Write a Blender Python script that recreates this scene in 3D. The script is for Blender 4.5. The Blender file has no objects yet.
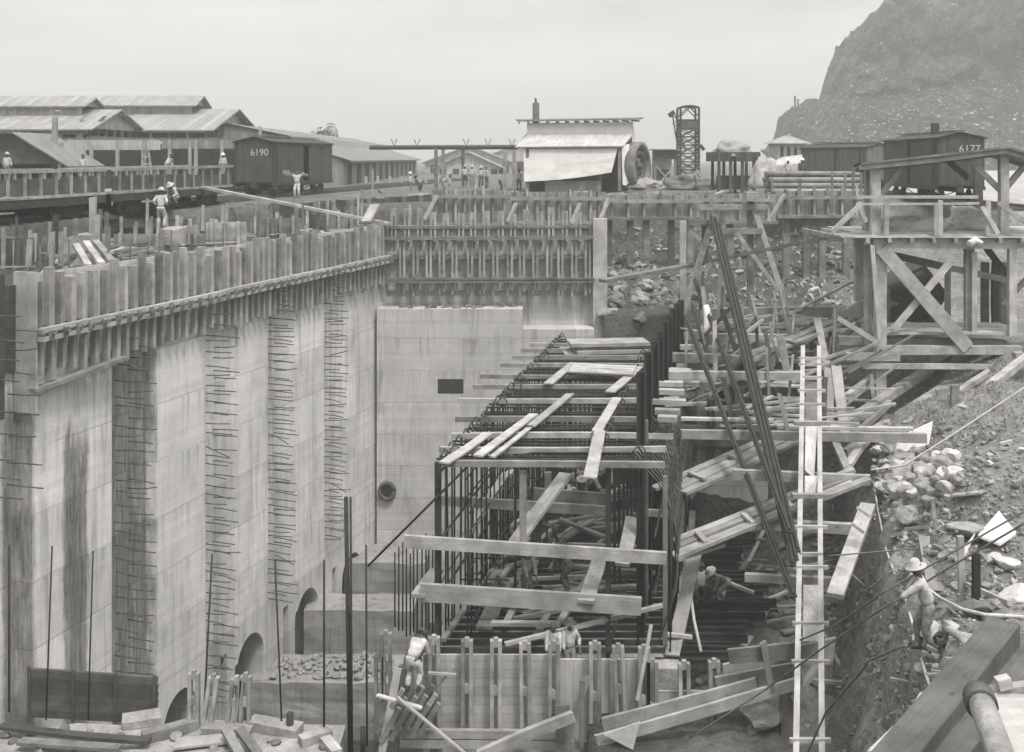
import bpy, math, random
import numpy as np
from mathutils import Vector, Matrix, noise as mnoise

random.seed(11)
rnd = random.Random(5)
R = math.radians
S = bpy.context.scene
COL = S.collection

# ------------------------------------------------------------------ camera, sky, sun, exposure
F, HY, EZ = 1100.0, 158.0, 2.6            # focal length in pixels, horizon row, eye height above the rails
cd = bpy.data.cameras.new('camera')
cam = bpy.data.objects.new('camera', cd); COL.objects.link(cam)
cam.location = (0, 0, EZ); cam.rotation_euler = (R(90), 0, 0)
cd.sensor_width = 36.0; cd.lens = F / 1024 * 36.0
cd.shift_y = -(376 - HY) / 1024.0
cd.clip_start = 0.1; cd.clip_end = 9000
S.camera = cam

HAZE = 0.0011
SUN_EL, SUN_AZ = 62.0, 150.0              # azimuth from +Y towards +X: behind the camera's right shoulder
W = bpy.data.worlds.new('World'); S.world = W; W.use_nodes = True
nt = W.node_tree; nt.nodes.clear()
wo = nt.nodes.new('ShaderNodeOutputWorld'); bg = nt.nodes.new('ShaderNodeBackground')
sky = nt.nodes.new('ShaderNodeTexSky'); sky.sky_type = 'NISHITA'; sky.sun_disc = False
sky.sun_elevation = R(SUN_EL); sky.sun_rotation = R(SUN_AZ); sky.dust_density = 4.0; sky.air_density = 1.0
bw = nt.nodes.new('ShaderNodeRGBToBW'); nt.links.new(sky.outputs[0], bw.inputs[0])
# the cloud deck evens the sky out: compress its range, then break it with soft cloud noise
pw = nt.nodes.new('ShaderNodeMath'); pw.operation = 'POWER'; pw.inputs[1].default_value = 0.35
nt.links.new(bw.outputs[0], pw.inputs[0])
tc = nt.nodes.new('ShaderNodeTexCoord'); mp = nt.nodes.new('ShaderNodeMapping')
mp.inputs['Scale'].default_value = (2.2, 2.2, 11.0)
nt.links.new(tc.outputs['Generated'], mp.inputs[0])
cn = nt.nodes.new('ShaderNodeTexNoise'); cn.inputs['Scale'].default_value = 1.6; cn.inputs['Detail'].default_value = 7; cn.inputs['Roughness'].default_value = 0.55
nt.links.new(mp.outputs[0], cn.inputs['Vector'])
mr = nt.nodes.new('ShaderNodeMapRange'); mr.inputs['From Min'].default_value = .3; mr.inputs['From Max'].default_value = .72
mr.inputs['To Min'].default_value = 0.42; mr.inputs['To Max'].default_value = 1.45
nt.links.new(cn.outputs[0], mr.inputs[0])
ml = nt.nodes.new('ShaderNodeMath'); ml.operation = 'MULTIPLY'
nt.links.new(pw.outputs[0], ml.inputs[0]); nt.links.new(mr.outputs[0], ml.inputs[1])
# an overcast sky is brighter overhead than at the skyline
sxyz = nt.nodes.new('ShaderNodeSeparateXYZ'); nt.links.new(tc.outputs['Generated'], sxyz.inputs[0])
gz_ = nt.nodes.new('ShaderNodeMapRange'); gz_.inputs['From Min'].default_value = 0.05; gz_.inputs['From Max'].default_value = 0.8; gz_.inputs['To Min'].default_value = 0.15; gz_.inputs['To Max'].default_value = 1.2
nt.links.new(sxyz.outputs[2], gz_.inputs[0]); ml2 = nt.nodes.new('ShaderNodeMath'); ml2.operation = 'MULTIPLY'; nt.links.new(ml.outputs[0], ml2.inputs[0]); nt.links.new(gz_.outputs[0], ml2.inputs[1]); ml = ml2
tint = nt.nodes.new('ShaderNodeVectorMath'); tint.operation = 'SCALE'; tint.inputs[0].default_value = (5.9, 5.86, 5.68)
nt.links.new(ml.outputs[0], tint.inputs['Scale'])
nt.links.new(tint.outputs[0], bg.inputs[0]); bg.inputs[1].default_value = 0.1
nt.links.new(bg.outputs[0], wo.inputs[0])

sl = bpy.data.lights.new('sun', 'SUN'); sl.energy = 1.5; sl.angle = R(10); sl.color = (1, .97, .93)
so = bpy.data.objects.new('sun', sl); COL.objects.link(so)
sd = Vector((math.sin(R(SUN_AZ)) * math.cos(R(SUN_EL)), math.cos(R(SUN_AZ)) * math.cos(R(SUN_EL)), math.sin(R(SUN_EL))))
so.rotation_euler = sd.to_track_quat('Z', 'Y').to_euler(); so.location = (0, 0, 60)

S.view_settings.view_transform = 'Standard'; S.view_settings.look = 'None'
S.view_settings.gamma = 1.0; S.view_settings.exposure = 1.2; S.view_settings.use_curve_mapping = False
S.render.engine = 'CYCLES'
S.cycles.use_denoising = True; S.cycles.max_bounces = 8; S.cycles.diffuse_bounces = 5; S.cycles.volume_bounces = 1
S.cycles.transparent_max_bounces = 6; S.cycles.use_adaptive_sampling = True; S.cycles.adaptive_threshold = 0.02

# ------------------------------------------------------------------ helpers
def P(px, py, Y):
    return Vector(((px - 512) * Y / F, Y, EZ - (py - HY) * Y / F))
def PZ(px, py, z):
    return P(px, py, (EZ - z) * F / (py - HY))
def XY(px, Y, z):
    return Vector(((px - 512) * Y / F, Y, z))
def ss(a, b, x):
    t = np.clip((x - a) / (b - a), 0, 1); return t * t * (3 - 2 * t)

def tag(o, label=None, cat=None, group=None, kind=None):
    if label: o['label'] = label
    if cat: o['category'] = cat
    if group: o['group'] = group
    if kind: o['kind'] = kind
    return o
def empty(name, loc, label=None, cat=None, group=None, rz=0):
    o = bpy.data.objects.new(name, None); COL.objects.link(o)
    o.location = loc; o.rotation_euler = (0, 0, rz); o.empty_display_size = .2
    return tag(o, label, cat, group)
KIDS = {}
WM = {}
def worldm(p):
    if p.name in WM: return WM[p.name]
    return Matrix.Translation(p.location) @ p.rotation_euler.to_matrix().to_4x4()
def setpar(c, p, world=True):
    """world: the child's mesh is in world space; else in its parent's own space"""
    c.parent = p; KIDS.setdefault(p.name, []).append(c); m = worldm(p)
    if world: c.matrix_parent_inverse = m.inverted(); WM[c.name] = Matrix.Identity(4)
    else: WM[c.name] = m
def copy_tree(o, parent=None):
    c = o.copy(); COL.objects.link(c)
    if parent: c.parent = parent; KIDS.setdefault(parent.name, []).append(c)
    for k in list(KIDS.get(o.name, [])): copy_tree(k, c)
    return c

class MB:
    """collects boxes, beams and tubes; build() links them as one mesh object"""
    def __init__(s): s.v = []; s.f = []; s.uv = []; s.sm = []
    def poly(s, pts, uvs=None, smooth=False):
        n = len(s.v); s.v += [tuple(p) for p in pts]; s.f.append(list(range(n, n + len(pts))))
        s.uv.append(uvs or [(p[0] + p[1], p[2]) for p in pts]); s.sm.append(smooth); return s
    def hexa(s, c, L, w, h):
        """c: 8 corners: 0-3 at the start (ccw), 4-7 at the end"""
        n = len(s.v); s.v += [tuple(p) for p in c]
        u0 = rnd.random() * 90; k = rnd.randrange(1, 4000) * 10 + 1.0
        acc = 0
        for i in range(4):
            j = (i + 1) % 4; d = (w, h, w, h)[i]
            s.f.append([n + i, n + j, n + 4 + j, n + 4 + i]); s.uv.append([(u0, k + acc), (u0, k + acc + d), (u0 + L, k + acc + d), (u0 + L, k + acc)]); acc += d + .07; s.sm.append(False)
        for q in ([3, 2, 1, 0], [4, 5, 6, 7]):
            s.f.append([n + i for i in q]); s.uv.append([(u0, k + 5), (u0 + w * .1, k + 5), (u0 + w * .1, k + 5 + h), (u0, k + 5 + h)]); s.sm.append(False)
        return s
    def beam(s, p0, p1, w, h, up=(0, 0, 1), warp=0.0):
        p0 = Vector(p0); p1 = Vector(p1); d = p1 - p0; L = d.length
        if L < 1e-6: return s
        d /= L; up = Vector(up)
        if abs(d.dot(up)) > .97: up = Vector((0, 1, 0)) if abs(d.y) < .9 else Vector((1, 0, 0))
        sd_ = d.cross(up).normalized(); u2 = sd_.cross(d)
        a, b = sd_ * (w / 2), u2 * (h / 2)
        c = [p0 - a - b, p0 + a - b, p0 + a + b, p0 - a + b, p1 - a - b, p1 + a - b, p1 + a + b, p1 - a + b]
        return s.hexa(c, L, w, h)
    def board(s, p0, p1, w, h, up=(0, 0, 1), n=5):
        """a sawn board that is a little bowed, twisted and uneven"""
        p0 = Vector(p0); p1 = Vector(p1); d = p1 - p0; L = d.length
        if L < .05: return s
        d /= L; up = Vector(up)
        if abs(d.dot(up)) > .97: up = Vector((0, 1, 0)) if abs(d.y) < .9 else Vector((1, 0, 0))
        sd_ = d.cross(up).normalized(); u2 = sd_.cross(d); b1, b2, tw = rnd.gauss(0, .005) * L, rnd.gauss(0, .003) * L, rnd.gauss(0, .05)
        base = len(s.v); u0 = rnd.random() * 90; k = rnd.randrange(1, 4000) * 10 + 1.0
        for i in range(n):
            q = i / (n - 1); o = 4 * q * (1 - q); c = p0 + d * (L * q) + sd_ * (b1 * o) + u2 * (b2 * o); a = tw * (q - .5); e = w * rnd.uniform(.95, 1.03) / 2; f = h * rnd.uniform(.95, 1.04) / 2
            A, B = (sd_ * math.cos(a) + u2 * math.sin(a)) * e, (u2 * math.cos(a) - sd_ * math.sin(a)) * f; j = d * rnd.uniform(-.03, .03) if i in (0, n - 1) else Vector()
            s.v += [tuple(c - A - B + j), tuple(c + A - B - j), tuple(c + A + B - j), tuple(c - A + B + j)]
        for i in range(n - 1):
            m0, m1 = base + 4 * i, base + 4 * i + 4; ua, ub = u0 + L * i / (n - 1), u0 + L * (i + 1) / (n - 1); acc = 0
            for g in range(4):
                t = (g + 1) % 4; dd_ = (w, h, w, h)[g]; s.f.append([m0 + g, m0 + t, m1 + t, m1 + g]); s.uv.append([(ua, k + acc), (ua, k + acc + dd_), (ub, k + acc + dd_), (ub, k + acc)]); acc += dd_ + .07; s.sm.append(False)
        e = base + 4 * (n - 1)
        for q in ([base + 3, base + 2, base + 1, base], [e, e + 1, e + 2, e + 3]): s.f.append(q); s.uv.append([(u0, k + 5), (u0 + .02, k + 5), (u0 + .02, k + 5 + h), (u0, k + 5 + h)]); s.sm.append(False)
        return s
    def box(s, x0, x1, y0, y1, z0, z1):
        dx, dy, dz = x1 - x0, y1 - y0, z1 - z0; cx, cy, cz = (x0 + x1) / 2, (y0 + y1) / 2, (z0 + z1) / 2
        if dx >= dy and dx >= dz: return s.beam((x0, cy, cz), (x1, cy, cz), dy, dz)
        if dy >= dz: return s.beam((cx, y0, cz), (cx, y1, cz), dx, dz)
        return s.beam((cx, cy, z0), (cx, cy, z1), dx, dy, up=(0, 1, 0))
    def tube(s, pts, r, n=6, caps=True):
        pts = [Vector(p) for p in pts]; rings = []; m = len(pts)
        rr = r if isinstance(r, (list, tuple)) else [r] * m
        ref = None; u = rnd.random() * 50; k = rnd.randrange(1, 4000) * 10 + 1.0; us = []
        for i, p in enumerate(pts):
            t = (pts[min(i + 1, m - 1)] - pts[max(i - 1, 0)]).normalized()
            if ref is None: ref = Vector((0, 0, 1)) if abs(t.z) < .9 else Vector((1, 0, 0))
            a = t.cross(ref)
            if a.length < 1e-4: a = t.cross(Vector((0, 1, 0)))
            a.normalize(); b = a.cross(t); ref = b
            if i: u += (p - pts[i - 1]).length
            us.append(u); rings.append(len(s.v))
            s.v += [tuple(p + (a * math.cos(q) + b * math.sin(q)) * rr[i]) for q in [2 * math.pi * j / n for j in range(n)]]
        for i in range(m - 1):
            for j in range(n):
                j2 = (j + 1) % n; v0, v1 = k + j * .3 / n, k + (j + 1) * .3 / n
                s.f.append([rings[i] + j, rings[i] + j2, rings[i + 1] + j2, rings[i + 1] + j]); s.uv.append([(us[i], v0), (us[i], v1), (us[i + 1], v1), (us[i + 1], v0)]); s.sm.append(True)
        if caps:
            for base, rev in ((rings[0], True), (rings[-1], False)):
                q = [base + j for j in range(n)]; q = q[::-1] if rev else q
                s.f.append(q); s.uv.append([(0, k)] * n); s.sm.append(False)
        return s
    def lathe(s, prof, n=16, c=(0, 0, 0), M=None):
        c = Vector(c); rings = []
        for r, z in prof:
            rings.append(len(s.v))
            for j in range(n):
                p = Vector((r * math.cos(2 * math.pi * j / n), r * math.sin(2 * math.pi * j / n), z))
                if M is not None: p = M @ p
                s.v.append(tuple(c + p))
        for i in range(len(prof) - 1):
            for j in range(n):
                j2 = (j + 1) % n
                s.f.append([rings[i] + j, rings[i] + j2, rings[i + 1] + j2, rings[i + 1] + j]); s.uv.append([(j / n, 1), (j2 / n, 1), (j2 / n, 2), (j / n, 2)]); s.sm.append(True)
        return s
    def prism(s, pts, off):
        """closed outline pts (3D, planar) pushed by vector off"""
        off = Vector(off); pts = [Vector(p) for p in pts]; n = len(pts)
        s.poly(pts[::-1]); s.poly([p + off for p in pts])
        for i in range(n):
            a, b = pts[i], pts[(i + 1) % n]; L = (b - a).length; k = rnd.randrange(1, 4000) * 10 + 1.0
            s.poly([a, b, b + off, a + off], [(0, k), (L, k), (L, k + off.length), (0, k + off.length)])
        return s
    def build(s, name, mat, parent=None, bevel=0, local=False, fix=False):
        me = bpy.data.meshes.new(name); me.from_pydata(s.v, [], s.f)
        ul = me.uv_layers.new(name='UVMap')
        ul.data.foreach_set('uv', [c for q in s.uv for t in q for c in t])
        me.polygons.foreach_set('use_smooth', s.sm); me.update()
        if fix:
            import bmesh
            b = bmesh.new(); b.from_mesh(me); bmesh.ops.recalc_face_normals(b, faces=b.faces); b.to_mesh(me); b.free()
        me.materials.append(mat)
        o = bpy.data.objects.new(name, me); COL.objects.link(o)
        if parent: setpar(o, parent, not local)
        if bevel:
            m = o.modifiers.new('bevel', 'BEVEL'); m.width = bevel; m.segments = 2; m.limit_method = 'ANGLE'
        return o
def struct(name, mb, mat, **k):
    return tag(mb.build(name, mat, **k), kind='structure')
def single(name, mb, mat, label, cat, group=None, bevel=0, kind=None):
    return tag(mb.build(name, mat, bevel=bevel), label, cat, group, kind)

# ------------------------------------------------------------------ materials
T = (1.0, .985, .96)
def col(g): return (g * T[0], g * T[1], g * T[2], 1)
def N(t, typ, **kw):
    n = t.nodes.new(typ)
    for k, v in kw.items():
        if k in n.inputs: n.inputs[k].default_value = v
        else: setattr(n, k, v)
    return n
def math_(t, op, a, b=None, c=None):
    n = t.nodes.new('ShaderNodeMath'); n.operation = op
    for i, x in enumerate((a, b, c)):
        if x is None: continue
        if isinstance(x, (int, float)): n.inputs[i].default_value = x
        else: t.links.new(x, n.inputs[i])
    return n.outputs[0]
def rng(t, v, a, b, c, d):
    n = t.nodes.new('ShaderNodeMapRange'); t.links.new(v, n.inputs[0])
    for i, x in enumerate((a, b, c, d)): n.inputs[i + 1].default_value = x
    return n.outputs[0]
def noise_(t, vec, scale, detail=5, rough=.6, sc=None, dist=0.):
    if sc:
        m = t.nodes.new('ShaderNodeMapping'); m.inputs['Scale'].default_value = sc; t.links.new(vec, m.inputs[0]); vec = m.outputs[0]
    n = N(t, 'ShaderNodeTexNoise', Scale=scale, Detail=detail, Roughness=rough, Distortion=dist); t.links.new(vec, n.inputs['Vector']); return n.outputs[0]
def newmat(name):
    m = bpy.data.materials.new(name); m.use_nodes = True; t = m.node_tree
    return m, t, t.nodes['Principled BSDF']
def finish(t, b, val, rough, bump=None, bd=.02, bs=.6, spec=.3, metal=0):
    c = t.nodes.new('ShaderNodeVectorMath'); c.operation = 'SCALE'; c.inputs[0].default_value = T; t.links.new(val, c.inputs['Scale'])
    t.links.new(c.outputs[0], b.inputs['Base Color']); b.inputs['Roughness'].default_value = rough
    b.inputs['Specular IOR Level'].default_value = spec; b.inputs['Metallic'].default_value = metal
    if bump is not None:
        n = t.nodes.new('ShaderNodeBump'); n.inputs['Strength'].default_value = bs; n.inputs['Distance'].default_value = bd
        t.links.new(bump, n.inputs['Height']); t.links.new(n.outputs[0], b.inputs['Normal'])
def wood(name, g, var=.22, dirt=.3):
    m, t, b = newmat(name)
    uv = t.nodes.new('ShaderNodeTexCoord').outputs['UV']; ob = t.nodes.new('ShaderNodeTexCoord').outputs['Object']
    sx = t.nodes.new('ShaderNodeSeparateXYZ'); t.links.new(uv, sx.inputs[0])
    bid = math_(t, 'FLOOR', math_(t, 'DIVIDE', sx.outputs[1], 10.0))
    wn = t.nodes.new('ShaderNodeTexWhiteNoise'); wn.noise_dimensions = '1D'; t.links.new(bid, wn.inputs['W'])
    tone = rng(t, wn.outputs['Value'], 0, 1, 1 - var, 1 + var)
    gr = noise_(t, uv, 1.0, 6, .65, (1.3, 26, 1)); gr2 = rng(t, gr, .3, .7, .8, 1.18)
    bl = noise_(t, ob, 1.7, 5, .6); bl2 = rng(t, bl, .35, .7, 1 - dirt, 1.08)
    kn = rng(t, noise_(t, uv, 1.0, 3, .5, (3.2, 9, 1)), .66, .74, 1, .6); sp = rng(t, noise_(t, ob, 7, 4, .7), .6, .75, 1, 1.22)
    v = math_(t, 'MULTIPLY', math_(t, 'MULTIPLY', math_(t, 'MULTIPLY', math_(t, 'MULTIPLY', math_(t, 'MULTIPLY', tone, gr2), bl2), kn), sp), g)
    finish(t, b, v, .85, gr, .006, .5, .2); return m
def rough_mat(name, g, scale=3., var=.3, fine=30., rough=.9, bd=.03, spec=.2, metal=0, sc=None, bs=.6):
    m, t, b = newmat(name); ob = t.nodes.new('ShaderNodeTexCoord').outputs['Object']
    a = noise_(t, ob, scale, 6, .62, sc); f = noise_(t, ob, fine, 4, .65, sc)
    v = math_(t, 'MULTIPLY', math_(t, 'MULTIPLY', rng(t, a, .3, .7, 1 - var, 1 + var), rng(t, f, .3, .7, 1 - var * .6, 1 + var * .6)), g)
    finish(t, b, v, rough, math_(t, 'ADD', a, math_(t, 'MULTIPLY', f, .5)), bd, bs, spec, metal); return m
def concrete(name, g, lift=1.55, bands=None, streak=.35):
    """board-marked concrete: lift lines, board marks, vertical streaks; bands = stained strips along local x"""
    m, t, b = newmat(name); ob = t.nodes.new('ShaderNodeTexCoord').outputs['Object']
    sx = t.nodes.new('ShaderNodeSeparateXYZ'); t.links.new(ob, sx.inputs[0]); x, y, z = sx.outputs
    mpr = t.nodes.new('ShaderNodeMapping'); mpr.inputs['Rotation'].default_value = (.6, .45, .9); mpr.inputs['Location'].default_value = (.37, .21, .43); t.links.new(ob, mpr.inputs[0]); obr = mpr.outputs[0]
    mpz = t.nodes.new('ShaderNodeMapping'); mpz.inputs['Rotation'].default_value = (0, 0, .7); mpz.inputs['Location'].default_value = (.37, .21, 0); t.links.new(ob, mpz.inputs[0]); obz = mpz.outputs[0]
    wob = math_(t, 'MULTIPLY', math_(t, 'SUBTRACT', noise_(t, obr, .6, 4), .5), .12)
    zz = math_(t, 'ADD', z, wob)
    fr = math_(t, 'FRACT', math_(t, 'DIVIDE', zz, lift))
    line = math_(t, 'LESS_THAN', fr, .028)
    lid = math_(t, 'FLOOR', math_(t, 'DIVIDE', zz, lift))
    wn = t.nodes.new('ShaderNodeTexWhiteNoise'); wn.noise_dimensions = '1D'; t.links.new(lid, wn.inputs['W'])
    lt = rng(t, wn.outputs['Value'], 0, 1, .9, 1.08)
    bid = math_(t, 'FLOOR', math_(t, 'DIVIDE', z, .19))
    wb = t.nodes.new('ShaderNodeTexWhiteNoise'); wb.noise_dimensions = '1D'; t.links.new(bid, wb.inputs['W'])
    brd = rng(t, wb.outputs['Value'], 0, 1, .95, 1.045)
    st = noise_(t, obz, 1.0, 5, .6, (1.7, 1.7, .13), 1.6); stv = rng(t, st, .52, .72, 1, 1 - streak)
    st2 = noise_(t, obz, 1.0, 6, .75, (4.1, 4.1, .3), 2.6); st2v = rng(t, st2, .35, .7, 1.05, .93)
    bl = noise_(t, obr, .55, 6, .6); blv = rng(t, bl, .3, .7, .82, 1.12)
    fi = noise_(t, obr, 14, 5, .7); fiv = rng(t, fi, .3, .7, .9, 1.08)
    # each pour between two joints has its own tone; drips run down from the joints; coarse honeycombed spots
    cid = math_(t, 'ADD', math_(t, 'FLOOR', math_(t, 'DIVIDE', math_(t, 'ADD', x, wob), 3.1)), math_(t, 'MULTIPLY', lid, 17.3))
    wp = t.nodes.new('ShaderNodeTexWhiteNoise'); wp.noise_dimensions = '1D'; t.links.new(cid, wp.inputs['W']); pour = rng(t, wp.outputs['Value'], 0, 1, .88, 1.1)
    drip = math_(t, 'MULTIPLY', rng(t, fr, .35, 1.0, 0, 1), rng(t, noise_(t, obz, 1, 4, .6, (3.1, 3.1, .12), 1.), .5, .62, 0, 1)); dripv = rng(t, drip, 0, 1, 1, .74)
    honey = math_(t, 'MULTIPLY', rng(t, noise_(t, obr, .8, 4, .6), .56, .66, 0, 1), rng(t, noise_(t, obr, 26, 3, .7), .5, .62, 0, 1)); honv = rng(t, honey, 0, 1, 1, .72)
    v = lt
    for q in (pour, dripv, honv): v = math_(t, 'MULTIPLY', v, q)
    for q in (brd, stv, st2v, blv, fiv, rng(t, math_(t, 'MULTIPLY', line, rng(t, bl, .36, .5, 0, 1)), 0, 1, 1, .78)): v = math_(t, 'MULTIPLY', v, q)
    if bands:
        ex = math_(t, 'ADD', x, math_(t, 'MULTIPLY', math_(t, 'SUBTRACT', noise_(t, ob, 1, 5, .7, (1.5, 1.5, .55)), .5), .55))
        for a0, a1, dark, ztop, zbot in bands:
            c0 = rng(t, ex, a0, a0 + .18, 0, 1); c1 = rng(t, ex, a1 - .18, a1, 1, 0)
            k = math_(t, 'MULTIPLY', c0, c1)
            k = math_(t, 'MULTIPLY', k, rng(t, math_(t, 'ADD', z, math_(t, 'MULTIPLY', st, 4.)), ztop + 2, ztop + 1, 0, 1))
            k = math_(t, 'MULTIPLY', k, rng(t, math_(t, 'ADD', z, math_(t, 'MULTIPLY', st, 6.)), zbot, zbot + 5, 0, 1))
            v = math_(t, 'MULTIPLY', v, math_(t, 'SUBTRACT', 1.0, math_(t, 'MULTIPLY', math_(t, 'MULTIPLY', k, dark), rng(t, st2, .3, .7, .55, 1.1))))
    v = math_(t, 'MULTIPLY', v, g)
    bm = math_(t, 'ADD', math_(t, 'MULTIPLY', wb.outputs['Value'], .35), math_(t, 'ADD', math_(t, 'MULTIPLY', fi, .5), math_(t, 'MULTIPLY', line, -1.0)))
    finish(t, b, v, .92, bm, .02, .5, .2); return m
def siding(name, g, pitch=.12, axis='u', var=.15, rough=.7, deep=.7, bumps=True):
    """boards or corrugation across UV v"""
    m, t, b = newmat(name); tcn = t.nodes.new('ShaderNodeTexCoord'); uv = tcn.outputs['UV']; ob = tcn.outputs['Object']
    sx = t.nodes.new('ShaderNodeSeparateXYZ'); t.links.new(uv, sx.inputs[0]); c = sx.outputs[0 if axis == 'u' else 1]
    q = math_(t, 'DIVIDE', c, pitch); fr = math_(t, 'FRACT', q); fl = math_(t, 'FLOOR', q)
    ln = math_(t, 'LESS_THAN', fr, .12)
    wn = t.nodes.new('ShaderNodeTexWhiteNoise'); wn.noise_dimensions = '1D'; t.links.new(fl, wn.inputs['W'])
    a = noise_(t, ob, 1.2, 6, .6); st = noise_(t, ob, 1, 5, .6, (5, 5, .5))
    v = math_(t, 'MULTIPLY', rng(t, wn.outputs['Value'], 0, 1, 1 - var, 1 + var), rng(t, a, .3, .7, .8, 1.18))
    v = math_(t, 'MULTIPLY', v, rng(t, st, .35, .7, 1.1, .82)); v = math_(t, 'MULTIPLY', v, rng(t, ln, 0, 1, 1, deep)); v = math_(t, 'MULTIPLY', v, g)
    wv = math_(t, 'SINE', math_(t, 'MULTIPLY', q, 6.2832))
    finish(t, b, v, rough, wv if bumps else math_(t, 'MULTIPLY', ln, -1.), .015, .5, .3); return m

M = {}
M['pine'] = wood('fresh_pine', .345, .2, .34)
M['wood'] = wood('used_timber', .31, .26, .45)
M['wood2'] = wood('weathered_timber', .2, .24, .5)
M['dwood'] = wood('dark_timber', .085, .3, .45)
M['stud'] = wood('form_stud', .30, .22, .35)
M['panel'] = siding('form_boards', .36, .24, 'v', .12, .85, .8, False)
M['panelv'] = siding('form_boards_upright', .22, .22, 'u', .22, .85, .5)
M['steel'] = rough_mat('dark_steel', .032, 3, .35, 40, .75, .004, .15, .0)
M['rust'] = rough_mat('rusty_steel', .075, 5, .4, 40, .8, .004, .3, .0)
M['conc'] = concrete('end_wall_concrete', .45)
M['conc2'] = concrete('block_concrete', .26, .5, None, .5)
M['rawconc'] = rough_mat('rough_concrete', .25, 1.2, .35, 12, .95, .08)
M['rock'] = rough_mat('rock', .24, 2.0, .3, 14, .95, .06)
M['rockl'] = rough_mat('pale_rock', .42, 2.0, .25, 14, .95, .06)
M['rockd'] = rough_mat('dark_rock', .13, 2.0, .3, 14, .95, .06)
M['canvas'] = rough_mat('canvas', .62, .8, .12, 9, .9, .05)
M['canvasg'] = rough_mat('grey_canvas', .33, .8, .16, 9, .9, .05)
M['stage'] = wood('staging_timber', .4, .2, .4)
M['stage2'] = wood('old_staging_timber', .29, .2, .4)
M['btim'] = wood('tarred_timber', .125, .15, .4)
M['car'] = siding('boxcar_boards', .05, .13, 'u', .22, .75, .6)
M['car2'] = siding('weathered_boxcar_boards', .11, .13, 'u', .22, .75, .6)
M['cardark'] = rough_mat('boxcar_frame', .04, 2, .35, 20, .8, .01)
M['carin'] = rough_mat('boxcar_inside', .02, 2, .3, 20, .9, .01)
M['roofm'] = siding('corrugated_roof', .23, .55, 'u', .16, .6, .8)
M['roofd'] = siding('dark_corrugated_roof', .14, .55, 'u', .16, .6, .8)
M['tin'] = siding('bright_tin', .42, .09, 'u', .12, .5, .75)
M['wallp'] = siding('shed_boards', .36, .3, 'u', .14, .85, .75)
M['wallg'] = siding('grey_shed_boards', .2, .3, 'u', .2, .85, .7)
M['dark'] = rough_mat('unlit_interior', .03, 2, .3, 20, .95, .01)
M['letter'] = rough_mat('worn_lettering', .42, 9, .3, 40, .8, .003)
M['white'] = rough_mat('white_paint', .66, 4, .12, 30, .7, .003)
M['rope'] = rough_mat('rope', .4, 8, .2, 60, .9, .004)
M['ropeD'] = rough_mat('tarred_cable', .12, 8, .3, 60, .8, .004)
M['skin'] = rough_mat('skin', .085, 6, .12, 30, .6, .004)
M['cloth'] = rough_mat('pale_cotton', .4, 5, .34, 26, .95, .02)
M['cloth2'] = rough_mat('grey_cotton', .17, 5, .35, 26, .95, .02)
M['cloth3'] = rough_mat('dark_cloth', .07, 6, .25, 26, .95, .02)
M['hat'] = rough_mat('straw_hat', .38, 6, .15, 40, .95, .01)
M['hatw'] = rough_mat('white_hat', .68, 6, .1, 40, .95, .01)
M['hatd'] = rough_mat('felt_hat', .06, 6, .2, 40, .95, .01)
M['boot'] = rough_mat('boot_leather', .04, 6, .2, 40, .6, .01)
M['leaf'] = rough_mat('leaf', .07, 3, .4, 30, .8, .01)
M['grass'] = rough_mat('grass_blades', .2, .8, .45, 30, .9, .01)
# ------------------------------------------------------------------ ground
TH = math.atan(.307); WX = lambda y: .307 * y - 23.2            # line of the lock wall's face
CX0 = lambda y: .203 * y - 8.5                                    # left face of the reinforcing cage
CX1 = lambda y: .203 * y - 2.0                                    # right face
BX = lambda y: 7.2 + (y - 19) * .293                              # brow of the dirt bank
ctl = [PC for PC in (P(925, 652, 22), P(845, 560, 30), P(1000, 600, 20), P(880, 470, 36), P(1010, 450, 30), P(1024, 390, 38), P(1024, 350, 44),
       P(880, 422, 44), P(960, 392, 42), P(838, 640, 24), P(832, 740, 19), P(850, 480, 37), P(930, 720, 14), P(1010, 740, 10.5), P(900, 560, 28), P(980, 540, 24),
       P(1024, 640, 17), P(870, 700, 18))]
ctl += [Vector(q) for q in ((20, 50, -5.5), (30, 50, -4), (30, 35, -3), (25, 25, -3), (18, 15, -2.2), (45, 30, -1), (17, 56, -5.5), (25, 60, -3), (40, 60, -1), (22, 66, -1.2), (8, 9, -2.2), (4, 8, -3.2), (14, 62, -4.2), (40, 45, -1.5), (60, 30, 0), (60, 60, 0))]
cx = np.array([p[0] for p in ctl]); cy = np.array([p[1] for p in ctl]); cz = np.array([p[2] for p in ctl])
def slopez(x, y):
    d = ((x[..., None] - cx) ** 2 + (y[..., None] - cy) ** 2 + .6) ** -1.6
    return (d * cz).sum(-1) / d.sum(-1)
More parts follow.
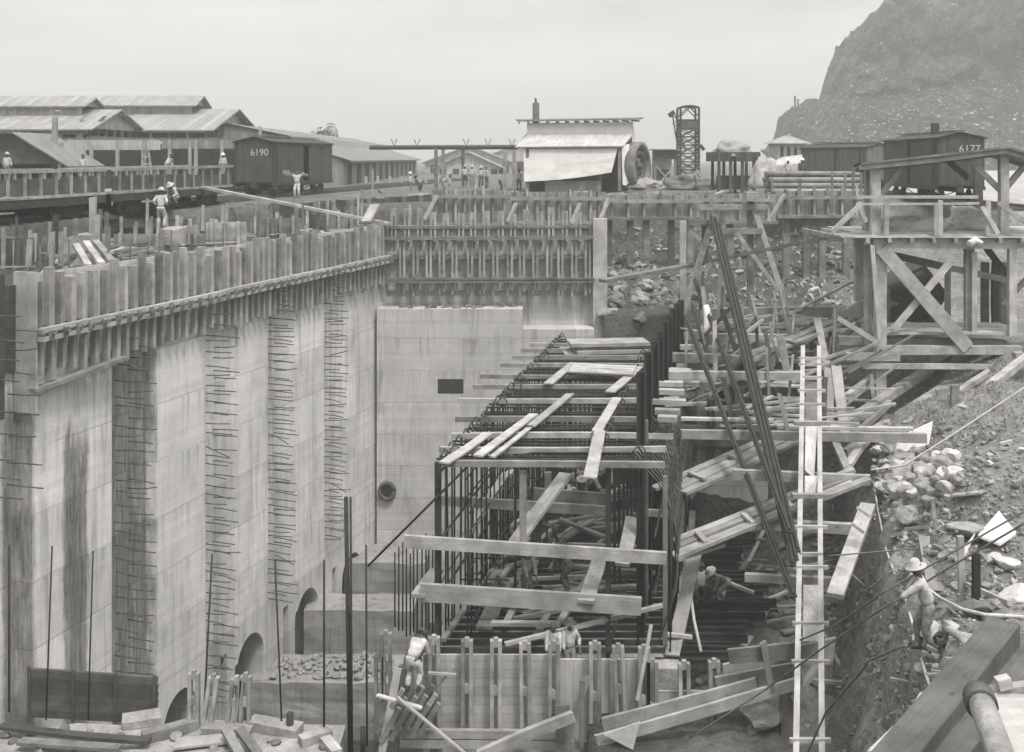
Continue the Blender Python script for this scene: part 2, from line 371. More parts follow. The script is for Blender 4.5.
def zbase(x, y):
    x = np.asarray(x, float); y = np.asarray(y, float)
    z = np.full(x.shape, -20.0)
    # right-hand pit between the cage and the dirt bank
    z = np.where(x > CX1(y) - 2.0, -12.6, z)
    # ground behind the bulkhead, rising to the railway level
    back = np.interp(y, [44.6, 46.6, 52, 57, 66, 69.5], [-12.6, -6.6, -5.4, -4.7, -3.2, 0])
    z = np.where((y > 44.6) & (x > np.where(y > 53.8, 4.4, CX1(y) - .6)), back, z)
    sz = slopez(x, y); sz = np.where(y > 60, sz + (0 - sz) * ss(60, 69, y), sz)
    b = BX(y); wz = np.where(y > 48, 3.0, 0.)
    z = z + (sz - z) * ss(b - 1.7 - wz, b + .2 + wz, x)
    # left of the lock wall and behind the end wall
    plat = np.where(y > 55 + ss(-16, -12, x) * 8.5, 0.0, -1.25)
    z = np.where(x < WX(y) - 2.0, plat, z)
    z = np.where((y > 57) & (x < 4.0), plat, z)
    z = np.where(y > 69.5, 0.0, z)
    return z
NV = lambda v: mnoise.fractal(v, .9, 2.0, 5)
xs = np.concatenate([[-1200, -900, -600, -300, -160, -100, -70, -50, -40], np.arange(-34, 4, .34), np.arange(4, 28, .17), np.arange(28, 34, .34), [36, 40, 46, 55, 70, 90, 120, 180, 300, 600, 900, 1200]])
ys = np.concatenate([[-150, -60, -20, 0, 4, 7], np.arange(8, 46, .2), np.arange(46, 72, .34), [73, 76, 80, 88, 100, 120, 150, 200, 300, 600, 900, 1250]])
gx, gy = np.meshgrid(xs, ys); gz = zbase(gx, gy)
vv = []
for i in range(gx.shape[0]):
    for j in range(gx.shape[1]):
        x, y, z = gx[i, j], gy[i, j], gz[i, j]
        if 5 < y < 73 and -40 < x < 40 and z > -19:
            amp = .34 if x > CX1(y) + .3 and y < 69 else .05
            z += amp * NV(Vector((x * .35, y * .35, 2.))) + amp * .42 * NV(Vector((x * 1.3, y * 1.3, 7.))) + amp * .2 * NV(Vector((x * 4.1, y * 4.1, z * 2)))
            if amp > .1:
                st_ = math.exp(-((x - BX(y) + 1.) / 1.5) ** 2) if 12 < y < 47 else 0; x += st_ * .55 * NV(Vector((x * .5, y * .9, z * .5))); z += st_ * .5 * NV(Vector((x * .9, y * .9, 3)))
        vv.append((x, y, z))
ZG = np.array([v[2] for v in vv]).reshape(gx.shape)
def zg(x, y):
    j = min(max(int(np.searchsorted(xs, x)) - 1, 0), len(xs) - 2); i = min(max(int(np.searchsorted(ys, y)) - 1, 0), len(ys) - 2)
    u = (x - xs[j]) / (xs[j + 1] - xs[j]); v = (y - ys[i]) / (ys[i + 1] - ys[i])
    return float((ZG[i, j] * (1 - u) + ZG[i, j + 1] * u) * (1 - v) + (ZG[i + 1, j] * (1 - u) + ZG[i + 1, j + 1] * u) * v)
nx = len(xs); ff = [(i * nx + j, i * nx + j + 1, (i + 1) * nx + j + 1, (i + 1) * nx + j) for i in range(len(ys) - 1) for j in range(nx - 1)]
me = bpy.data.meshes.new('ground'); me.from_pydata(vv, [], ff); me.polygons.foreach_set('use_smooth', [True] * len(ff)); me.update()
def dirt():
    m, t, b = newmat('dirt'); ob = t.nodes.new('ShaderNodeTexCoord').outputs['Object']
    a = noise_(t, ob, .35, 7, .62); f = noise_(t, ob, 3.0, 7, .7); g = noise_(t, ob, 22, 4, .7)
    vo = t.nodes.new('ShaderNodeTexVoronoi'); vo.inputs['Scale'].default_value = 5.0; t.links.new(ob, vo.inputs['Vector'])
    sx = t.nodes.new('ShaderNodeSeparateXYZ'); t.links.new(ob, sx.inputs[0])
    depth_tone = rng(t, sx.outputs[2], -13, -7.5, .9, 1.0)          # soil darker towards the pit bottom
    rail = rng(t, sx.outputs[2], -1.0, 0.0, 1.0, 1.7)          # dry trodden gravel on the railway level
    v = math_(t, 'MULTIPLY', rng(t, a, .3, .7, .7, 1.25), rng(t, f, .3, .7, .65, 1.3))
    v = math_(t, 'MULTIPLY', v, rng(t, g, .3, .7, .75, 1.25)); v = math_(t, 'MULTIPLY', math_(t, 'MULTIPLY', v, depth_tone), rail)
    dry = rng(t, math_(t, 'SUBTRACT', sx.outputs[0], math_(t, 'MULTIPLY', sx.outputs[1], .4)), -8, -3, .8, 2.3)   # dry pale soil on the bank, the forms' shade painted into the soil further back
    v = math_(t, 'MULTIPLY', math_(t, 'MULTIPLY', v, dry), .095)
    h = math_(t, 'ADD', math_(t, 'MULTIPLY', f, 1.6), math_(t, 'ADD', math_(t, 'MULTIPLY', g, .35), math_(t, 'MULTIPLY', vo.outputs['Distance'], .5)))
    finish(t, b, v, .97, h, .13, .9, .1); return m
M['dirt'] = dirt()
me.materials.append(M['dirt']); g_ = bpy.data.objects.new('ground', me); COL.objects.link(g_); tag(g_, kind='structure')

# ------------------------------------------------------------------ cliff (far right)
def cliff():
    sil = [(764, 150), (774, 141), (777, 130), (780, 118), (790, 108), (804, 104), (817, 100), (820, 91), (826, 70), (832, 55), (842, 43), (851, 31), (862, 22), (870, 15), (880, 1), (900, -22), (960, -70), (1040, -110), (1300, -140)]
    px_ = [q[0] for q in sil]; py_ = [q[1] for q in sil]
    Yt = 330.0; NX, NY = 300, 130; vs = []
    for i in range(NX):
        px = 760 + (1290 - 760) * (i / (NX - 1)) ** 1.25
        X = (px - 512) * Yt / F
        H = EZ + (HY - np.interp(px, px_, py_)) * Yt / F
        Tl = min(H * .97, EZ + (HY - np.interp(px, [764, 800, 817, 830, 900, 1000, 1300], [145, 108, 101, 99, 88, 70, 40])) * Yt / F)
        for j in range(NY):
            v = j / (NY - 1)
            if v < .42: q = v / .42; Y = 225 + q * (Yt - 40 - 225) * (1 if px > 800 else 1); z = -.5 + Tl * q ** 1.15
            elif v < .85: q = (v - .42) / .43; Y = Yt - 40 + q * 40; z = Tl + (H - Tl) * q ** .9
            else: q = (v - .85) / .15; Y = Yt + q * 120; z = H * (1 - .9 * q * q) - .5
            Xs = X * (1 + max(0, Y - Yt) / Yt * 1.15) if Y > Yt else X * (.93 + .07 * Y / Yt)
            w = Vector((Xs * .03, Y * .03, z * .03)); face = .42 <= v < .85
            a = min(1, H / 25)
            big = NV(w * 1.6) * (11 if face else 2.2) * a; sm = NV(w * 6) * (4.2 if face else 1.8) * a; sm += NV(w * 15) * 1.6 * a
            ribs = NV(Vector((Xs * .16, 3, z * .025))) * (9 if face else .3) * a
            vs.append((Xs + big * .3 + sm * .4, Y + big + sm + ribs * 1.5, z + (big * .25 + sm * .7) * (1 if v > .02 else 0)))
    fs = [(i * NY + j, (i + 1) * NY + j, (i + 1) * NY + j + 1, i * NY + j + 1) for i in range(NX - 1) for j in range(NY - 1)]
    mb = MB(); mc = MB()
    for _ in range(12000):                                           # scree, fallen blocks and scrub
        i, j = rnd.randrange(NX - 1), rnd.randrange(2, int(NY * .86)); p = Vector(vs[i * NY + j]); tal = j < NY * .42
        if p.z < 1: continue
        if tal or rnd.random() < .25:
            s = rnd.uniform(.15, .6) * (1.5 if rnd.random() < .06 else 1); c = [p + Vector((rnd.uniform(-s, s), rnd.uniform(-s, s), rnd.uniform(-.2 * s, 1.2 * s))) for _ in range(4)]
            for q in ((0, 1, 2), (0, 2, 3), (0, 3, 1), (1, 3, 2)): mb.poly([c[w_] for w_ in q])
        elif rnd.random() < .5:
            for _k in range(5):
                s = rnd.uniform(.2, .6); c = [p + Vector((rnd.uniform(-s, s), rnd.uniform(-s, s) - .3, rnd.uniform(-.4, s))) for _ in range(3)]; mc.poly(c)
    tag(mb.build('scree', M['rock']), kind='stuff'); tag(mc.build('hill_scrub', M['leaf']), kind='stuff')
    m_ = bpy.data.meshes.new('quarried_hill'); m_.from_pydata(vs, [], fs); m_.update()
    mt, t, b = newmat('hill_rock'); ob = t.nodes.new('ShaderNodeTexCoord').outputs['Object']
    a = noise_(t, ob, .045, 7, .65); f = noise_(t, ob, .3, 7, .75); s2 = noise_(t, ob, 1, 6, .7, (.22, .1, .035))
    vo = t.nodes.new('ShaderNodeTexVoronoi'); vo.inputs['Scale'].default_value = .45; t.links.new(ob, vo.inputs['Vector'])
    geo = t.nodes.new('ShaderNodeNewGeometry'); sx = t.nodes.new('ShaderNodeSeparateXYZ'); t.links.new(geo.outputs['True Normal'], sx.inputs[0])
    tal = rng(t, sx.outputs[2], .45, .8, 0, 1)                 # loose stone lies where the slope is gentle enough
    st = math_(t, 'MULTIPLY', rng(t, vo.outputs['Distance'], .1, .45, 1.5, .75), tal); st = math_(t, 'ADD', st, math_(t, 'SUBTRACT', 1.0, tal))
    v = math_(t, 'MULTIPLY', math_(t, 'MULTIPLY', rng(t, a, .35, .65, .5, 1.5), rng(t, f, .35, .65, .55, 1.5)), st)
    v = math_(t, 'MULTIPLY', v, rng(t, s2, .35, .65, .45, 1.6)); v = math_(t, 'MULTIPLY', v, .085)
    finish(t, b, v, .95, math_(t, 'ADD', math_(t, 'MULTIPLY', f, 1.5), s2), 3.5, 1., .1)
    m_.materials.append(mt); o = bpy.data.objects.new('quarried_hill', m_); COL.objects.link(o); tag(o, kind='structure')
cliff()

# ------------------------------------------------------------------ lock wall (left), in its own frame: x along, y into the wall, z up
W0 = Vector((WX(28), 28, 0)); RZ = math.atan2(math.cos(TH), math.sin(TH))
SA = lambda px: (25520 / (850 - px) - 28) / math.cos(TH)          # distance along the wall at picture column px
def WL(s, y, z):                                                   # wall frame -> world
    e = Vector((math.sin(TH), math.cos(TH), 0)); n = Vector((math.cos(TH), -math.sin(TH), 0))
    return W0 + e * s - n * y + Vector((0, 0, z))
SEND = SA(386)
niches = [(SA(112), SA(157), .32), (SA(206), SA(238), .09), (SA(268), SA(298), .07), (SA(324), SA(349), .06)]
bands = [(SA(62), SA(90), .8, -5.0, -24), (SA(113), SA(158), .78, -3.2, -30), (-3.0, SA(-2), .6, -3, -30), (SA(17), SA(36), .75, -4, -30), (SA(-9), SA(6), .7, -4, -30), (SA(206), SA(240), .16, -8, -30), (SA(269), SA(300), .12, -6, -30), (SA(173.5), SA(176), .5, -5, -30)]
M['lockwall'] = concrete('lock_wall_concrete', .57, 1.9, bands)
import bmesh
def lock_wall():
    prof = [(-3.5, .55), (SA(32), .55), (SA(32), 0)]
    for a, b, d in niches: prof += [(a, 0), (a + d * .3, d), (b - d * .3, d), (b, 0)]
    prof += [(SEND, 0), (SEND, 4), (-3.5, 4)]
    b = bmesh.new(); lo = [b.verts.new((x, y, -21)) for x, y in prof]; hi = [b.verts.new((x, y, -1.3)) for x, y in prof]
    n = len(prof)
    for i in range(n): b.faces.new((lo[i], lo[(i + 1) % n], hi[(i + 1) % n], hi[i]))
    b.faces.new(lo[::-1]); b.faces.new(hi); bmesh.ops.recalc_face_normals(b, faces=b.faces)
    me = bpy.data.meshes.new('lock_wall'); b.to_mesh(me); b.free(); me.materials.append(M['lockwall'])
    o = bpy.data.objects.new('lock_wall', me); COL.objects.link(o)
    # culvert mouths and gate slots cut into the foot
    c = bmesh.new()
    for px in (181, 251, 308, 353):
        s = SA(px); pr = [(s - 1.0, -20.5)] + [(s - 1.0 * math.cos(q), -16.9 + 1.05 * math.sin(q)) for q in np.linspace(0, math.pi, 15)] + [(s + 1.0, -20.5)]
        f = c.faces.new([c.verts.new((x, -.6, z)) for x, z in pr]); r = bmesh.ops.extrude_face_region(c, geom=[f])
        bmesh.ops.translate(c, vec=(0, 3.8, 0), verts=[g for g in r['geom'] if isinstance(g, bmesh.types.BMVert)])
        bx = [(s - 2.0, s - 1.55, -15.9 if px != 181 else -17), ]
        for x0, x1, zt in bx:
            f = c.faces.new([c.verts.new(q) for q in ((x0, -.6, -20.5), (x0, -.6, zt), (x1, -.6, zt), (x1, -.6, -20.5))]); r = bmesh.ops.extrude_face_region(c, geom=[f])
            bmesh.ops.translate(c, vec=(0, 1.5, 0), verts=[g for g in r['geom'] if isinstance(g, bmesh.types.BMVert)])
    bmesh.ops.recalc_face_normals(c, faces=c.faces)
    cm = bpy.data.meshes.new('cut'); c.to_mesh(cm); c.free(); co = bpy.data.objects.new('cut', cm); COL.objects.link(co)
    md = o.modifiers.new('cut', 'BOOLEAN'); md.object = co; md.operation = 'DIFFERENCE'; md.solver = 'EXACT'
    dg = bpy.context.evaluated_depsgraph_get(); nm = bpy.data.meshes.new_from_object(o.evaluated_get(dg))
    o.modifiers.clear(); o.data = nm; bpy.data.objects.remove(co)
    o.location = W0; o.rotation_euler = (0, 0, RZ)
    tag(o, 'tall pale board-marked concrete lock wall with dark wet streaks and arched culvert mouths', 'lock wall')
    # reinforcing dowels that stick out of the keyways
    cols = [(121, 34, -3.2, -18, .85), (134, 36, -3.4, -17.6, .85), (-6, 9, -1.6, -7.4, 1.0), (13, 8, -2.2, -7.0, 1.0), (207, 40, -3, -17.4, 1.0), (216, 34, -3, -17.3, .95), (270, 42, -2.5, -15.3, 1.05), (276, 34, -2.7, -15.2, 1.0), (326, 44, -2.2, -14.6, .9), (331, 34, -2.4, -14.4, .9)]
    rest = MB(); cnt = 0
    for px, n, z0, z1, ln in cols:                                  # each bar sticks straight out of the wall
        for i in range(n):
            z = z0 + (z1 - z0) * (i + rnd.uniform(-.3, .3)) / n; s0 = SA(px) + rnd.gauss(0, .03); L = ln * rnd.uniform(.75, 1.05)
            tz, ts = rnd.gauss(0, .035), rnd.gauss(0, .05)
            if rnd.random() < .04: tz = rnd.choice((-.4, .3))
            pts = [(s0, .2, z), (s0 + ts * .4, -L * .45, z + tz * .5), (s0 + ts, -L, z + tz + rnd.gauss(0, .03))]
            if cnt < 100:
                mb = MB(); mb.tube(pts, .021, 5); mb.build('dowel', M['rust'], o, local=True)
            else: rest.tube(pts, .021, 5)
            cnt += 1
    q = rest.build('dowel_rows', M['rust'], o, local=True); q['kind'] = 'stuff'
lock_wall()

def wall_form():
    root = empty('wall_formwork', WL(0, 0, -3.5), 'long upright-board formwork with double waler along the top of the left lock wall', 'formwork', rz=RZ)
    m = MB(); m.beam(WL(SA(31), -.07, -2.05), WL(SEND - .05, -.07, -2.05), 2.75, .06, up=(math.cos(TH), -math.sin(TH), 0)); m.build('panel', M['panel'], root)
    m = MB(); m.beam(WL(-3, .45, -2.2), WL(SA(33), .45, -2.2), 2.4, .06, up=(math.cos(TH), -math.sin(TH), 0)); m.build('recessed_panel', M['dwood'], root)
    for q in range(9):
        s = -2.6 + q * .62 + rnd.uniform(-.1, .1)
        if s < SA(36): m = MB(); m.beam(WL(s, .25, -4.4 + rnd.uniform(-.6, .4)), WL(s, .25, -.7 + rnd.uniform(-.3, .2)), rnd.uniform(.12, .22), .14, up=(math.cos(TH), -math.sin(TH), 0)); m.build('recessed_stud', M['wood' if q % 2 else 'dwood'], root)
    m = MB(); m.beam(WL(SA(31) - .06, .12, -4.6), WL(SA(31) - .06, .12, -.62), .1, .75, up=(math.cos(TH), -math.sin(TH), 0)); m.build('corner_board', M['stud'], root)
    s = SA(32); k = 0
    while s < SEND - .1:
        top = -.68 + rnd.uniform(-.24, .2); w = rnd.uniform(.17, .22) if k % 2 else rnd.uniform(.12, .17)
        m = MB(); m.beam(WL(s, -.21, -2.2), WL(s, -.21, top), w, .22, up=(math.cos(TH), -math.sin(TH), 0)); m.build('stud', M[('stud', 'wood', 'stud', 'wood2', 'pine', 'stud')[rnd.randrange(6)]], root)
        m = MB(); b = -3.55 + rnd.uniform(-.25, .1); m.beam(WL(s + .1, -.2, b), WL(s + .1, -.2, -2.5), w * .9, .2, up=(math.cos(TH), -math.sin(TH), 0)); m.build('lower_stud', M['stud'], root)
        s += rnd.uniform(.4, .56); k += 1
    for z, off in ((-2.26, -.42), (-2.50, -.42)):
        s = SA(28)
        while s < SEND - .5:
            e = min(SEND - .1, s + rnd.uniform(4, 5.5)); m = MB(); m.beam(WL(s, off - rnd.uniform(0, .05), z + rnd.uniform(-.02, .02)), WL(e, off - rnd.uniform(0, .05), z + rnd.uniform(-.02, .02)), .2, .13); m.build('waler', M['pine'], root); s = e - .25
    s = SA(36)
    while s < SEND - .3:
        m = MB(); m.beam(WL(s, -.48, -2.38), WL(s, -.6, -2.38 + rnd.uniform(-.05, .05)), .16, .26); m.beam(WL(s, -.59, -2.37), WL(s, -.72, -2.37), .06, .06); m.build('tie_bolt', M['wood2'], root)
        s += rnd.uniform(.5, .66)
wall_form()
single('lookout_plank', MB().beam(P(32, 391, 31.0), P(124, 358, 34.4), .3, .12), M['wood'], 'lone plank running up across the lock wall below the left formwork', 'plank')

# ------------------------------------------------------------------ end wall across the chamber
root = empty('end_wall', (-2, 55, -19), 'pale concrete wall closing the chamber with a stepped block at its foot', 'concrete wall')
MB().box(WX(55) - .8, 4.35, 55, 58.2, -20.5, -1.1).build('wall', M['conc'], root)
xb = XY(523, 53.5, 0).x
m = MB(); m.box(WX(53.5) + .2, xb, 53.5, 54.995, -20.5, -4.75).build('lower_block', M['conc'], root)
m = MB(); m.box(xb + .003, 4.0, 53.6, 54.99, -20.5, -5.75).build('low_step', M['conc'], root)
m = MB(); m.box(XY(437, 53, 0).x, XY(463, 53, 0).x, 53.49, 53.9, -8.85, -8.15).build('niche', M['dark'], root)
c = P(387, 491, 53.35); m = MB(); m.tube([c + Vector((.36 * math.cos(q), 0, .4 * math.sin(q))) for q in np.linspace(0, 6.2832, 17)], .1, 6); m.build('pipe_collar', M['rust'], root); m = MB(); m.poly([c + Vector((.36 * math.cos(q), .08, .4 * math.sin(q))) for q in np.linspace(0, 5.9, 16)]); m.build('pipe_mouth', M['dark'], root)
# forms on the end wall
root = empty('end_wall_formwork', (-2, 54.8, -3.6), 'formwork of horizontal boards and tall slotted studs on the end wall', 'formwork')
x0, x1 = XY(388, 55, 0).x, XY(601, 55, 0).x
MB().box(x0, x1, 54.86, 54.92, -4.0, -.75).build('panel', M['panel'], root)
zf = lambda py: EZ - (py - HY) * 55 / F
for i in range(16):
    x = x0 + .35 + (x1 - x0 - .5) * (i + rnd.uniform(-.1, .1)) / 15.5; t = zf(209 + rnd.uniform(-2, 5)); lo = zf(264)
    m = MB()
    for q in (-.1, .1): m.box(x + q - .055, x + q + .055, 54.62, 54.84, zf(241), t)
    m.box(x - .05, x + .05, 54.66, 54.8, t - .35, t - .01); m.build('upper_stud', M['stud'], root)
    m = MB(); x += .45; t = zf(239)
    for q in (-.1, .1): m.box(x + q - .055, x + q + .055, 54.35, 54.60, zf(292 + rnd.uniform(-3, 3)), t)
    m.box(x - .045, x + .045, 54.4, 54.55, t - .3, t - .02); m.box(x - .045, x + .045, 54.4, 54.55, zf(276), zf(273)); m.build('lower_stud', M['wood'], root)
for z, y in ((zf(237), 54.25), (zf(257), 54.62), (zf(280), 54.22), (zf(277.5), 54.22), (zf(227), 54.7)):
    MB().beam((x0 - .1, y, z), (x1 - .4, y, z + rnd.uniform(-.05, .05)), .22, .14).build('waler', M['wood2'], root)
m = MB(); m.box(4.0, 4.7, 54.3, 55.0, -9.2, -.4); single('corner_post', m, M['pine'], 'tall pale timber post boxed round the right end of the end wall', 'post')
# rubble and cement dust on the ledge
m = MB()
for _ in range(70):
    p = Vector((rnd.uniform(WX(54) + 1, xb - .3), rnd.uniform(53.7, 54.8), -4.72)); s = rnd.uniform(.03, .13); m.beam(p, p + Vector((rnd.uniform(-.3, .3), rnd.uniform(-.1, .1), rnd.uniform(0, .1))), s, s)
single('ledge_debris', m, M['wood2'], 'chips and timber scraps strewn on the ledge below the end-wall formwork', 'debris', kind='stuff')

# ------------------------------------------------------------------ cross walls on the lock floor, centre pier, ledge, bulkheads
def rough_block(name, x0, x1, y0, y1, z0, z1, mat, label, cat, n=9):
    b = bmesh.new(); bmesh.ops.create_cube(b, size=1); bmesh.ops.subdivide_edges(b, edges=b.edges, cuts=n, use_grid_fill=True)
    for v in b.verts:
        v.co = Vector((x0 + (v.co.x + .5) * (x1 - x0), y0 + (v.co.y + .5) * (y1 - y0), z0 + (v.co.z + .5) * (z1 - z0)))
        if v.co.z > z1 - .01: v.co.z += .12 * NV(v.co * .9)
        v.co.y += .06 * NV(v.co * 1.2 + Vector((5, 0, 0)))
    me = bpy.data.meshes.new(name); b.to_mesh(me); b.free(); me.materials.append(mat)
    o = bpy.data.objects.new(name, me); COL.objects.link(o); return tag(o, label, cat)
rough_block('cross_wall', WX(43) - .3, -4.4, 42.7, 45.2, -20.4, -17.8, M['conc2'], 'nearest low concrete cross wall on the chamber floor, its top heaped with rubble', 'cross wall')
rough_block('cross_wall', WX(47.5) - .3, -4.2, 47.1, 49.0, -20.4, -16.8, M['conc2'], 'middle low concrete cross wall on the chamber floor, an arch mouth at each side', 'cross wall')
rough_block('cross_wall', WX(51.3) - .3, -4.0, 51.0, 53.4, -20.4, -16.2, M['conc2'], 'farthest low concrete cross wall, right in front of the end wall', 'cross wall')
b = bmesh.new()
lo = [b.verts.new(q) for q in ((CX0(30.8) - .5, 30.9, -20.4), (CX1(30.8) + .4, 30.9, -20.4), (CX1(53.4) + .4, 53.4, -20.4), (CX0(53.4) - .5, 53.4, -20.4))]
hi = [b.verts.new((v.co.x, v.co.y, -11.75)) for v in lo]
for i in range(4): b.faces.new((lo[i], lo[(i + 1) % 4], hi[(i + 1) % 4], hi[i]))
b.faces.new(hi); b.faces.new(lo[::-1]); me = bpy.data.meshes.new('centre_pier'); b.to_mesh(me); b.free(); me.materials.append(M['rawconc'])
o = bpy.data.objects.new('centre_pier', me); COL.objects.link(o); tag(o, 'rough concrete pier base that carries the reinforcing cage', 'pier')
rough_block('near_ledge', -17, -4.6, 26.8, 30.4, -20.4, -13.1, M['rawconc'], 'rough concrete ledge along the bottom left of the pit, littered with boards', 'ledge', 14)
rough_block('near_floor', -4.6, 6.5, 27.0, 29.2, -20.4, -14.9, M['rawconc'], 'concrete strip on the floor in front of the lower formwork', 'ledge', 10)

def stack_form(px0, px1, py0, py1, Y, label, mat='dwood'):
    a, b = P(px0, py0, Y), P(px1, py0 + 9, Y * 1.03); root = empty('plank_bulkhead', (a + b) / 2 + Vector((0, 0, -1.6)), label, 'bulkhead')
    n = 6; h = (py1 - py0) * Y / F / n
    for i in range(n): MB().beam(a - Vector((0, 0, h * (i + .5))), b - Vector((0, 0, h * (i + .5))), .12, h * .985).build('board', M[mat], root)
    for q in (.02, .35, .68, .98):
        p = a.lerp(b, q) + Vector((0, -.12, .1)); MB().beam(p, p - Vector((0, 0, n * h + .2)), .07, .06).build('post', M['dwood'], root)
stack_form(28, 158, 668, 716, 30.5, 'dark tarred plank bulkhead standing at the foot of the left lock wall')
# ------------------------------------------------------------------ reinforcing cage in the middle
def cage():
    root = empty('reinforcing_cage', (1, 40, -11.7), 'big steel reinforcing cage with timber spreaders in the middle of the pit', 'rebar cage')
    zt, zb = -6.16, -11.5; Y0, Y1 = 31.4, 53.0; L = Y1 - Y0
    for i in range(56):
        y = Y0 + L * i / 55; m = MB(); x = CX0(y) + rnd.gauss(0, .03)
        m.tube([(x + rnd.gauss(0, .05), y, zb), (x, y, zt + rnd.uniform(.05, .25)), (x + .12, y + .02, zt + .35), (x + .25, y + .03, zt + .22)] if i % 2 else [(x, y, zb), (x, y, zt + .15)], .03, 5); m.build('rebar', M['steel'], root)
    for i in range(42):
        y = Y0 + .4 + (L - .8) * i / 41; m = MB(); x = CX1(y) - .75 + rnd.gauss(0, .03); m.tube([(x, y, zb), (x, y, zt + .1), (x - .15, y, zt + .3)], .03, 5); m.build('rebar', M['steel'], root)
    # sloping hoops down the right-hand face
    for i in range(60):
        y = Y0 + .5 + (L - 1.5) * i / 59; m = MB()
        p = Vector((CX1(y) - .9, y, zt + .1)); q = Vector((CX1(y) + .25, y + .1, zt - 1.55)); m.tube([p, (p + q) / 2 + Vector((.07, 0, .1)), q, q + Vector((.05, .05, -1.6))], .024, 5); m.build('hoop', M['rust'], root)
    for i in range(72):
        y = Y0 + L * i / 71; m = MB(); z = zt + rnd.uniform(-.06, .06)
        m.tube([(CX0(y) - rnd.uniform(0, .25), y, z), (CX1(y) - .7 + rnd.uniform(0, .3), y, z)], .032, 5); m.build('crossbar', M['steel'], root)
    for i in range(40):                                             # hooked ends and lengthwise bars
        y = Y0 + .3 + L * i / 40
        for xx in (CX0(y) + .3, CX0(y) + 4.45, CX1(y) - .8):
            if (i * 7 + int(xx * 3)) % 3: continue
            m = MB(); r = .16; m.tube([(xx + r * math.cos(q), y, zt + .16 + r * math.sin(q)) for q in np.linspace(-1.2, 4.2, 9)], .026, 5); m.build('bar_hook', M['rust'], root)
    for u, z in ((.02, zt - .1), (.02, zt - 2), (.02, zt - 3.6), (.3, zt - .1), (.7, zt - .1), (.68, zt + .12), (.88, zt - .1), (.95, zt - 2), (.95, zt - 3.6), (.5, zb + .1), (.25, zb + .1), (.75, zb + .1)):
        f = lambda y: CX0(y) + u * (CX1(y) - CX0(y)); m = MB(); m.tube([(f(Y0), Y0 - .2, z), (f(Y1), Y1, z)], .04, 5); m.build('long_bar', M['steel'], root)
    for i in range(44):                                             # floor mat
        y = Y0 + L * i / 43; m = MB(); m.beam((CX0(y), y, zb + .05), (CX1(y), y, zb + .05), .09, .14); m.build('floor_bar', M['steel'], root)
    for z in (zb + .5, zb + 1.0):                                   # dense mats on the left side
        for i in range(12):
            y = Y0 + 1 + L * i / 12; m = MB(); m.tube([(CX0(y) - .05, y, z), (CX0(y) + 1.3, y, z)], .03, 5); m.build('mat_bar', M['steel'], root)
    # timber spreaders across the top, ends sticking out
    for i, (py, l, r) in enumerate([(469, 442, 664), (455, 440, 666), (441, 452, 673), (424, 455, 676), (405, 458, 679), (391, 473, 682), (380, 480, 684), (369, 500, 686), (361, 512, 688), (354, 520, 690), (348, 530, 692)]):
        Y = (EZ - zt + .02) * F / (py - HY); a, b = XY(l, Y, zt + .14), XY(r, Y + .3, zt + rnd.uniform(.0, .12)); MB().board(a, b, .15, .17).build('spreader', M['wood' if i % 3 else 'wood2'], root)
    # steel corner posts and the row of channel irons standing along the right side
    for px, py0, Y in ((437, 462, 31.35), (608, 468, 31.5)):
        p = P(px, py0, Y); m = MB(); m.beam((p.x, p.y, zb - .2), p, .13, .14); m.build('corner_post', M['steel'], root)
    for px, pt, Y in ((641, 372, 33), (648, 352, 34.5), (655, 341, 36.5), (660, 331, 38.5), (665, 322, 40.5), (669, 315, 42.5), (673, 309, 44.5), (677, 304, 46.5), (681, 300, 48.5)):
        p = P(px, pt, Y); m = MB(); c = p.copy(); c.z = -11.8
        for dx in (-.1, .1): m.beam(c + Vector((dx, 0, 0)), p + Vector((dx, 0, 0)), .05, .2)
        m.beam(c + Vector((0, .07, 0)), p + Vector((0, .07, 0)), .19, .05); m.build('channel_post', M['steel'], root)
    for px, pt, Y in ((665, 476, 31.8), (646, 420, 33.6), (650, 410, 35)):
        p = P(px, pt, Y); c = p.copy(); c.z = zb; m = MB(); m.beam(c, p, .13, .13); m.build('timber_post', M['wood2'], root)
    # timber frames inside
    for x0, x1, py0, py1, w, mt in ((404, 666, 541, 558, .34, 'wood'), (420, 641, 592, 606, .5, 'pine')):
        Y = 31.1; MB().beam(P(x0, py0, Y), P(x1, py1, Y + .1), .14, w).build('front_rail', M[mt], root)
    for px, a, b, Y in ((523, 471, 552, 31.3), (548, 472, 506, 34.5)):
        MB().beam(P(px, b, Y), P(px, a, Y), .2, .16).build('front_strut', M['wood2'], root)
    MB().beam(P(440, 500, 34.6), P(608, 511, 34.8), .14, .3).build('inner_rail', M['wood'], root)
    MB().beam(P(527, 494, 36.4), P(606, 500, 36.4), .14, .45).build('inner_rail', M['wood2'], root)
    MB().beam(P(640, 512, 34), P(672, 514, 34), .14, .2).build('inner_rail', M['wood'], root)
    # secondary steel uprights inside
    for q in range(14):
        y = Y0 + 2 + q * 1.4
        for u in (.28, .72):
            x = CX0(y) + u * (CX1(y) - CX0(y)); m = MB(); m.beam((x, y, zb), (x, y, zt), .09, .09); m.build('inner_upright', M['steel'], root)
    for i in range(46):                                             # outer curtain of bars on the right-hand face
        y = Y0 + .2 + (L - 4) * i / 45; x = CX1(y) + rnd.gauss(.1, .05); m = MB(); m.tube([(x, y, zb - .3), (x + rnd.gauss(0, .06), y + rnd.gauss(0, .1), zt - rnd.uniform(.2, 1.6))], .026, 5); m.build('outer_bar', M['steel'], root)
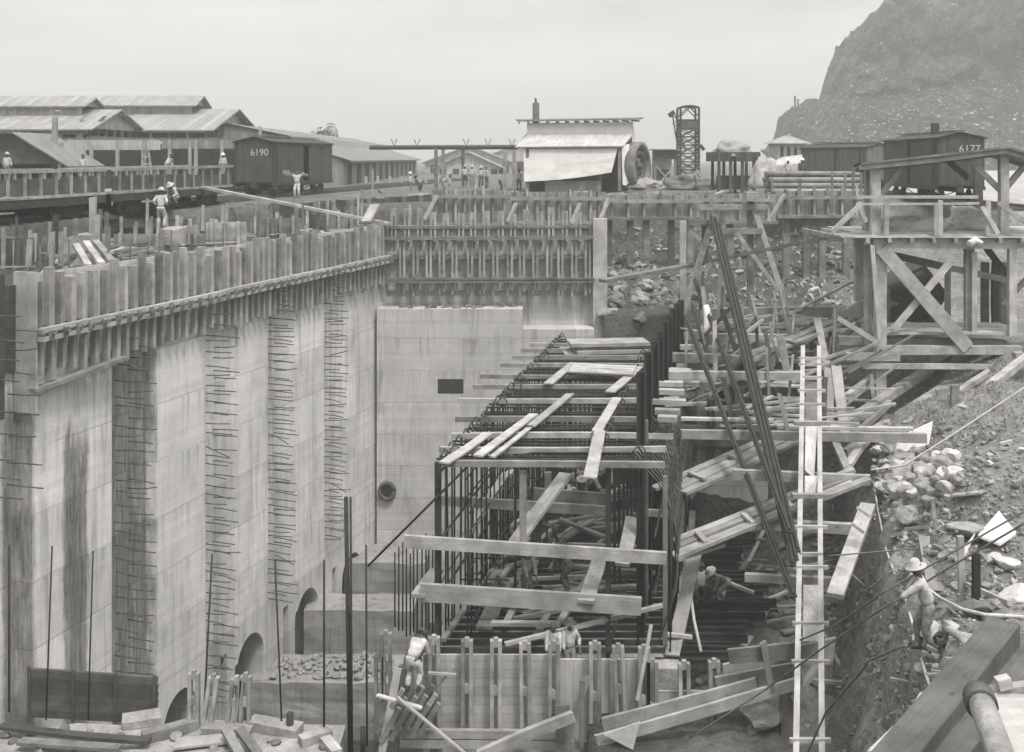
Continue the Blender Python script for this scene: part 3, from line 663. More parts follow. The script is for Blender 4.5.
    for i in range(34):                                             # second curtain inside the left face
        y = Y0 + .3 + (L - 1) * i / 33; x = CX0(y) + .75 + rnd.gauss(0, .03); m = MB(); m.tube([(x, y, zb), (x, y, zt)], .026, 5); m.build('curtain_bar', M['steel'], root)
    for k in range(9):
        z = zb + .5 + k * .55
        for u in (.115,):
            f = lambda y: CX0(y) + u * (CX1(y) - CX0(y)); m = MB(); m.tube([(f(Y0) + .04, Y0, z), (f(Y1) + .04, Y1, z + rnd.gauss(0, .05))], .024, 5); m.build('curtain_rail', M['steel'], root)
    for i in range(26):                                             # bent bars leaning in the right-hand bay
        y = Y0 + .6 + i * .62; m = MB(); x = CX1(y); m.tube([(x - .2, y, zt - .2), (x + .3, y - .3, zt - 2.2), (x + .2, y - .5, zt - 3.6), (x - .3, y - .5, zb + .2)], .022, 5); m.build('bent_bar', M['rust'], root)
    # splice mat to the left of the front
    for i in range(11):
        p = P(395 + i * 3.8 + rnd.uniform(-.7, .7), 548, 33 + rnd.uniform(0, 1.2)); c = p.copy(); c.z = -11.9; m = MB(); m.tube([c, p + Vector((0, 0, rnd.uniform(-.2, .6)))], .026, 5); m.build('splice_bar', M['steel'], root)
cage()

# one loose timber: name, label, two ends as (column, row, height or 'Y'depth), width, thickness, material
def pt(q): return P(q[0], q[1], q[3]) if len(q) == 4 else PZ(*q)
def loose(name, label, cat, a, b, w, h, mat='pine', group=None, up=(0, 0, 1)):
    return single(name, MB().board(pt(a), pt(b), w, h, up), M[mat], label, cat, group)
ZT = -5.88
G1 = 'loose planks lying on the cage'
for lab, a, b, w in (
    ('plank at the near left corner of the cage top, above the steel corner post', (444, 463), (488, 433), .38),
    ('longest plank of the cage top, second from its left corner', (478, 456), (534, 414), .36),
    ('narrow plank close beside the longest plank on the cage top', (492, 457), (529, 428), .2),
    ('plank end to end beyond the longest plank on the cage top', (531, 426), (570, 394), .34),
    ('plank along the left edge near the far end of the cage top', (548, 384), (574, 363), .42),
    ('wide plank on the cage top whose near end overhangs the front spreader', (590, 478), (600, 431), .42),
    ('plank on the right of the cage top, butting the overhanging wide plank', (597, 431), (617, 398), .38),
    ('farthest plank along the right edge of the cage top', (610, 392), (638, 367), .44)):
    loose('plank', lab, 'plank', (*a, ZT), (*b, ZT + .03), w * .85, .05, 'pine', G1)
for i in range(4):
    loose('plank', ('front', 'second', 'third', 'rear')[i] + ' white plank of four laid across the far end of the cage top', 'plank', (569 + i, 371 - i * 2.2, ZT + .1), (633 + i, 374 - i * 2.2, ZT + .1), .4, .06, 'pine', G1)
root = empty('lumber_stack', PZ(605, 358, ZT), 'neat stack of pale sawn boards at the far end of the cage', 'lumber stack')
for k in range(7):
    w = 3.6 - .25 * (k % 3); MB().beam(P(607, 352, 49) + Vector((-w / 2 + rnd.uniform(-.2, .2), k % 2 * .3, k * .15 - .5)), P(607, 352, 49) + Vector((w / 2, k % 2 * .3 + .4, k * .15 - .5)), 2.2 - .12 * k, .14).build('board', M['pine'], root)
G2 = 'planks and timbers inside the cage'
ZF = -11.3
for lab, a, b, w, mt in (
    ('sloping plank run down to the cage front from under the top bars', (566, 474, -7.0), (507, 554, 0, 31.5), .45, 'pine'),
    ('short plank steeply leaning against the inside right of the cage', (632, 518, 0, 34), (622, 565, 0, 31.6), .42, 'pine'),
    ('double plank walkway end above the big front rail of the cage', (601, 556, 0, 33.5), (586, 602, 0, 31.0), .45, 'wood'),
    ('long timber lying along the cage floor on its left side', (505, 556, ZF + .4), (443, 640, ZF + .3), .16, 'wood2'),
    ('pale plank along the floor left of the long floor timber', (437, 570, 0, 33), (418, 596, 0, 31.0), .4, 'pine'),
    ('timber leaning on the floor bars behind the two men at the form', (560, 590, ZF + .3), (534, 640, ZF + .2), .2, 'wood2'),
    ('narrow plank running back over the floor bars behind the crouching man', (600, 560, ZF + .3), (560, 622, ZF + .3), .2, 'wood'),
    ('plank lying back along the floor bars on the left half of the cage', (543, 545, ZF + .2), (505, 625, ZF + .2), .2, 'wood'),
    ('broad plank lying on the floor bars behind the front rail', (505, 583, ZF + .25), (484, 628, ZF + .25), .5, 'wood2'),
    ('long diagonal pole across the cage floor behind the front form', (505, 644, 0, 31), (663, 605, 0, 31.8), .14, 'pine'),
    ('sawn timber across the cage floor below the mid rail', (545, 524, 0, 39), (601, 515, 0, 40), .22, 'wood2'),
    ('second sawn timber crossing the first below the mid rail', (560, 519, 0, 39), (604, 537, 0, 38), .2, 'wood2'),
    ('plank propped along the left inner face of the cage', (510, 470, 0, 38), (430, 592, 0, 33), .35, 'wood')):
    loose('plank', lab, 'plank', a, b, w, .1, mt, G2)
for i in range(56):
    y = 32 + i * .34 + rnd.uniform(-.2, .2); xa = CX0(y) + rnd.uniform(.4, 3.5); ln = rnd.uniform(1.5, 3.4); a = rnd.uniform(-.4, 1.7)
    single('scrap_timber', MB().beam((xa, y, ZF + .1 + rnd.uniform(0, .25)), (xa + ln * math.cos(a), y + ln * math.sin(a), ZF + .15 + rnd.uniform(0, .5)), rnd.uniform(.1, .25), .1), M[rnd.choice(['wood', 'wood2', 'wood2'])], 'loose timber scattered over the floor bars inside the cage', 'timber', 'timbers scattered on the cage floor')

# ------------------------------------------------------------------ front formwork
def channel_stud(root, px, pt_, pb, Y, w=.1, gap=.12, lean=0.0, mat='wood'):
    a, b = P(px + lean, pb, Y), P(px, pt_, Y); m = MB(); d = Vector(((gap + w) / 2, 0, 0))
    for s in (-1, 1): m.beam(a + d * s, b + d * s, w, .18, up=(0, 1, 0))
    for q in (.02, .5, .98):
        p = a.lerp(b, q); m.beam(p - Vector((0, 0, .12)), p + Vector((0, 0, .12)), gap, .13, up=(0, 1, 0))
    o = m.build('stud', M[mat], root); return o
root = empty('front_formwork', (0, 30, -14), 'near formwork of horizontal boards with double slotted studs across the bottom', 'formwork')
pc = [(423, 655, 30.0), (520, 658, 30.0), (560, 661, 30.0), (700, 692, 30.2), (760, 690, 30.6)]
a, b = P(423, 655, 30.1), P(700, 665, 30.1); z0 = -14.2
MB().box(a.x, P(560, 0, 30.1).x, 30.1, 30.16, z0, a.z).build('panel', M['panel'], root)
MB().box(P(560, 0, 30.1).x + .003, P(655, 0, 30.1).x, 30.1, 30.16, z0, a.z - .12).build('panel', M['panel'], root)
MB().box(P(655, 0, 30.1).x + .003, P(752, 0, 30.1).x, 30.1, 30.16, z0, P(0, 691, 30.1).z).build('panel', M['panel'], root)
for px, t, b_, ln in ((434, 637, 752, 2), (467, 640, 736, 0), (496, 640, 740, 0), (525, 643, 738, 1), (554, 643, 745, 0), (595, 643, 748, 0), (618, 646, 730, 4), (644, 647, 752, 0), (652, 661, 752, 0), (684, 663, 752, 1), (714, 661, 752, 2)):
    channel_stud(root, px, t, b_, 29.85, lean=ln)
for z, x0, x1, y in ((P(0, 733, 29.7).z, 378, 560, 29.62), (P(0, 743, 29.7).z, 400, 600, 29.62)):
    MB().beam(XY(x0, y, z + .05), XY(x1, y, z), .14, .22).build('waler', M['wood'], root)
for px, t, b_ in ((612, 660, 752), (582, 680, 752)):
    MB().beam(P(px, b_, 29.4), P(px, t, 29.4), .13, .13, up=(0, 1, 0)).build('upright', M['wood2'], root)
# corner scaffold with brackets at the left end
root = empty('corner_scaffold', P(405, 740, 29.6), 'tangle of sloping bracket boards the bending man stands on', 'scaffold')
for px, t, b_ in ((386, 633, 700), (380, 655, 752), (401, 668, 752)): channel_stud(root, px, t, b_, 30.2, mat='wood2')
for i in range(5):
    for k in range(3):
        yy = 29.5 - k * .25 + i * .06; p = P(373 + i * 10 + k * 4, 722 + k * 10 - i * 2.2, yy); q = P(393 + i * 10 + k * 3, 690 + k * 9 - i * 1.2, yy - .1); MB().beam(p, q, .1, .13).build('bracket', M['wood' if (i + k) % 2 else 'wood2'], root)
MB().beam(P(382, 752, 29), P(398, 668, 29.3), .2, .06).build('board', M['pine'], root)
for lab, a, b, w, h, mt in (
    ('thin pale lath sloping down to the right from the bending man feet', (397, 697, 0, 28.6), (468, 756, 0, 28.4), .12, .05, 'pine'),
    ('thin lath lying level across the brackets under the bending man', (377, 695, 0, 28.7), (422, 708, 0, 28.7), .14, .05, 'pine'),
    ('long timber sloping up across the front form at the bottom', (478, 756, 0, 28.6), (573, 716, 0, 29.2), .16, .28, 'wood'),
    ('short board leaning against the form under the two men', (580, 703, 0, 29.6), (588, 676, 0, 29.7), .2, .06, 'pine'),
    ('small board crossed over the left end of the front form', (437, 689, 0, 29.5), (453, 666, 0, 29.4), .18, .06, 'wood'),
    ('thin strip crossed over the small board on the front form', (428, 673, 0, 29.3), (456, 675, 0, 29.3), .07, .06, 'wood'),
    ('broad plank standing beside the middle stud of the form', (565, 752, 0, 29.5), (562, 705, 0, 29.6), .4, .06, 'wood2'),
    ('leaning lath tied to the stud right of the two men', (637, 700, 0, 29.4), (651, 625, 0, 29.6), .09, .06, 'pine')):
    loose('board', lab, 'board', a, b, w, h, mt)

# ------------------------------------------------------------------ left foreground: ledge clutter, rods
for lab, px, t, b_, Y, r, lean in (
    ('thickest black steel rail standing upright in front of the culvert arches', 346, 497, 756, 30.5, .06, 4),
    ('thin steel rod upright beside the left picture edge', 9, 545, 712, 29.7, .03, 0),
    ('thin leaning steel rod before the first dark wall stain', 52, 546, 720, 30.0, .025, -6),
    ('thin steel rod between the first and second dark wall stain', 93, 551, 720, 30.1, .025, -5),
    ('long thin steel rod in front of the first pale dowel column', 212, 554, 732, 30.2, .028, -9),
    ('long thin steel rod leaning before the second arch', 275, 560, 732, 30.2, .028, 7),
    ('thin steel rod standing between the thick rail and the cage', 366, 545, 745, 30, .03, 1),
    ('thin steel rod rising from the nearest cross wall', 324, 560, 732, 30.2, .035, 0),
    ('stubby black pipe sticking up at the bottom of the pit', 290, 713, 756, 30, .1, 0),
    ('second stubby black pipe beside the corner scaffold', 363, 727, 756, 29.6, .07, 0)):
    m = MB(); m.tube([P(px + lean, b_, Y), P(px, t, Y)], r, 8 if r > .05 else 5); single('steel_rod', m, M['steel'], lab, 'steel rod')
m = MB(); m.tube([P(472, 462, 31.2), P(437, 497, 31.0), P(368, 566, 32.5)], .035, 6); single('steel_rod', m, M['steel'], 'long steel bar slanting down to the left from the front corner of the cage', 'steel rod')
m = MB(); m.tube([P(352, 756, 30.4), P(350.5, 497, 30.4)], .035, 6); single('steel_rod', m, M['steel'], 'slimmer steel bar touching the thickest black rail', 'steel rod')
for i, (px, t, lean) in enumerate(((194, 673, 0), (214, 677, -7), (237, 679, -6), (246, 676, -1))):
    root = empty('form_stud', P(px, 725, 30.3), ('double slotted timber stud standing leftmost on the ledge', 'double slotted timber stud leaning on the ledge below the first arch', 'slotted timber stud leaning close beside its upright neighbour', 'slotted timber stud upright at the end of the nearest cross wall')[i], 'stud', 'slotted studs standing on the ledge')
    channel_stud(root, px, t, 727, 30.25, .1, .11, lean)
zl = -12.98
for lab, a, b, w, h, mt in (
    ('weathered beam with a broken end on the left ledge', (142, 738, zl), (197, 724, zl), .3, .3, 'wood2'),
    ('left one of two boards propped on the ledge edge', (226, 730, 0, 29.4), (243, 760, 0, 28.4), .26, .1, 'wood'),
    ('right one of two boards propped on the ledge edge', (239, 729, 0, 29.4), (262, 760, 0, 28.4), .26, .1, 'wood2'),
    ('flat board on the ledge behind the propped boards', (175, 744, zl), (235, 738, zl), .5, .06, 'pine'),
    ('short block of timber near the thick black rail', (300, 742, zl), (330, 733, zl), .3, .25, 'wood'),
    ('loose plank next to the foot of the thick black rail', (322, 734, zl), (337, 752, zl), .3, .1, 'pine'),
    ('long dark plank at the bottom left edge of the ledge', (0, 726, zl + .1), (150, 741, zl + .1), .25, .1, 'dwood'),
    ('second dark plank in front of the long dark plank', (20, 741, zl + .1), (120, 748, zl + .1), .3, .08, 'wood2')):
    loose('board', lab, 'board', a, b, w, h, mt)
for lab, a, b, w, h in (('broad flat slab of pale concrete on the ledge left', (122, 722, zl), (160, 716, zl), .6, .2), ('flat slab of pale concrete on the ledge beside the slotted studs', (205, 727, zl), (252, 730, zl), .5, .16), ('stepped pale slab on the ledge behind the stubby pipe', (250, 722, zl), (300, 731, zl), .5, .24)):
    loose('concrete_slab', lab, 'slab', a, b, w, h, 'rawconc')

def rock_mesh(name, r, mat, seed, sq=(1, 1, .7), sub=3):
    b = bmesh.new(); bmesh.ops.create_icosphere(b, subdivisions=sub, radius=1)
    o_ = Vector((seed * 3.7, seed * 1.3, seed)); pl = [(Vector((rnd.gauss(0, 1), rnd.gauss(0, 1), rnd.gauss(0, 1))).normalized(), rnd.uniform(.55, .85)) for _ in range(13)]
    for v in b.verts:
        for n, d in pl:
            e = v.co.dot(n) - d
            if e > 0: v.co -= n * e
        v.co *= 1 + .14 * NV(v.co * 1.3 + o_) + .03 * NV(v.co * 4 + o_)
        v.co = Vector((v.co.x * sq[0], v.co.y * sq[1], v.co.z * sq[2])) * r
    me = bpy.data.meshes.new(name); b.to_mesh(me); b.free(); me.materials.append(mat); return me
ROCKS = {k: [rock_mesh('stone', 1, M[k], i + 1, (1, rnd.uniform(.7, 1), rnd.uniform(.55, .8))) for i in range(6)] for k in ('rock', 'rockl', 'rockd')}
def stone(p, r, mat, label, group=None, name='boulder', rot=None, sc=None):
    o = bpy.data.objects.new(name, rnd.choice(ROCKS[mat])); COL.objects.link(o); o.location = p
    o.scale = sc or (r, r, r); o.rotation_euler = (rnd.uniform(-.3, .3), rnd.uniform(-.3, .3), rnd.uniform(0, 6.3) if rot is None else rot); return tag(o, label, 'rock', group)
m = MB()
for _ in range(150):                                               # rubble on the nearest cross wall
    p = Vector((rnd.uniform(WX(44) + .2, -4.6), rnd.uniform(43, 45), -17.72)); stone(p, rnd.uniform(.06, .22), 'rock', 'piece of rubble on top of the nearest cross wall', 'rubble on the nearest cross wall', 'rubble_stone')
for _ in range(60):
    p = Vector((rnd.uniform(-15, -5), rnd.uniform(27.5, 30.2), -13.05)); stone(p, rnd.uniform(.05, .2), rnd.choice(['rockd', 'rock']), 'small stone lying on the left ledge', 'stones on the left ledge', 'ledge_stone')
# ------------------------------------------------------------------ right-hand pit: bulkhead, struts, leaning steel, ladder
root = empty('bulkhead_form', (9, 45, -12), 'concrete bulkhead form with upright channels standing behind the leaning steel', 'formwork')
a, b = P(676, 388, 45), P(768, 388, 45)
MB().box(a.x, b.x, 45, 45.3, -12.7, -6.6).build('panel', M['conc'], root)
for i, px in enumerate((693, 711, 731, 749, 765)):
    p = P(px, 386, 44.85); m = MB()
    for s in (-.1, .1): m.beam(p + Vector((s, 0, .2)), p + Vector((s, 0, -3.1)), .09, .16, up=(0, 1, 0))
    m.build('stud', M['wood2'], root)
MB().beam(P(680, 433, 44.6), P(768, 436, 44.6), .16, .35).build('waler', M['wood'], root)
MB().beam(P(680, 441, 44.6), P(768, 444, 44.6), .16, .3).build('waler', M['wood2'], root)

root = empty('timber_trestle', P(735, 312, 52.5), 'tall timber trestle with splayed legs and cross braces above the middle of the pit', 'trestle')
for px, t, b_, mt in ((722, 206, 312, 'wood'), (750, 200, 312, 'wood2')): MB().beam(P(px, b_, 52.5), P(px, t, 52.5), .26, .26, up=(0, 1, 0)).build('post', M[mt], root)
for a, b in (((714, 215), (683, 314)), ((755, 211), (788, 312))): MB().beam(P(*b, 52.2), P(*a, 52.2), .26, .2, up=(0, 1, 0)).build('leg', M['wood'], root)
for a, b in (((737, 233), (778, 290)), ((717, 256), (697, 280)), ((690, 231), (701, 240))): MB().beam(P(*a, 51.95), P(*b, 51.95), .2, .12, up=(0, 1, 0)).build('brace', M['wood'], root)
for x0, x1, py, mt in ((699, 768, 207, 'wood'), (716, 762, 231, 'wood2'), (688, 716, 222, 'wood2')): MB().beam(P(x0, py, 52.1), P(x1, py, 52.1), .22, .26).build('cap_beam', M[mt], root)
m = MB(); m.box(P(745, 0, 52).x, P(757, 0, 52).x, 51.6, 52.4, P(0, 201, 52).z, P(0, 192, 52).z); single('white_bundle', m, M['pine'], 'small bundle of pale laths on top of the timber trestle', 'bundle')
loose('post', 'pale square post standing left of the timber trestle', 'post', (683, 300, 0, 55), (683, 221, 0, 55), .3, .3, 'pine', up=(0, 1, 0))
for i, (lab, a, b) in enumerate((
    ('long bent plank walkway rising right across the middle of the picture', (602, 281, 50), (690, 265, 53)),
    ('upper reach of the rising plank walkway, ending at the pale post', (690, 265, 53), (860, 231, 47)))):
    single('gangplank', MB().beam(P(*a), P(*b), .5, .14), M['wood2'], lab, 'gangplank')

# dark steel leaning from the trestle into the pit
G = 'dark steel bars leaning into the pit'
def steelbar(lab, a, b, w, h=.16):
    m = MB(); pa, pb = P(*a), P(*b); m.beam(pa, pb, w, h * .3, up=(0, -1, .3)); m.beam(pa + Vector((0, .06, .03)), pb + Vector((0, .06, .03)), w * .35, h, up=(0, -1, .3)); single('steel_bar', m, M['steel'], lab, 'steel bar', G)
for lab, a, b, w in (
    ('longest leaning steel rail, leftmost of the close bundle from the trestle top', (711, 216, 51.8), (793, 566, 29.8), .17),
    ('leaning steel rail in the middle of the close bundle from the trestle top', (715, 218, 51.9), (796, 560, 30), .16),
    ('leaning steel rail rightmost in the close bundle from the trestle top', (719, 224, 52), (798, 552, 30.3), .15),
    ('leaning steel rail behind the bundle, ending halfway down', (721, 240, 52.1), (766, 425, 38), .2),
    ('leaning steel rail that starts under the trestle and crosses both plank bundles', (709, 316, 45), (790, 533, 30.4), .18),
    ('lowest leaning steel rail, its foot deepest in the pit', (686, 318, 44), (794, 597, 29.2), .18),
    ('short leaning steel bar between two longer ones over the struts', (722, 310, 46), (748, 385, 42.5), .2),
    ('short leaning steel bar nearest the tall channel irons', (693, 306, 47), (724, 405, 42), .22),
    ('short leaning steel bar left of the trestle leg', (695, 280, 50), (711, 324, 47.5), .22),
    ('thin steel bar crossing the leaning bars the other way', (730, 308, 47), (700, 341, 45), .14)): steelbar(lab, a, b, w)
for i in range(84):                                                 # props and laths set among the struts
    px, py = rnd.uniform(684, 850), rnd.uniform(318, 430); Y = 50 - (py - 312) * .105 + rnd.uniform(-.5, .5); a = P(px, py, Y); kind = rnd.random()
    if kind < .45: b = a + Vector((rnd.gauss(0, .25), rnd.gauss(0, .3), rnd.uniform(.7, 2.4))); a.z -= .6
    elif kind < .8: b = a + Vector((rnd.uniform(1.2, 4.5) * rnd.choice((-1, 1)), rnd.gauss(0, .5), rnd.uniform(-.1, .5)))
    else: b = a + Vector((rnd.uniform(1, 3.2), rnd.gauss(0, .5), rnd.uniform(.5, 1.6)))
    single('prop', MB().board(a, b, rnd.uniform(.06, .17), rnd.uniform(.04, .12)), M[rnd.choice(['wood', 'wood2', 'wood', 'pine', 'dwood'])], 'prop or lath set among the cross struts right of the cage', 'prop', 'props among the cross struts')
for i in range(34):                                                 # thin cross boards between the cage and the bank
    px, py = rnd.uniform(676, 790), rnd.uniform(316, 430); Y = 50.3 - (py - 312) * .108 + rnd.uniform(-.4, .4); a = P(px, py, Y); L = rnd.uniform(2.5, 6.0)
    single('cross_board', MB().board(a, a + Vector((L, rnd.gauss(0, .5), rnd.gauss(0, .18))), rnd.uniform(.1, .3), rnd.uniform(.05, .12)), M[rnd.choice(['wood', 'pine', 'wood', 'stage'])], 'cross board laid from the cage towards the bank', 'board', 'cross boards between cage and bank')
for i, (a, b) in enumerate((((868, 405, 43), (975, 352, 48)), ((845, 452, 39), (915, 405, 42)), ((905, 425, 39.5), (1008, 360, 44)), ((842, 400, 42.5), (878, 372, 44)))):
    loose('timber', ('long thin raking timber under the staging, uppermost', 'short raking timber low on the bank by the ladder planks', 'raking timber nearest the grass under the staging', 'stub of raking timber beside the front leg of the staging')[i], 'timber', (a[0], a[1], 0, a[2]), (b[0], b[1], 0, b[2]), .24, .2, ('stage', 'wood', 'stage', 'pine')[i], 'raking timbers below the staging')
for i in range(34):                                                 # loose timber on the dirt floor of the pit
    y = rnd.uniform(31.5, 44); x = rnd.uniform(CX1(y) + .6, BX(y) - 1.8); a = rnd.gauss(.2, .7); L = rnd.uniform(.8, 3.2)
    single('pit_timber', MB().board((x, y, zg(x, y) + .1), (x + L * math.cos(a), y + L * math.sin(a), zg(x, y) + .15 + rnd.uniform(0, .5)), rnd.uniform(.08, .24), .08), M[rnd.choice(['wood', 'wood2', 'wood2'])], 'loose timber on the floor of the right-hand pit', 'timber', 'timber on the right pit floor')
m = MB(); m.tube([P(706, 305, 46.5), P(708, 315, 46.4), P(707, 327, 46.3), P(704, 334, 46.2)], [.12, .18, .16, .1], 7); single('white_rag', m, M['white'], 'white rag hanging on the leaning steel near the trestle', 'rag')

# timber struts across the pit
GS = 'cross struts over the right-hand pit'
for lab, a, b, w, h, mt in (
    ('rearmost stacked strut timbers right under the trestle feet', (690, 314, 51), (842, 312, 50), .5, .5, 'wood'),
    ('second strut across the pit, behind the leaning steel', (688, 327, 49), (820, 327, 48.5), .3, .25, 'wood2'),
    ('third strut across the pit, behind the leaning steel', (684, 336, 47.5), (805, 337, 47), .35, .25, 'wood'),
    ('fourth strut across the pit, thinner and paler', (680, 347, 46.3), (718, 348, 46.2), .35, .2, 'pine'),
    ('fourth strut continued on the right of the steel bundle', (750, 344, 46.5), (815, 345, 46.3), .35, .2, 'wood2'),
    ('fifth strut across the pit from the channel irons to the ladder', (672, 357, 43.8), (775, 361, 43.2), .4, .34, 'wood2'),
    ('sixth strut across the pit from the channel irons to the ladder', (668, 375, 41.5), (802, 376, 41.2), .3, .3, 'wood'),
    ('seventh strut with its end near the ladder chute', (700, 385, 41.0), (712, 387, 41.0), .3, .3, 'wood2'),
    ('long strut passing behind the ladder onto the dirt bank', (681, 434, 37.2), (926, 438, 36.0), .2, .3, 'wood'),
    ('strut behind the tin sheets of the ladder, resting on the bank', (733, 474, 34.4), (870, 480, 33.6), .22, .3, 'wood'),
    ('short pale board on top of the strut behind the ladder tin', (785, 474, 34.2), (822, 476, 34.0), .2, .12, 'pine'),
    ('strut low in the pit joining the ladder foot and the bank', (762, 524, 33), (855, 529, 32), .22, .3, 'wood'),
    ('lowest strut, pale, behind the foot of the ladder', (745, 577, 31.6), (846, 582, 31.0), .2, .22, 'pine')):
    loose('strut', lab, 'strut', (a[0], a[1], 0, a[2]), (b[0], b[1], 0, b[2]), w, h, mt, GS)
for i, (py, x0, x1) in enumerate(((383, 648, 683), (391, 650, 684), (401, 652, 686), (411, 655, 680), (418, 658, 677))):
    loose('stub_plank', 'stub of plank poking out right of the channel irons, ' + ('topmost', 'second down', 'third down', 'fourth down', 'lowest')[i] + ' of five', 'plank', (x0, py, 0, 38.5 - i), (x1, py + 1, 0, 38.3 - i), .35, .16, ('pine', 'wood')[i % 2], 'stub planks beside the channel irons')
for i, (px0, py0, px1, py1, w) in enumerate(((663, 383, 704, 384, .8), (680, 392, 735, 380, 1.2), (668, 369, 690, 371, .6), (720, 378, 748, 380, 1.0))):
    loose('platform_board', ('pale board', 'broad pale board', 'short pale board', 'pale square board')[i] + ' lying on the struts beside the channel irons', 'board', (px0, py0, 0, 42 + i % 2), (px1, py1, 0, 41.6), w, .06, 'pine')
def bundle(lab, a, b, rows, w=.32, h=.1, mt='wood', cleats=((.3), (.7))):
    pa, pb = P(*a), P(*b); root = empty('plank_bundle', pa, lab, 'plank bundle'); d = (pb - pa).normalized(); sd_ = d.cross(Vector((0, 0, 1))).normalized(); u2 = sd_.cross(d)
    for r in range(rows):
        o1, o2 = rnd.uniform(-.3, .5), rnd.uniform(-.5, .3); q = sd_ * (r - rows / 2) * (w + .02) + u2 * rnd.uniform(-.05, .05)
        MB().board(pa + d * o1 + q, pb + d * o2 + q, w, h).build('plank', M[mt], root)
    for c in cleats:
        p = pa.lerp(pb, c) + u2 * (h * .5 + .06); MB().beam(p - sd_ * .5, p + sd_ * .35, .18, .08).build('cleat', M['pine'], root)
bundle('bundle of long planks sloping up to the ladder behind the leaning steel', (672, 492, 35.5), (802, 433, 38), 4, cleats=(.2, .5, .72))
bundle('bundle of long planks sloping up past the ladder foot, three white cleats on it', (668, 556, 32.6), (862, 478, 33.5), 4, cleats=(.18, .42, .62))
loose('plank', 'single plank tucked under the lower sloping bundle', 'plank', (676, 558, 0, 32.3), (722, 543, 0, 32.8), .4, .1, 'wood')
bundle('long plank ramp climbing right from the pit towards the platform', (742, 362, 43), (890, 303, 47), 3, mt='wood2', cleats=(.3, .8))
for i, (lab, a, b) in enumerate((
    ('plank on edge along the plank ramp, close to its upper end', (842, 337, 46), (880, 310, 48)),
    ('upright board leaning on the plank ramp at its middle', (790, 388, 43), (780, 335, 43)),
    ('upright board leaning across the struts near the ladder top', (828, 370, 44), (817, 318, 45)),
    ('short upright board by the strut ends left of the ladder', (783, 362, 43), (775, 338, 43.5)),
    ('board leaning out from the pale post in front of the worker', (836, 317, 46), (838, 305, 46)),
    ('slim rail sloping up along the dirt ramp', (795, 311, 50), (862, 276, 50)))):
    loose('board', lab, 'board', (a[0], a[1], 0, a[2]), (b[0], b[1], 0, b[2]), .3, .08, 'wood')

LB, LT = 26.0, 38.0
def ladder():
    root = empty('ladder', P(806, 752, 29.5), 'tall pale timber ladder with tin chute sheets rising from the pit floor', 'ladder')
    a0, a1 = P(796, 760, LB), P(803, 347, LT); b0, b1 = P(822, 760, LB), P(819, 347, LT)
    for a, b in ((a0, a1), (b0, b1)): MB().beam(a, b, .14, .16).build('rail', M['pine'], root)
    for py in (358, 364, 377, 390, 404, 423, 526, 553, 566, 622, 660, 738):
        q = (760 - py) / 413.0; q = q * LB / (LT + q * (LB - LT))                 # screen fraction to distance along the rails
        p0, p1 = a0.lerp(a1, q), b0.lerp(b1, q); d = (p1 - p0) * (.04 if py % 2 else .3); MB().beam(p0 - d + Vector((0, -.1, 0)), p1 + d + Vector((0, -.1, 0)), .1, .1).build('rung', M['pine'], root)
    for py in (422, 494):
        q = (760 - py) / 413.0; q = q * LB / (LT + q * (LB - LT)); p0, p1 = a0.lerp(a1, q), b0.lerp(b1, q); d = (p1 - p0) * .5; MB().beam(p0 - d + Vector((0, -.15, 0)), p1 + d + Vector((0, -.15, 0)), .2, .12).build('crosspiece', M['wood'], root)
    for pys, mt in (((425, 470), 'tin'), ((476, 492), 'tin'), ((385, 420), 'wood2'), ((585, 640), 'rawconc')):
        c = []
        for py in pys:
            q = (760 - py) / 413.0; q = q * LB / (LT + q * (LB - LT)); c.append((a0.lerp(a1, q) + Vector((.1, -.1, .02)), b0.lerp(b1, q) + Vector((-.1, -.1, .02))))
        m = MB(); m.prism([c[0][0], c[0][1], c[1][1] + (Vector((-.1, 0, -.25)) if mt == 'tin' else Vector()), c[1][0]], (0, .06, 0)); m.build('chute_sheet', M[mt], root, fix=True)
ladder()
for lab, a, b in (('pale plank standing right of the ladder, left of a pair', (828, 432, 39), (829, 368, 40)), ('pale plank leaning right of the ladder, right of a pair', (845, 432, 39), (836, 366, 40))):
    loose('plank', lab, 'plank', (a[0], a[1], 0, a[2]), (b[0], b[1], 0, b[2]), .36, .08, 'pine', up=(0, 1, 0))

# rails and bars stacked on the pit floor
G = 'steel rails on the right-hand pit floor'
def rail_stack(lab, x0, x1, y0, Y0, n, dY, z):
    root = empty('rail_stack', XY(x0, Y0, z), lab, 'rail stack')
    for i in range(n):
        Y = Y0 + i * dY; zz = z + rnd.uniform(0, .15); m = MB(); a = XY(x0 + rnd.uniform(-4, 6), Y, zz); b = XY(x1 + rnd.uniform(-14, 6), Y + rnd.uniform(-.2, .2), zz + rnd.uniform(-.1, .1))
        m.beam(a, b, .14, .05); m.beam(a + Vector((0, 0, .12)), b + Vector((0, 0, .12)), .05, .2); m.beam(a + Vector((0, 0, .22)), b + Vector((0, 0, .22)), .1, .05); m.build('rail', M['steel'], root)
rail_stack('stack of dark rails lying farthest back on the right pit floor', 668, 752, 0, 40.0, 7, .55, -12.3)
rail_stack('wide stack of dark rails beside the two sitting men', 662, 775, 0, 35.3, 8, .5, -12.2)
rail_stack('stack of dark rails close behind the front form on the right', 640, 748, 0, 31.6, 7, .42, -12.1)
loose('plank', 'steep pale plank leaning from the rails to the pit floor', 'plank', (672, 656, 0, 31.5), (695, 553, 0, 34.5), .42, .08, 'pine')
loose('cleat', 'cross cleat nailed near the foot of the steep pale plank', 'cleat', (664, 634, 0, 31.9), (692, 637, 0, 31.9), .12, .1, 'pine')
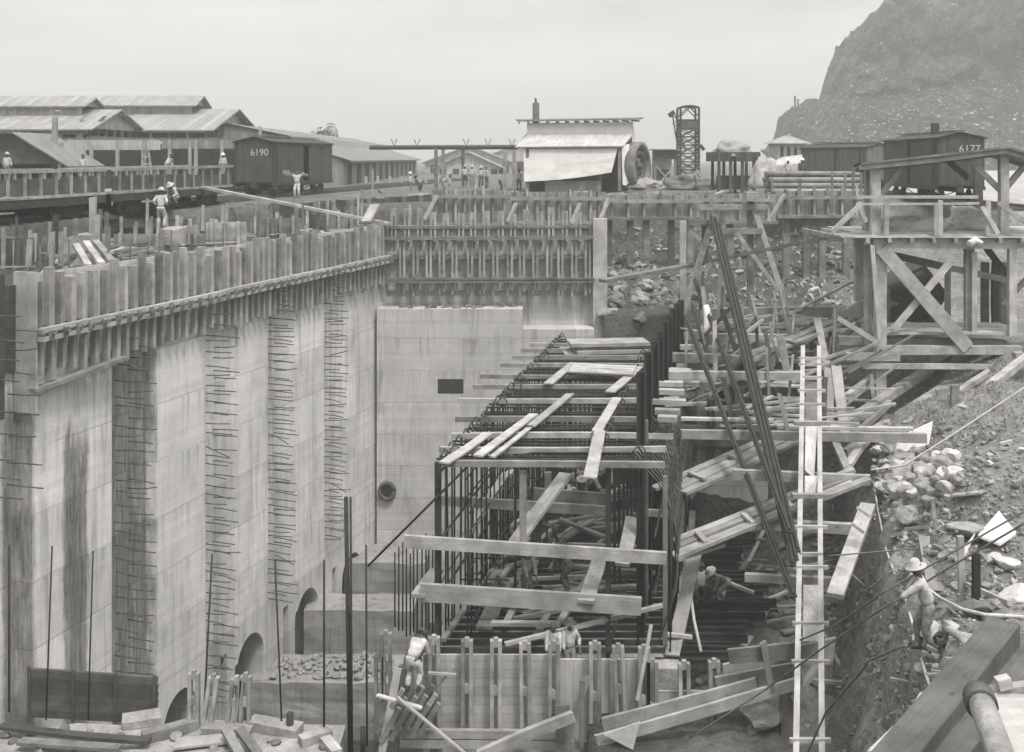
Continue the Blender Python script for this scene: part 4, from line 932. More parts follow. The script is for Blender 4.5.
loose('board', 'short pale board pointing down beside the sitting men', 'board', (718, 600, 0, 35.5), (727, 578, 0, 36.2), .3, .08, 'pine')
loose('pole', 'long pole lying across the rails behind the sitting men', 'pole', (696, 570, 0, 38), (754, 593, 0, 36.5), .12, .1, 'pine')
m = MB(); m.tube([P(683, 580, 34), P(690, 590, 33.6), P(694, 620, 32.6), P(701, 652, 31.8)], .05, 6); single('hose', m, M['rope'], 'pale hose looping down over the steep plank', 'hose')

# sheets and chute boards at the bottom right of the form
for i, (lab, pts, mt) in enumerate((
    ('largest chute board, its top edge against the ladder', ((723, 665), (836, 638), (833, 662), (724, 688)), 'pine'),
    ('lower chute board overlapping the largest', ((715, 678), (800, 662), (803, 690), (718, 690)), 'wood'),
    ('upper chute board with a notched end', ((728, 650), (795, 643), (795, 660), (730, 664)), 'wood2'))):
    m = MB(); m.prism([P(x, y, 29.6 - i * .3) for x, y in pts], (0, .1, 0)); single('chute_board', m, M[mt], lab, 'board')
for lab, a, b, w, h, mt in (
    ('long edge plank sloping down left from the ladder, upper of a pair', (603, 724, 28.9), (757, 683, 29.2), .1, .32, 'wood'),
    ('long edge plank sloping down left from the ladder, lower of a pair', (596, 741, 28.5), (800, 682, 29.0), .1, .3, 'pine'),
    ('dark upright batten holding the chute boards', (763, 642, 28.9), (772, 693, 28.9), .16, .08, 'wood2'),
    ('short upright post under the chute by the ladder foot', (786, 752, 29.3), (786, 672, 29.4), .3, .2, 'wood2'),
    ('strut leaning under the chute boards', (793, 700, 29.2), (822, 660, 29.5), .2, .1, 'wood')):
    loose('board', lab, 'board', (a[0], a[1], 0, a[2]), (b[0], b[1], 0, b[2]), w, h, mt)
m = MB(); m.prism([P(604, 735, 28.3), P(640, 722, 28.3), P(633, 750, 28.2)], (0, .05, 0)); single('tin_sheet', m, M['canvasg'], 'bent triangular sheet hanging at the lower end of the edge planks', 'sheet')
for k, (px, py, r) in enumerate(((762, 708, .75), (756, 735, .6), (775, 742, .7), (800, 745, .35), (812, 730, .3))):
    stone(P(px, py, 29.8), r, 'rock', ('largest boulder wedged beneath the chute boards', 'boulder under the largest one beneath the chute', 'boulder at the bottom edge below the chute', 'small stone between the ladder rails', 'small stone right of the ladder foot')[k])

# ------------------------------------------------------------------ timber platform on the right
def platform():
    Y0, Y1 = 43.6, 49.5; p = lambda px, py, Y=Y0: P(px, py, Y)
    root = empty('timber_platform', P(880, 420, 44), 'tall timber staging with handrail and braces above the dirt bank on the right', 'staging')
    def bm(name, a, b, w, h, mt, up=(0, 0, 1)):
        mt = {'wood': 'stage', 'wood2': 'stage2', 'pine': 'stage'}.get(mt, mt); MB().board(a, b, w, h, up).build(name, M[mt], root)
    zd = p(0, 236).z
    for k in range(18):                                             # deck boards
        y = Y0 - .3 + k * (Y1 - Y0 + .3) / 18; a = XY(838 if k < 5 else 868, Y0, 0).x; bm('deck_board', Vector((a, y, zd)), Vector((XY(1100, Y0, 0).x, y, zd)), .31, .07, 'pine' if k % 3 else 'wood')
    for py, x0, mt, Y, h in ((243, 872, 'wood', Y0, .38), (243, 872, 'wood2', Y1 - .3, .35)): bm('deck_beam', p(x0, py, Y), XY(1110, Y, p(0, py, Y0).z), .26, h, mt)
    for k in range(9):
        x = XY(842 + k * 22, Y0, 0).x; bm('joist', Vector((x, Y0 - .45, zd - .14)), Vector((x, Y1, zd - .14)), .14, .18, 'wood2')
    for px, t, b_, w, mt, Y in ((880, 245, 424, .42, 'wood', Y0), (868, 245, 350, .3, 'wood2', Y0 + .4), (969, 246, 334, .34, 'pine', Y0 + .5), (974, 252, 336, .2, 'wood', Y0 + .2), (1012, 246, 336, .3, 'wood', Y0), (1003, 262, 330, .26, 'wood2', Y0 + 4), (948, 262, 330, .22, 'wood', Y0 + 4), (985, 262, 330, .3, 'dwood', Y1), (996, 262, 330, .3, 'dwood', Y1), (1030, 250, 400, .3, 'wood', Y0), (886, 290, 330, .3, 'wood2', Y1 - 1)):
        bm('leg', p(px, b_, Y), p(px, t, Y), w, w * .8, mt, (0, 1, 0))
    for a, b, w, mt, dy in (((882, 249), (968, 348), .55, 'wood', -.25), ((950, 262), (893, 330), .26, 'pine', -.05), ((872, 245), (880, 340), .16, 'pine', -.4), ((985, 246), (1008, 275), .26, 'dwood', 2.), ((838, 318), (877, 342), .2, 'pine', -.5), ((868, 250), (945, 267), .3, 'dwood', .8), ((945, 267), (1015, 282), .25, 'wood2', .8), ((1003, 305), (1030, 275), .2, 'wood', 1.)):
        bm('brace', p(*a, Y0 + dy), p(*b, Y0 + dy), w, .12, mt, (0, 1, 0))
    zl = p(0, 334).z
    for k in range(8): bm('lower_deck_board', Vector((XY(878, Y0, 0).x, Y0 + .2 + k * .35, zl)), Vector((XY(1030, Y0, 0).x, Y0 + .2 + k * .35, zl)), .32, .1, 'wood')
    bm('lower_beam', p(875, 350, Y0 - .1), p(1020, 350, Y0 - .1), .28, .34, 'wood'); bm('lower_beam', p(1018, 352, Y0 - .4), p(1018, 360, Y0 - .4), .3, .3, 'pine')
    bm('lower_rail', p(862, 366, Y0 - .3), p(1008, 367, Y0 - .3), .16, .2, 'pine'); bm('lower_rail', p(846, 356, Y0 - .2), p(900, 357, Y0 - .2), .2, .3, 'wood')
    bm('sill', p(838, 340, Y0 + .6), p(1005, 344, Y0 + .6), .3, .34, 'wood2'); bm('sill', p(840, 318, 46), p(875, 300, 46), .3, .5, 'wood2')
    # handrail
    yr = Y0 - .35
    for py in (197, 204): bm('handrail', p(858, py, yr), p(978, py - (py - 197) * .1, yr), .1, .12 if py < 200 else .09, 'wood')
    for px, t in ((886, 203), (936, 203), (940, 200), (988, 200)): bm('rail_post', p(px, 236, yr), p(px, t, yr), .18, .14, 'wood', (0, 1, 0))
    for a, b in (((982, 207), (998, 234)), ((832, 232), (862, 203)), ((858, 203), (866, 222)), ((998, 203), (1030, 225))): bm('rail_brace', p(*a, yr - .1), p(*b, yr - .1), .18, .1, 'pine', (0, 1, 0))
    # lean-to roof over the staging
    for px, t, b_, mt, Y in ((875, 165, 236, 'wood', Y0 + .1), (869, 168, 236, 'wood2', Y0 + 2.5), (1003, 152, 236, 'wood', Y0 + .1), (978, 160, 236, 'dwood', Y1 - .5)): bm('roof_post', p(px, b_, Y), p(px, t, Y), .34, .3, mt, (0, 1, 0))
    for a, b in (((880, 196), (905, 164)), ((970, 160), (1002, 192)), ((1003, 192), (1030, 160)), ((945, 158), (968, 178))): bm('roof_brace', p(*a, Y0 + .4), p(*b, Y0 + .4), .22, .14, 'wood' if a[0] != 945 else 'dwood', (0, 1, 0))
    a, b, c = P(861, 165, Y0 - .5), P(1008, 148.5, Y0 - .5), P(1065, 166, Y0 - .5); dv = Vector((1.0, 4.2, -.12))
    for q0, q1 in ((a, b), (b, c)):
        m = MB(); L = (q1 - q0).length; k = 1.0; up = Vector((0, 0, .09))
        m.poly([q0 + up, q1 + up, q1 + up + dv, q0 + up + dv], [(0, k), (0, k + L), (7, k + L), (7, k)]); m.poly([q0, q0 + dv, q1 + dv, q1], [(0, 0), (7, 0), (7, L), (0, L)]); m.poly([q0, q1, q1 + up, q0 + up]); m.poly([q0 + dv, q0 + dv + up, q1 + dv + up, q1 + dv]); m.build('roof_sheet', M['roofd'], root)
        bm('roof_beam', q0 + Vector((0, .2, -.1)), q1 + Vector((0, .2, -.1)), .14, .18, 'wood'); bm('roof_beam', q0 + Vector((.9, 3.6, -.25)), q1 + Vector((.9, 3.6, -.25)), .14, .18, 'wood2')
platform()
for lab, a, b, w, h, mt in (
    ('pale boxed post at the upper end of the rising plank walkway', (859, 300, 46.5), (859, 231, 46.5), .36, .3, 'pine'),
    ('raking timber from under the staging down to the bank, upper of two', (846, 424, 41), (955, 352, 47), .36, .3, 'wood'),
    ('raking timber from under the staging down to the bank, longest', (874, 434, 40), (1000, 352, 46.5), .5, .3, 'wood'),
    ('thin raking board beside the longest raking timber', (850, 440, 40), (890, 402, 41.5), .2, .2, 'wood2'),
    ('raking timber resting on the grass at the right edge', (962, 410, 38), (1030, 355, 42), .3, .25, 'pine'),
    ('short stake standing in the grass by the raking timber', (953, 417, 38.5), (955, 385, 38.5), .26, .2, 'wood2'),
    ('timber prop slanting down the bank behind the long strut', (852, 480, 35), (834, 440, 36.5), .26, .16, 'wood'),
    ('timber prop crossing the other prop behind the long strut', (848, 466, 35.5), (868, 438, 37), .24, .16, 'wood'),
    ('narrow upright prop beside the front leg of the staging', (876, 424, 43.0), (871, 375, 43.2), .16, .14, 'wood')):
    loose('timber', lab, 'timber', (a[0], a[1], 0, a[2]), (b[0], b[1], 0, b[2]), w, h, mt, 'raking timbers below the staging')
# dark tip wagon standing under the staging
root = empty('tip_wagon', P(912, 330, 50), 'dark steel tip wagon standing in the shade under the timber staging', 'wagon')
c = P(912, 330, 50.5); m = MB(); m.prism([c + Vector((-1.3, 0, 1.2)), c + Vector((-.7, 0, .6)), c + Vector((.9, 0, .6)), c + Vector((1.7, 0, 1.6)), c + Vector((.6, 0, 3.0)), c + Vector((-1.2, 0, 2.0))], (0, 2, 0)); m.build('tub', M['cardark'], root, fix=True)
m = MB(); m.box(c.x - 1.2, c.x + 1.4, c.y + .2, c.y + 1.8, c.z + .35, c.z + .6); m.build('chassis', M['cardark'], root)
for s in (-.7, .8):
    for y in (.1, 1.7): m = MB(); m.lathe([(0, .06), (.32, .06), (.36, 0), (.32, -.06), (0, -.06)], 14, c + Vector((s, y, .3)), Matrix.Rotation(R(90), 3, 'X')); m.build('wheel', M['cardark'], root)
m = MB(); m.lathe([(.26, -.9), (.26, .9), (0, .9)], 14, P(905, 283, 50), Matrix.Rotation(R(70), 3, 'Y')); single('drum', m, M['rust'], 'steel drum lying tilted against the tip wagon', 'drum')
m = MB(); c = P(974, 242.5, 43.3)
for k in range(6):
    q = k * 1.05; m.tube([c + Vector((-.24 + .05 * math.cos(q), -.1 + .1 * math.sin(q), -.05 + .06 * math.cos(q * 1.7))), c + Vector((0, .08 * math.sin(q), .1)), c + Vector((.26, -.1 + .08 * math.sin(q), -.02))], [.08, .15, .08], 7)
single('sack', m, M['canvas'], 'pale sack slung over the deck beam of the staging', 'sack')
def heap(name, label, c, sx, sy, sz, mat, cat, seed=0):
    b = bmesh.new(); bmesh.ops.create_icosphere(b, subdivisions=4, radius=1)
    for v in b.verts:
        q = v.co.copy(); f = 1 + .3 * NV(q * 1.4 + Vector((seed, 0, 0))) + .12 * NV(q * 4 + Vector((0, seed, 0))); v.co = Vector((q.x * sx * f, q.y * sy * f, max(q.z, -.15) * sz * f)) + Vector(c)
    me = bpy.data.meshes.new(name); b.to_mesh(me); b.free(); me.materials.append(mat); me.polygons.foreach_set('use_smooth', [True] * len(me.polygons))
    o = bpy.data.objects.new(name, me); COL.objects.link(o); return tag(o, label, cat)
heap('sand_heap', 'grey heap of sand on the deck of the staging', P(905, 234, 46), 1.6, 1.2, .75, M['rawconc'], 'sand heap', 3)
m = MB(); c = P(925, 228, 45); m.lathe([(0, -.8), (.2, -.8), (.34, -.3), (.34, .5), (.2, .85), (0, .85)], 12, c, Matrix.Rotation(R(75), 3, 'Y') @ Matrix.Rotation(R(10), 3, 'X')); single('cement_sack', m, M['canvasg'], 'plump cement sack on the deck of the staging', 'sack')
heap('rubble_heap', 'pale heap of broken stone behind the handrail of the staging', P(975, 226, 47), 1.3, 1.0, .8, M['rockl'], 'rubble heap', 9)

# ------------------------------------------------------------------ the dirt bank: boulders, boards, ropes, big timbers
def GP(px, py, lift=0.0):
    """the point of the ground seen at a picture position"""
    lo = None; d = Vector(((px - 512) / F, 1, -(py - HY) / F)); Y = 7.0
    while Y < 80:
        p = Vector((0, 0, EZ)) + d * Y
        e = p.z - zg(p.x, p.y)
        if e < 0.01: return p + Vector((0, 0, lift))
        Y += max(.04, e * .5)
    return Vector((0, 0, EZ)) + d * 40
for k in range(110):
    px, py = rnd.gauss(912, 30), rnd.gauss(474, 15)
    if not (868 < px < 965 and 448 < py < 512): continue
    r = rnd.uniform(.14, .42); stone(GP(px, py, r * .3), r, rnd.choice(['rock', 'rockl', 'rock']), 'boulder in the pale heap of rocks on the dirt bank', 'heap of rocks on the dirt bank')
for lab, px, py, r, mt in (
    ('big rounded boulder below the rock heap on the bank', 907, 520, .48, 'rock'), ('big dark boulder behind the man on the bank', 976, 616, .4, 'rockd'), ('white boulder at the right edge of the bank', 1018, 606, .42, 'rockl'),
    ('long low boulder by the white sheet', 968, 536, .45, 'rock'), ('pale round stone below the white sheet', 1006, 568, .28, 'rockl'), ('second pale round stone below the white sheet', 992, 562, .2, 'rockl'), ('pale stone at the feet of the man on the bank', 932, 636, .28, 'rockl'),
    ('dark stone right of the dark boulder on the bank', 1000, 620, .2, 'rockd'), ('flat stone near the stake on the bank', 990, 590, .16, 'rock')):
    stone(GP(px, py, r * .35), r, mt, lab, sc=(r * 1.15, r, r * .8))
for _ in range(190):
    px, py = rnd.uniform(868, 1022), rnd.uniform(430, 700); r = rnd.uniform(.03, .15); stone(GP(px, py, r * .2), r, rnd.choice(['rock', 'rockd', 'rockl']), 'loose stone lying about the dirt bank', 'loose stones on the dirt bank', 'loose_stone')
for _ in range(290):
    px, py = rnd.gauss(632, 24), rnd.uniform(262, 326)
    if not 604 < px < 690: continue
    r = rnd.uniform(.15, .5) * (1 if py > 285 else .8); q = GP(px, py, r * .3)
    if q.y > 69: continue
    stone(q, r, rnd.choice(['rock', 'rockd', 'rockd', 'rockd']), 'broken rock in the heap behind the end wall corner', 'broken rock behind the end wall corner')
for _ in range(90):
    px, py = rnd.uniform(690, 870), rnd.uniform(240, 312); r = rnd.uniform(.08, .35); q = GP(px, py, r * .2)
    if q.y < 69: stone(q, r, rnd.choice(['rock', 'rockd', 'rockd']), 'stone on the slope behind the trestle', 'stones behind the trestle', 'slope_stone')
for _ in range(150):
    y = rnd.uniform(31, 44); x = rnd.uniform(CX1(y) + .3, BX(y) - 1.2); r = rnd.uniform(.05, .25); stone(Vector((x, y, zg(x, y) + r * .2)), r, rnd.choice(['rockd', 'rockd', 'rock']), 'stone on the floor of the right-hand pit', 'stones on the right pit floor', 'pit_stone')
m = MB()
for _ in range(900):
    px, py = rnd.uniform(866, 1024), rnd.uniform(425, 700); p = GP(px, py, .02) if rnd.random() < .75 else GP(rnd.gauss(940, 35), rnd.gauss(510, 22), .03); s = rnd.uniform(.02, .07) * min(1, p.y / 26)
    m.beam(p, p + Vector((rnd.gauss(0, .12), rnd.gauss(0, .12), rnd.uniform(0, .05))), s, s)
single('splinter_litter', m, M['wood'], 'splinters, chips and small stones littering the dirt bank', 'litter', kind='stuff')
m = MB()
for _ in range(5200):                                               # clods and gravel
    r_ = rnd.random()
    if r_ < .5: p = GP(rnd.uniform(826, 1028), rnd.uniform(420, 752))
    elif r_ < .7: y = rnd.uniform(17, 46); x = BX(y) + rnd.uniform(-1.9, .5); p = Vector((x, y, zg(x, y)))
    else: p = GP(rnd.uniform(604, 872), rnd.uniform(228, 312))
    if p.y > 69: continue
    s = rnd.uniform(.02, .09) * min(1.3, p.y / 30) * (1.6 if p.y > 45 else 1); a = [Vector((rnd.gauss(0, s), rnd.gauss(0, s), rnd.gauss(0, s * .7))) for _ in range(3)]; z = Vector((0, 0, s))
    m.poly([p + a[0], p + a[1], p + z]); m.poly([p + a[1], p + a[2], p + z]); m.poly([p + a[2], p + a[0], p + z])
single('clods', m, M['rock'], 'clods and gravel lying over the earth slopes', 'gravel', kind='stuff')
m = MB()
for _ in range(4200):
    px, py = rnd.uniform(900, 1030), rnd.gauss(395, 26)
    if py > 470 - (px - 900) * .45 + rnd.gauss(0, 8) or py < 352: continue
    p = P(px, py, 0); d = Vector(((px - 512) / F, 1, -(py - HY) / F)); y = 30 + (470 - py) * .14 + rnd.uniform(-2, 2); x = d.x * y
    p = Vector((x, y, zg(x, y) - .02)) if _ % 3 else GP(px, py, -.02)
    h = rnd.uniform(.05, .17); a = rnd.uniform(0, 6.3); w = Vector((math.cos(a), math.sin(a), 0)) * .025; tip = p + Vector((rnd.gauss(0, .09), rnd.gauss(0, .09), h)); m.poly([p - w, p + w, tip])
single('rough_grass', m, M['grass'], 'rough dry grass on the bank below the staging', 'grass', kind='stuff')
def onbank(lab, name, cat, a, b, w, h, mt, l0=.08, l1=.08): single(name, MB().beam(GP(*a, l0), GP(*b, l1), w, h), M[mt], lab, cat)
for lab, name, cat, a, b, w, h, mt in (
    ('long pale board lying on the bank below the rock heap', 'board', 'board', (921, 500), (993, 484), .36, .08, 'pine'),
    ('square pale board under the long pale board on the bank', 'board', 'board', (955, 497), (985, 494), .6, .05, 'pine'),
    ('thin crooked branch lying left of the low boulder', 'branch', 'branch', (905, 532), (962, 527), .07, .07, 'wood'),
    ('second thin branch crossing under the first on the bank', 'branch', 'branch', (909, 543), (938, 528), .07, .07, 'wood2'),
    ('short white batten on the dirt beside the big rounded boulder', 'batten', 'batten', (893, 538), (906, 536), .16, .1, 'pine'),
    ('weathered plank lying left of the two stakes', 'plank', 'plank', (926, 541), (936, 596), .34, .1, 'wood'),
    ('slim lath beside the weathered plank on the bank', 'plank', 'lath', (932, 500), (944, 600), .1, .08, 'wood2'),
    ('long pole lying across the bank to the right edge', 'pole', 'pole', (966, 588), (1010, 608), .09, .09, 'wood'),
    ('curved pale pipe end on the dirt behind the big timbers', 'pipe', 'pipe', (948, 630), (967, 644), .16, .16, 'rope'),
    ('pale batten at the far right of the grass', 'batten', 'batten', (1000, 447), (1012, 444), .1, .08, 'pine'),
    ('flat stick near the right edge above the rope', 'stick', 'stick', (1014, 486), (1024, 481), .12, .08, 'pine')):
    onbank(lab, name, cat, a, b, w, h, mt)
single('plank', MB().beam(P(835, 596, 27), P(868, 505, 31.5), .4, .12), M['wood'], 'cleated plank leaning on the brow of the dirt bank', 'plank')
for k, (px, py) in enumerate(((857, 528), (863, 512), (845, 568))): single('cleat', MB().beam(P(px - 5, py - 4, 29.0), P(px + 6, py + 4, 29.0), .16, .08), M['pine'], ('middle', 'upper', 'lower')[k] + ' cleat nailed across the plank on the brow of the bank', 'cleat')
single('zinc_trough', MB().prism([GP(894, 458, .05), GP(929, 446, .05), GP(933, 438, .55), GP(899, 453, .55)], (0, .08, 0)).prism([GP(894, 458, .05), GP(929, 446, .05), GP(929, 446, .05) + Vector((.1, .7, 0)), GP(894, 458, .05) + Vector((.1, .7, 0))], (0, 0, .04)), M['white'], 'pale bent tin trough lying above the rock heap on the bank', 'trough')
m = MB(); p = [GP(978, 549, .25), GP(999, 536, .5), GP(1016, 549, .3), GP(1000, 553, .15)]; m.prism(p, (0, 0, .06)); p = [GP(955, 566, .1), GP(975, 551, .35), GP(970, 560, .3), GP(962, 568, .1)]; m.prism(p, (0, 0, .05)); single('tin_sheet', m, M['white'], 'bent white tin sheet lying on the bank at the right', 'sheet')
for lab, px, t, b_, mt in (('slim wooden stake standing behind the man on the bank', 962, 536, 590, 'wood'), ('dark iron stake standing behind the man on the bank', 976, 553, 603, 'steel')):
    p = GP(px, b_); q = P(px - (2 if mt == 'wood' else 0), t, p.y); single('stake', MB().beam(p - Vector((0, 0, .2)), q, .13, .1, (0, 1, 0)), M[mt], lab, 'stake')
def line(lab, pts, r, mt, cat='rope', name='rope'):
    P_ = [Vector(p) for p in pts]; out = []
    for i in range(len(P_) - 1):
        for k in range(6): out.append(P_[i].lerp(P_[i + 1], k / 6))
    out.append(P_[-1]); single(name, MB().tube(out, r, 6), M[mt], lab, cat)
line('pale rope running down the bank from the long board to the knot', [GP(872, 482, .3), GP(878, 520, .3), GP(886, 560, .3), GP(893, 582, .32)], .028, 'rope')
line('pale rope running from the knot down past the big timbers', [GP(893, 582, .32), GP(905, 610, .3), GP(913, 640, .3), GP(925, 690, .32), GP(930, 705, .3)], .028, 'rope')
line('pale hose from the low strut up to the knot on the bank', [P(850, 573, 29.5), GP(868, 600, .3), GP(893, 583, .32)], .028, 'rope', 'hose', 'hose')
line('pale hose snaking right from the knot past the man', [GP(893, 582, .32), GP(918, 595, .3), GP(940, 612, .3), GP(962, 628, .3), GP(985, 634, .3), GP(1024, 636, .3)], .032, 'rope', 'hose', 'hose')
line('long thin rope hanging over the grass to the right edge', [P(1030, 384, 34), P(960, 430, 34), P(905, 465, 34), P(871, 470, 34)], .028, 'rope')
line('upper dark cable slanting across the bank down into the pit', [P(1030, 508, 21), P(960, 548, 21.5), P(884, 592, 22), P(836, 625, 24), P(800, 640, 26)], .02, 'ropeD', 'cable', 'cable')
line('longest dark cable slanting from the right edge to the front form', [P(1030, 520, 19), P(955, 564, 20), P(880, 610, 21), P(820, 650, 23), P(765, 690, 26), P(690, 738, 27)], .022, 'ropeD', 'cable', 'cable')
line('dark rod lying level across the bank to the right edge', [P(828, 556, 27), P(910, 549, 26.5), P(1030, 547, 24)], .018, 'ropeD', 'rod', 'rod')
line('dark cable dropping over the brow of the bank beside the ladder', [P(905, 645, 19), P(868, 661, 20), P(861, 672, 20.2), P(826, 712, 22), P(806, 756, 23)], .02, 'ropeD', 'cable', 'cable')
def bigtimber(lab, a, b, w, h): single('squared_timber', MB().beam(a, b, w, h), M['btim'], lab, 'timber', 'big squared timbers bottom right', bevel=.015)
bigtimber('front one of two heavy squared timbers at the bottom right', P(878, 792, 9.6), P(1004, 634, 13.0), .36, .34)
bigtimber('rear one of two heavy squared timbers at the bottom right', P(925, 790, 9.9), P(1040, 650, 13.2), .40, .32)
line('pale crooked pipe lying against the front heavy timber', [P(870, 756, 10.0), P(905, 722, 10.8), P(918, 706, 11.2), P(922, 698, 11.3), P(938, 690, 11.8)], .05, 'rope', 'pipe', 'pipe')
line('pale bent pipe behind the upper end of the heavy timbers', [P(948, 629, 15.5), P(962, 638, 15), P(968, 648, 14.8), P(969, 660, 14.6)], .06, 'rawconc', 'pipe', 'pipe')
root = empty('corrugated_sheet', P(1010, 720, 9), 'pale corrugated sheet at the bottom right corner', 'sheet')
a, b = P(985, 686, 9.6), P(1060, 684, 9.6); d = P(1008, 800, 8.2) - a; m = MB(); n = 60; prof = []
for i in range(n + 1): q = i / n; prof.append(a + d * q + Vector((0, 0, .012 * math.sin(q * 26 * 6.283)))) 
for i in range(n): m.poly([prof[i], prof[i + 1], prof[i + 1] + (b - a), prof[i] + (b - a)], smooth=True)
for i in range(n): m.poly([prof[i] - Vector((0, 0, .02)), prof[i] + (b - a) - Vector((0, 0, .02)), prof[i + 1] + (b - a) - Vector((0, 0, .02)), prof[i + 1] - Vector((0, 0, .02))], smooth=True)
m.build('sheet', M['canvasg'], root); MB().beam(P(974, 694, 9.55), P(1050, 684, 9.5), .1, .07).build('edge_batten', M['pine'], root)
single('block', MB().beam(P(997, 684, 9.5), P(1010, 681, 9.5), .1, .09), M['pine'], 'small pale block on the edge of the corrugated sheet', 'block')
m = MB(); m.tube([P(980, 700, 8.8), P(1008, 775, 7.6)], .1, 14); o = single('fat_pipe', m, M['rawconc'], 'fat pale pipe pointing up at the bottom right corner', 'pipe')
m = MB(); m.tube([P(978.5, 696, 8.87), P(982, 706, 8.7)], .125, 14); q = m.build('collar', M['rust'], o)
# ------------------------------------------------------------------ forms and decks behind the pit
def bandform(lab, x0, x1, pt_, pb, Y, n, legs=(), mt='panelv', zleg=-5.0):
    root = empty('wall_form', P((x0 + x1) / 2, pb, Y), lab, 'formwork'); zt, zb = P(0, pt_, Y).z, P(0, pb, Y).z; a, b = XY(x0, Y, 0).x, XY(x1, Y, 0).x
    MB().box(a, b, Y, Y + .12, zb, zt).build('panel', M[mt], root)
    for i in range(n):
        x = a + (b - a) * (i + .5) / n + rnd.uniform(-.1, .1); MB().beam((x, Y - .14, zb - .1), (x, Y - .14, zt + rnd.uniform(-.05, .4)), .13, .14, (0, 1, 0)).build('stud', M['wood' if i % 3 else 'wood2'], root)
    MB().beam((a, Y - .3, zt - .35), (b, Y - .3, zt - .35), .14, .2).build('waler', M['wood'], root); MB().beam((a, Y - .32, zb - .02), (b, Y - .32, zb), .5, .16).build('foot_plank', M['wood2'], root)
    for px in legs: x = XY(px, Y, 0).x; MB().beam((x, Y, zleg), (x, Y, zb), .36, .3, (0, 1, 0)).build('leg', M['dwood' if px % 2 else 'wood2'], root)
bandform('form wall on legs between the end wall and the trestle', 604, 700, 195, 218, 63, 6, (609, 630, 646, 671, 690))
bandform('form wall on legs between the trestle and the staging', 776, 862, 191, 216, 61, 6, (786, 806, 822, 846))
bandform('form wall behind the trestle top', 700, 776, 194, 222, 64, 5, (705, 730, 760))
bandform('tall form wall behind the left half of the end-wall formwork', 432, 508, 190, 224, 61, 8, ())
bandform('tall form wall behind the right half of the end-wall formwork', 510, 606, 192, 222, 60, 9, ())
for lab, a, b in (('slanting prop in front of the left rear form wall', (424, 220), (437, 196)), ('slanting prop against the middle of the rear form wall', (508, 222), (516, 203)), ('slanting prop at the right end of the rear form wall', (572, 224), (580, 203)), ('slanting prop at the near end of the form wall on legs', (601, 218), (609, 198)), ('slanting prop of the form wall beside the trestle', (768, 222), (785, 194))):
    loose('prop', lab, 'prop', (a[0], a[1], 0, 59), (b[0], b[1], 0, 59.5), .2, .14, 'pine')
root = empty('sheet_piling', P(320, 210, 63.5), 'dark upright plank wall below the boxcar track', 'plank wall')
a, b = P(236, 207, 60.5), P(436, 194, 66)
for i in range(44):
    p, q = a.lerp(b, i / 44), a.lerp(b, (i + .93) / 44); m = MB(); z = max(.02, p.z) + rnd.uniform(-.05, .05); m.beam((p + q) / 2 * 1.0 + Vector((0, 0, z - (p.z + q.z) / 2)), Vector(((p.x + q.x) / 2, (p.y + q.y) / 2 + rnd.uniform(-.04, .04), -1.5)), (q - p).length, .12, (0, 1, 0)); m.build('pile', M['dwood' if i % 4 else 'wood2'], root)

# clutter on the fill behind the left wall: short form panels, posts, timber blocks
for lab, x0, x1, t, b_, Y, n, mt in (
    ('low form panel below the standing man on the left fill', 114, 204, 234, 258, 44, 6, 'wood2'), ('low form panel at the far left of the fill', 30, 80, 238, 262, 41, 4, 'wood2'),
    ('small form box right of the standing man', 206, 246, 222, 246, 46, 3, 'wood'), ('low form panel near the long pale plank', 250, 300, 218, 238, 51, 4, 'wood2'), ('dark low panel at the left edge of the fill', 0, 34, 238, 268, 38, 3, 'dwood'), ('low rear form panel behind the standing man', 100, 190, 219, 228, 50, 6, 'dwood'), ('low form panel before the dark plank wall', 300, 345, 214, 230, 56, 4, 'wood2')):
    root = empty('low_form', P((x0 + x1) / 2, b_, Y), lab, 'formwork'); a, b = P(x0, b_, Y), P(x1, b_, Y); h = (b_ - t) * Y / F; m = MB()
    for k in range(4): m.beam(a + Vector((0, 0, h * (k + .5) / 4)), b + Vector((0, 0, h * (k + .5) / 4)), .1, h / 4.1)
    m.build('panel', M[mt], root)
    for k in range(n): p = a.lerp(b, (k + .5) / n) + Vector((0, -.15, -.3)); MB().beam(p, p + Vector((0, 0, h + rnd.uniform(.2, .7))), .13, .1, (0, 1, 0)).build('stud', M['wood'], root)
for lab, px, t, b_, Y, w, mt in (('tall weathered post on the fill left of the standing man', 93, 197, 262, 40, .36, 'wood'), ('short post at the far left of the fill', 29, 230, 262, 39, .28, 'wood'), ('pale post left of the leaning channel pairs', 52, 232, 268, 37, .26, 'pine'), ('short post near the man with arms akimbo', 150, 222, 250, 43, .2, 'wood'), ('post beside the small form box', 190, 219, 248, 45, .2, 'pine'), ('stout post over the middle of the left formwork', 231, 224, 246, 48, .3, 'dwood'), ('lone post by the upturned box', 352, 206, 230, 56, .2, 'wood'), ('post at the corner of the rear form', 410, 205, 228, 56, .2, 'pine')):
    loose('post', lab, 'post', (px, b_, 0, Y), (px, t, 0, Y), w * .62, w * .5, mt, 'posts on the fill', (0, 1, 0))
rough_block('concrete_block', P(62, 0, 39).x, P(90, 0, 39).x, 39, 40.5, -1.6, P(0, 237, 39).z, M['rawconc'], 'squat pale concrete block on the fill behind the left formwork', 'concrete block', 5)
rough_block('concrete_block', P(159, 0, 43).x, P(180, 0, 43).x, 43, 45, -1.6, P(0, 229, 43).z, M['rawconc'], 'pale concrete block at the feet of the standing man', 'concrete block', 5)
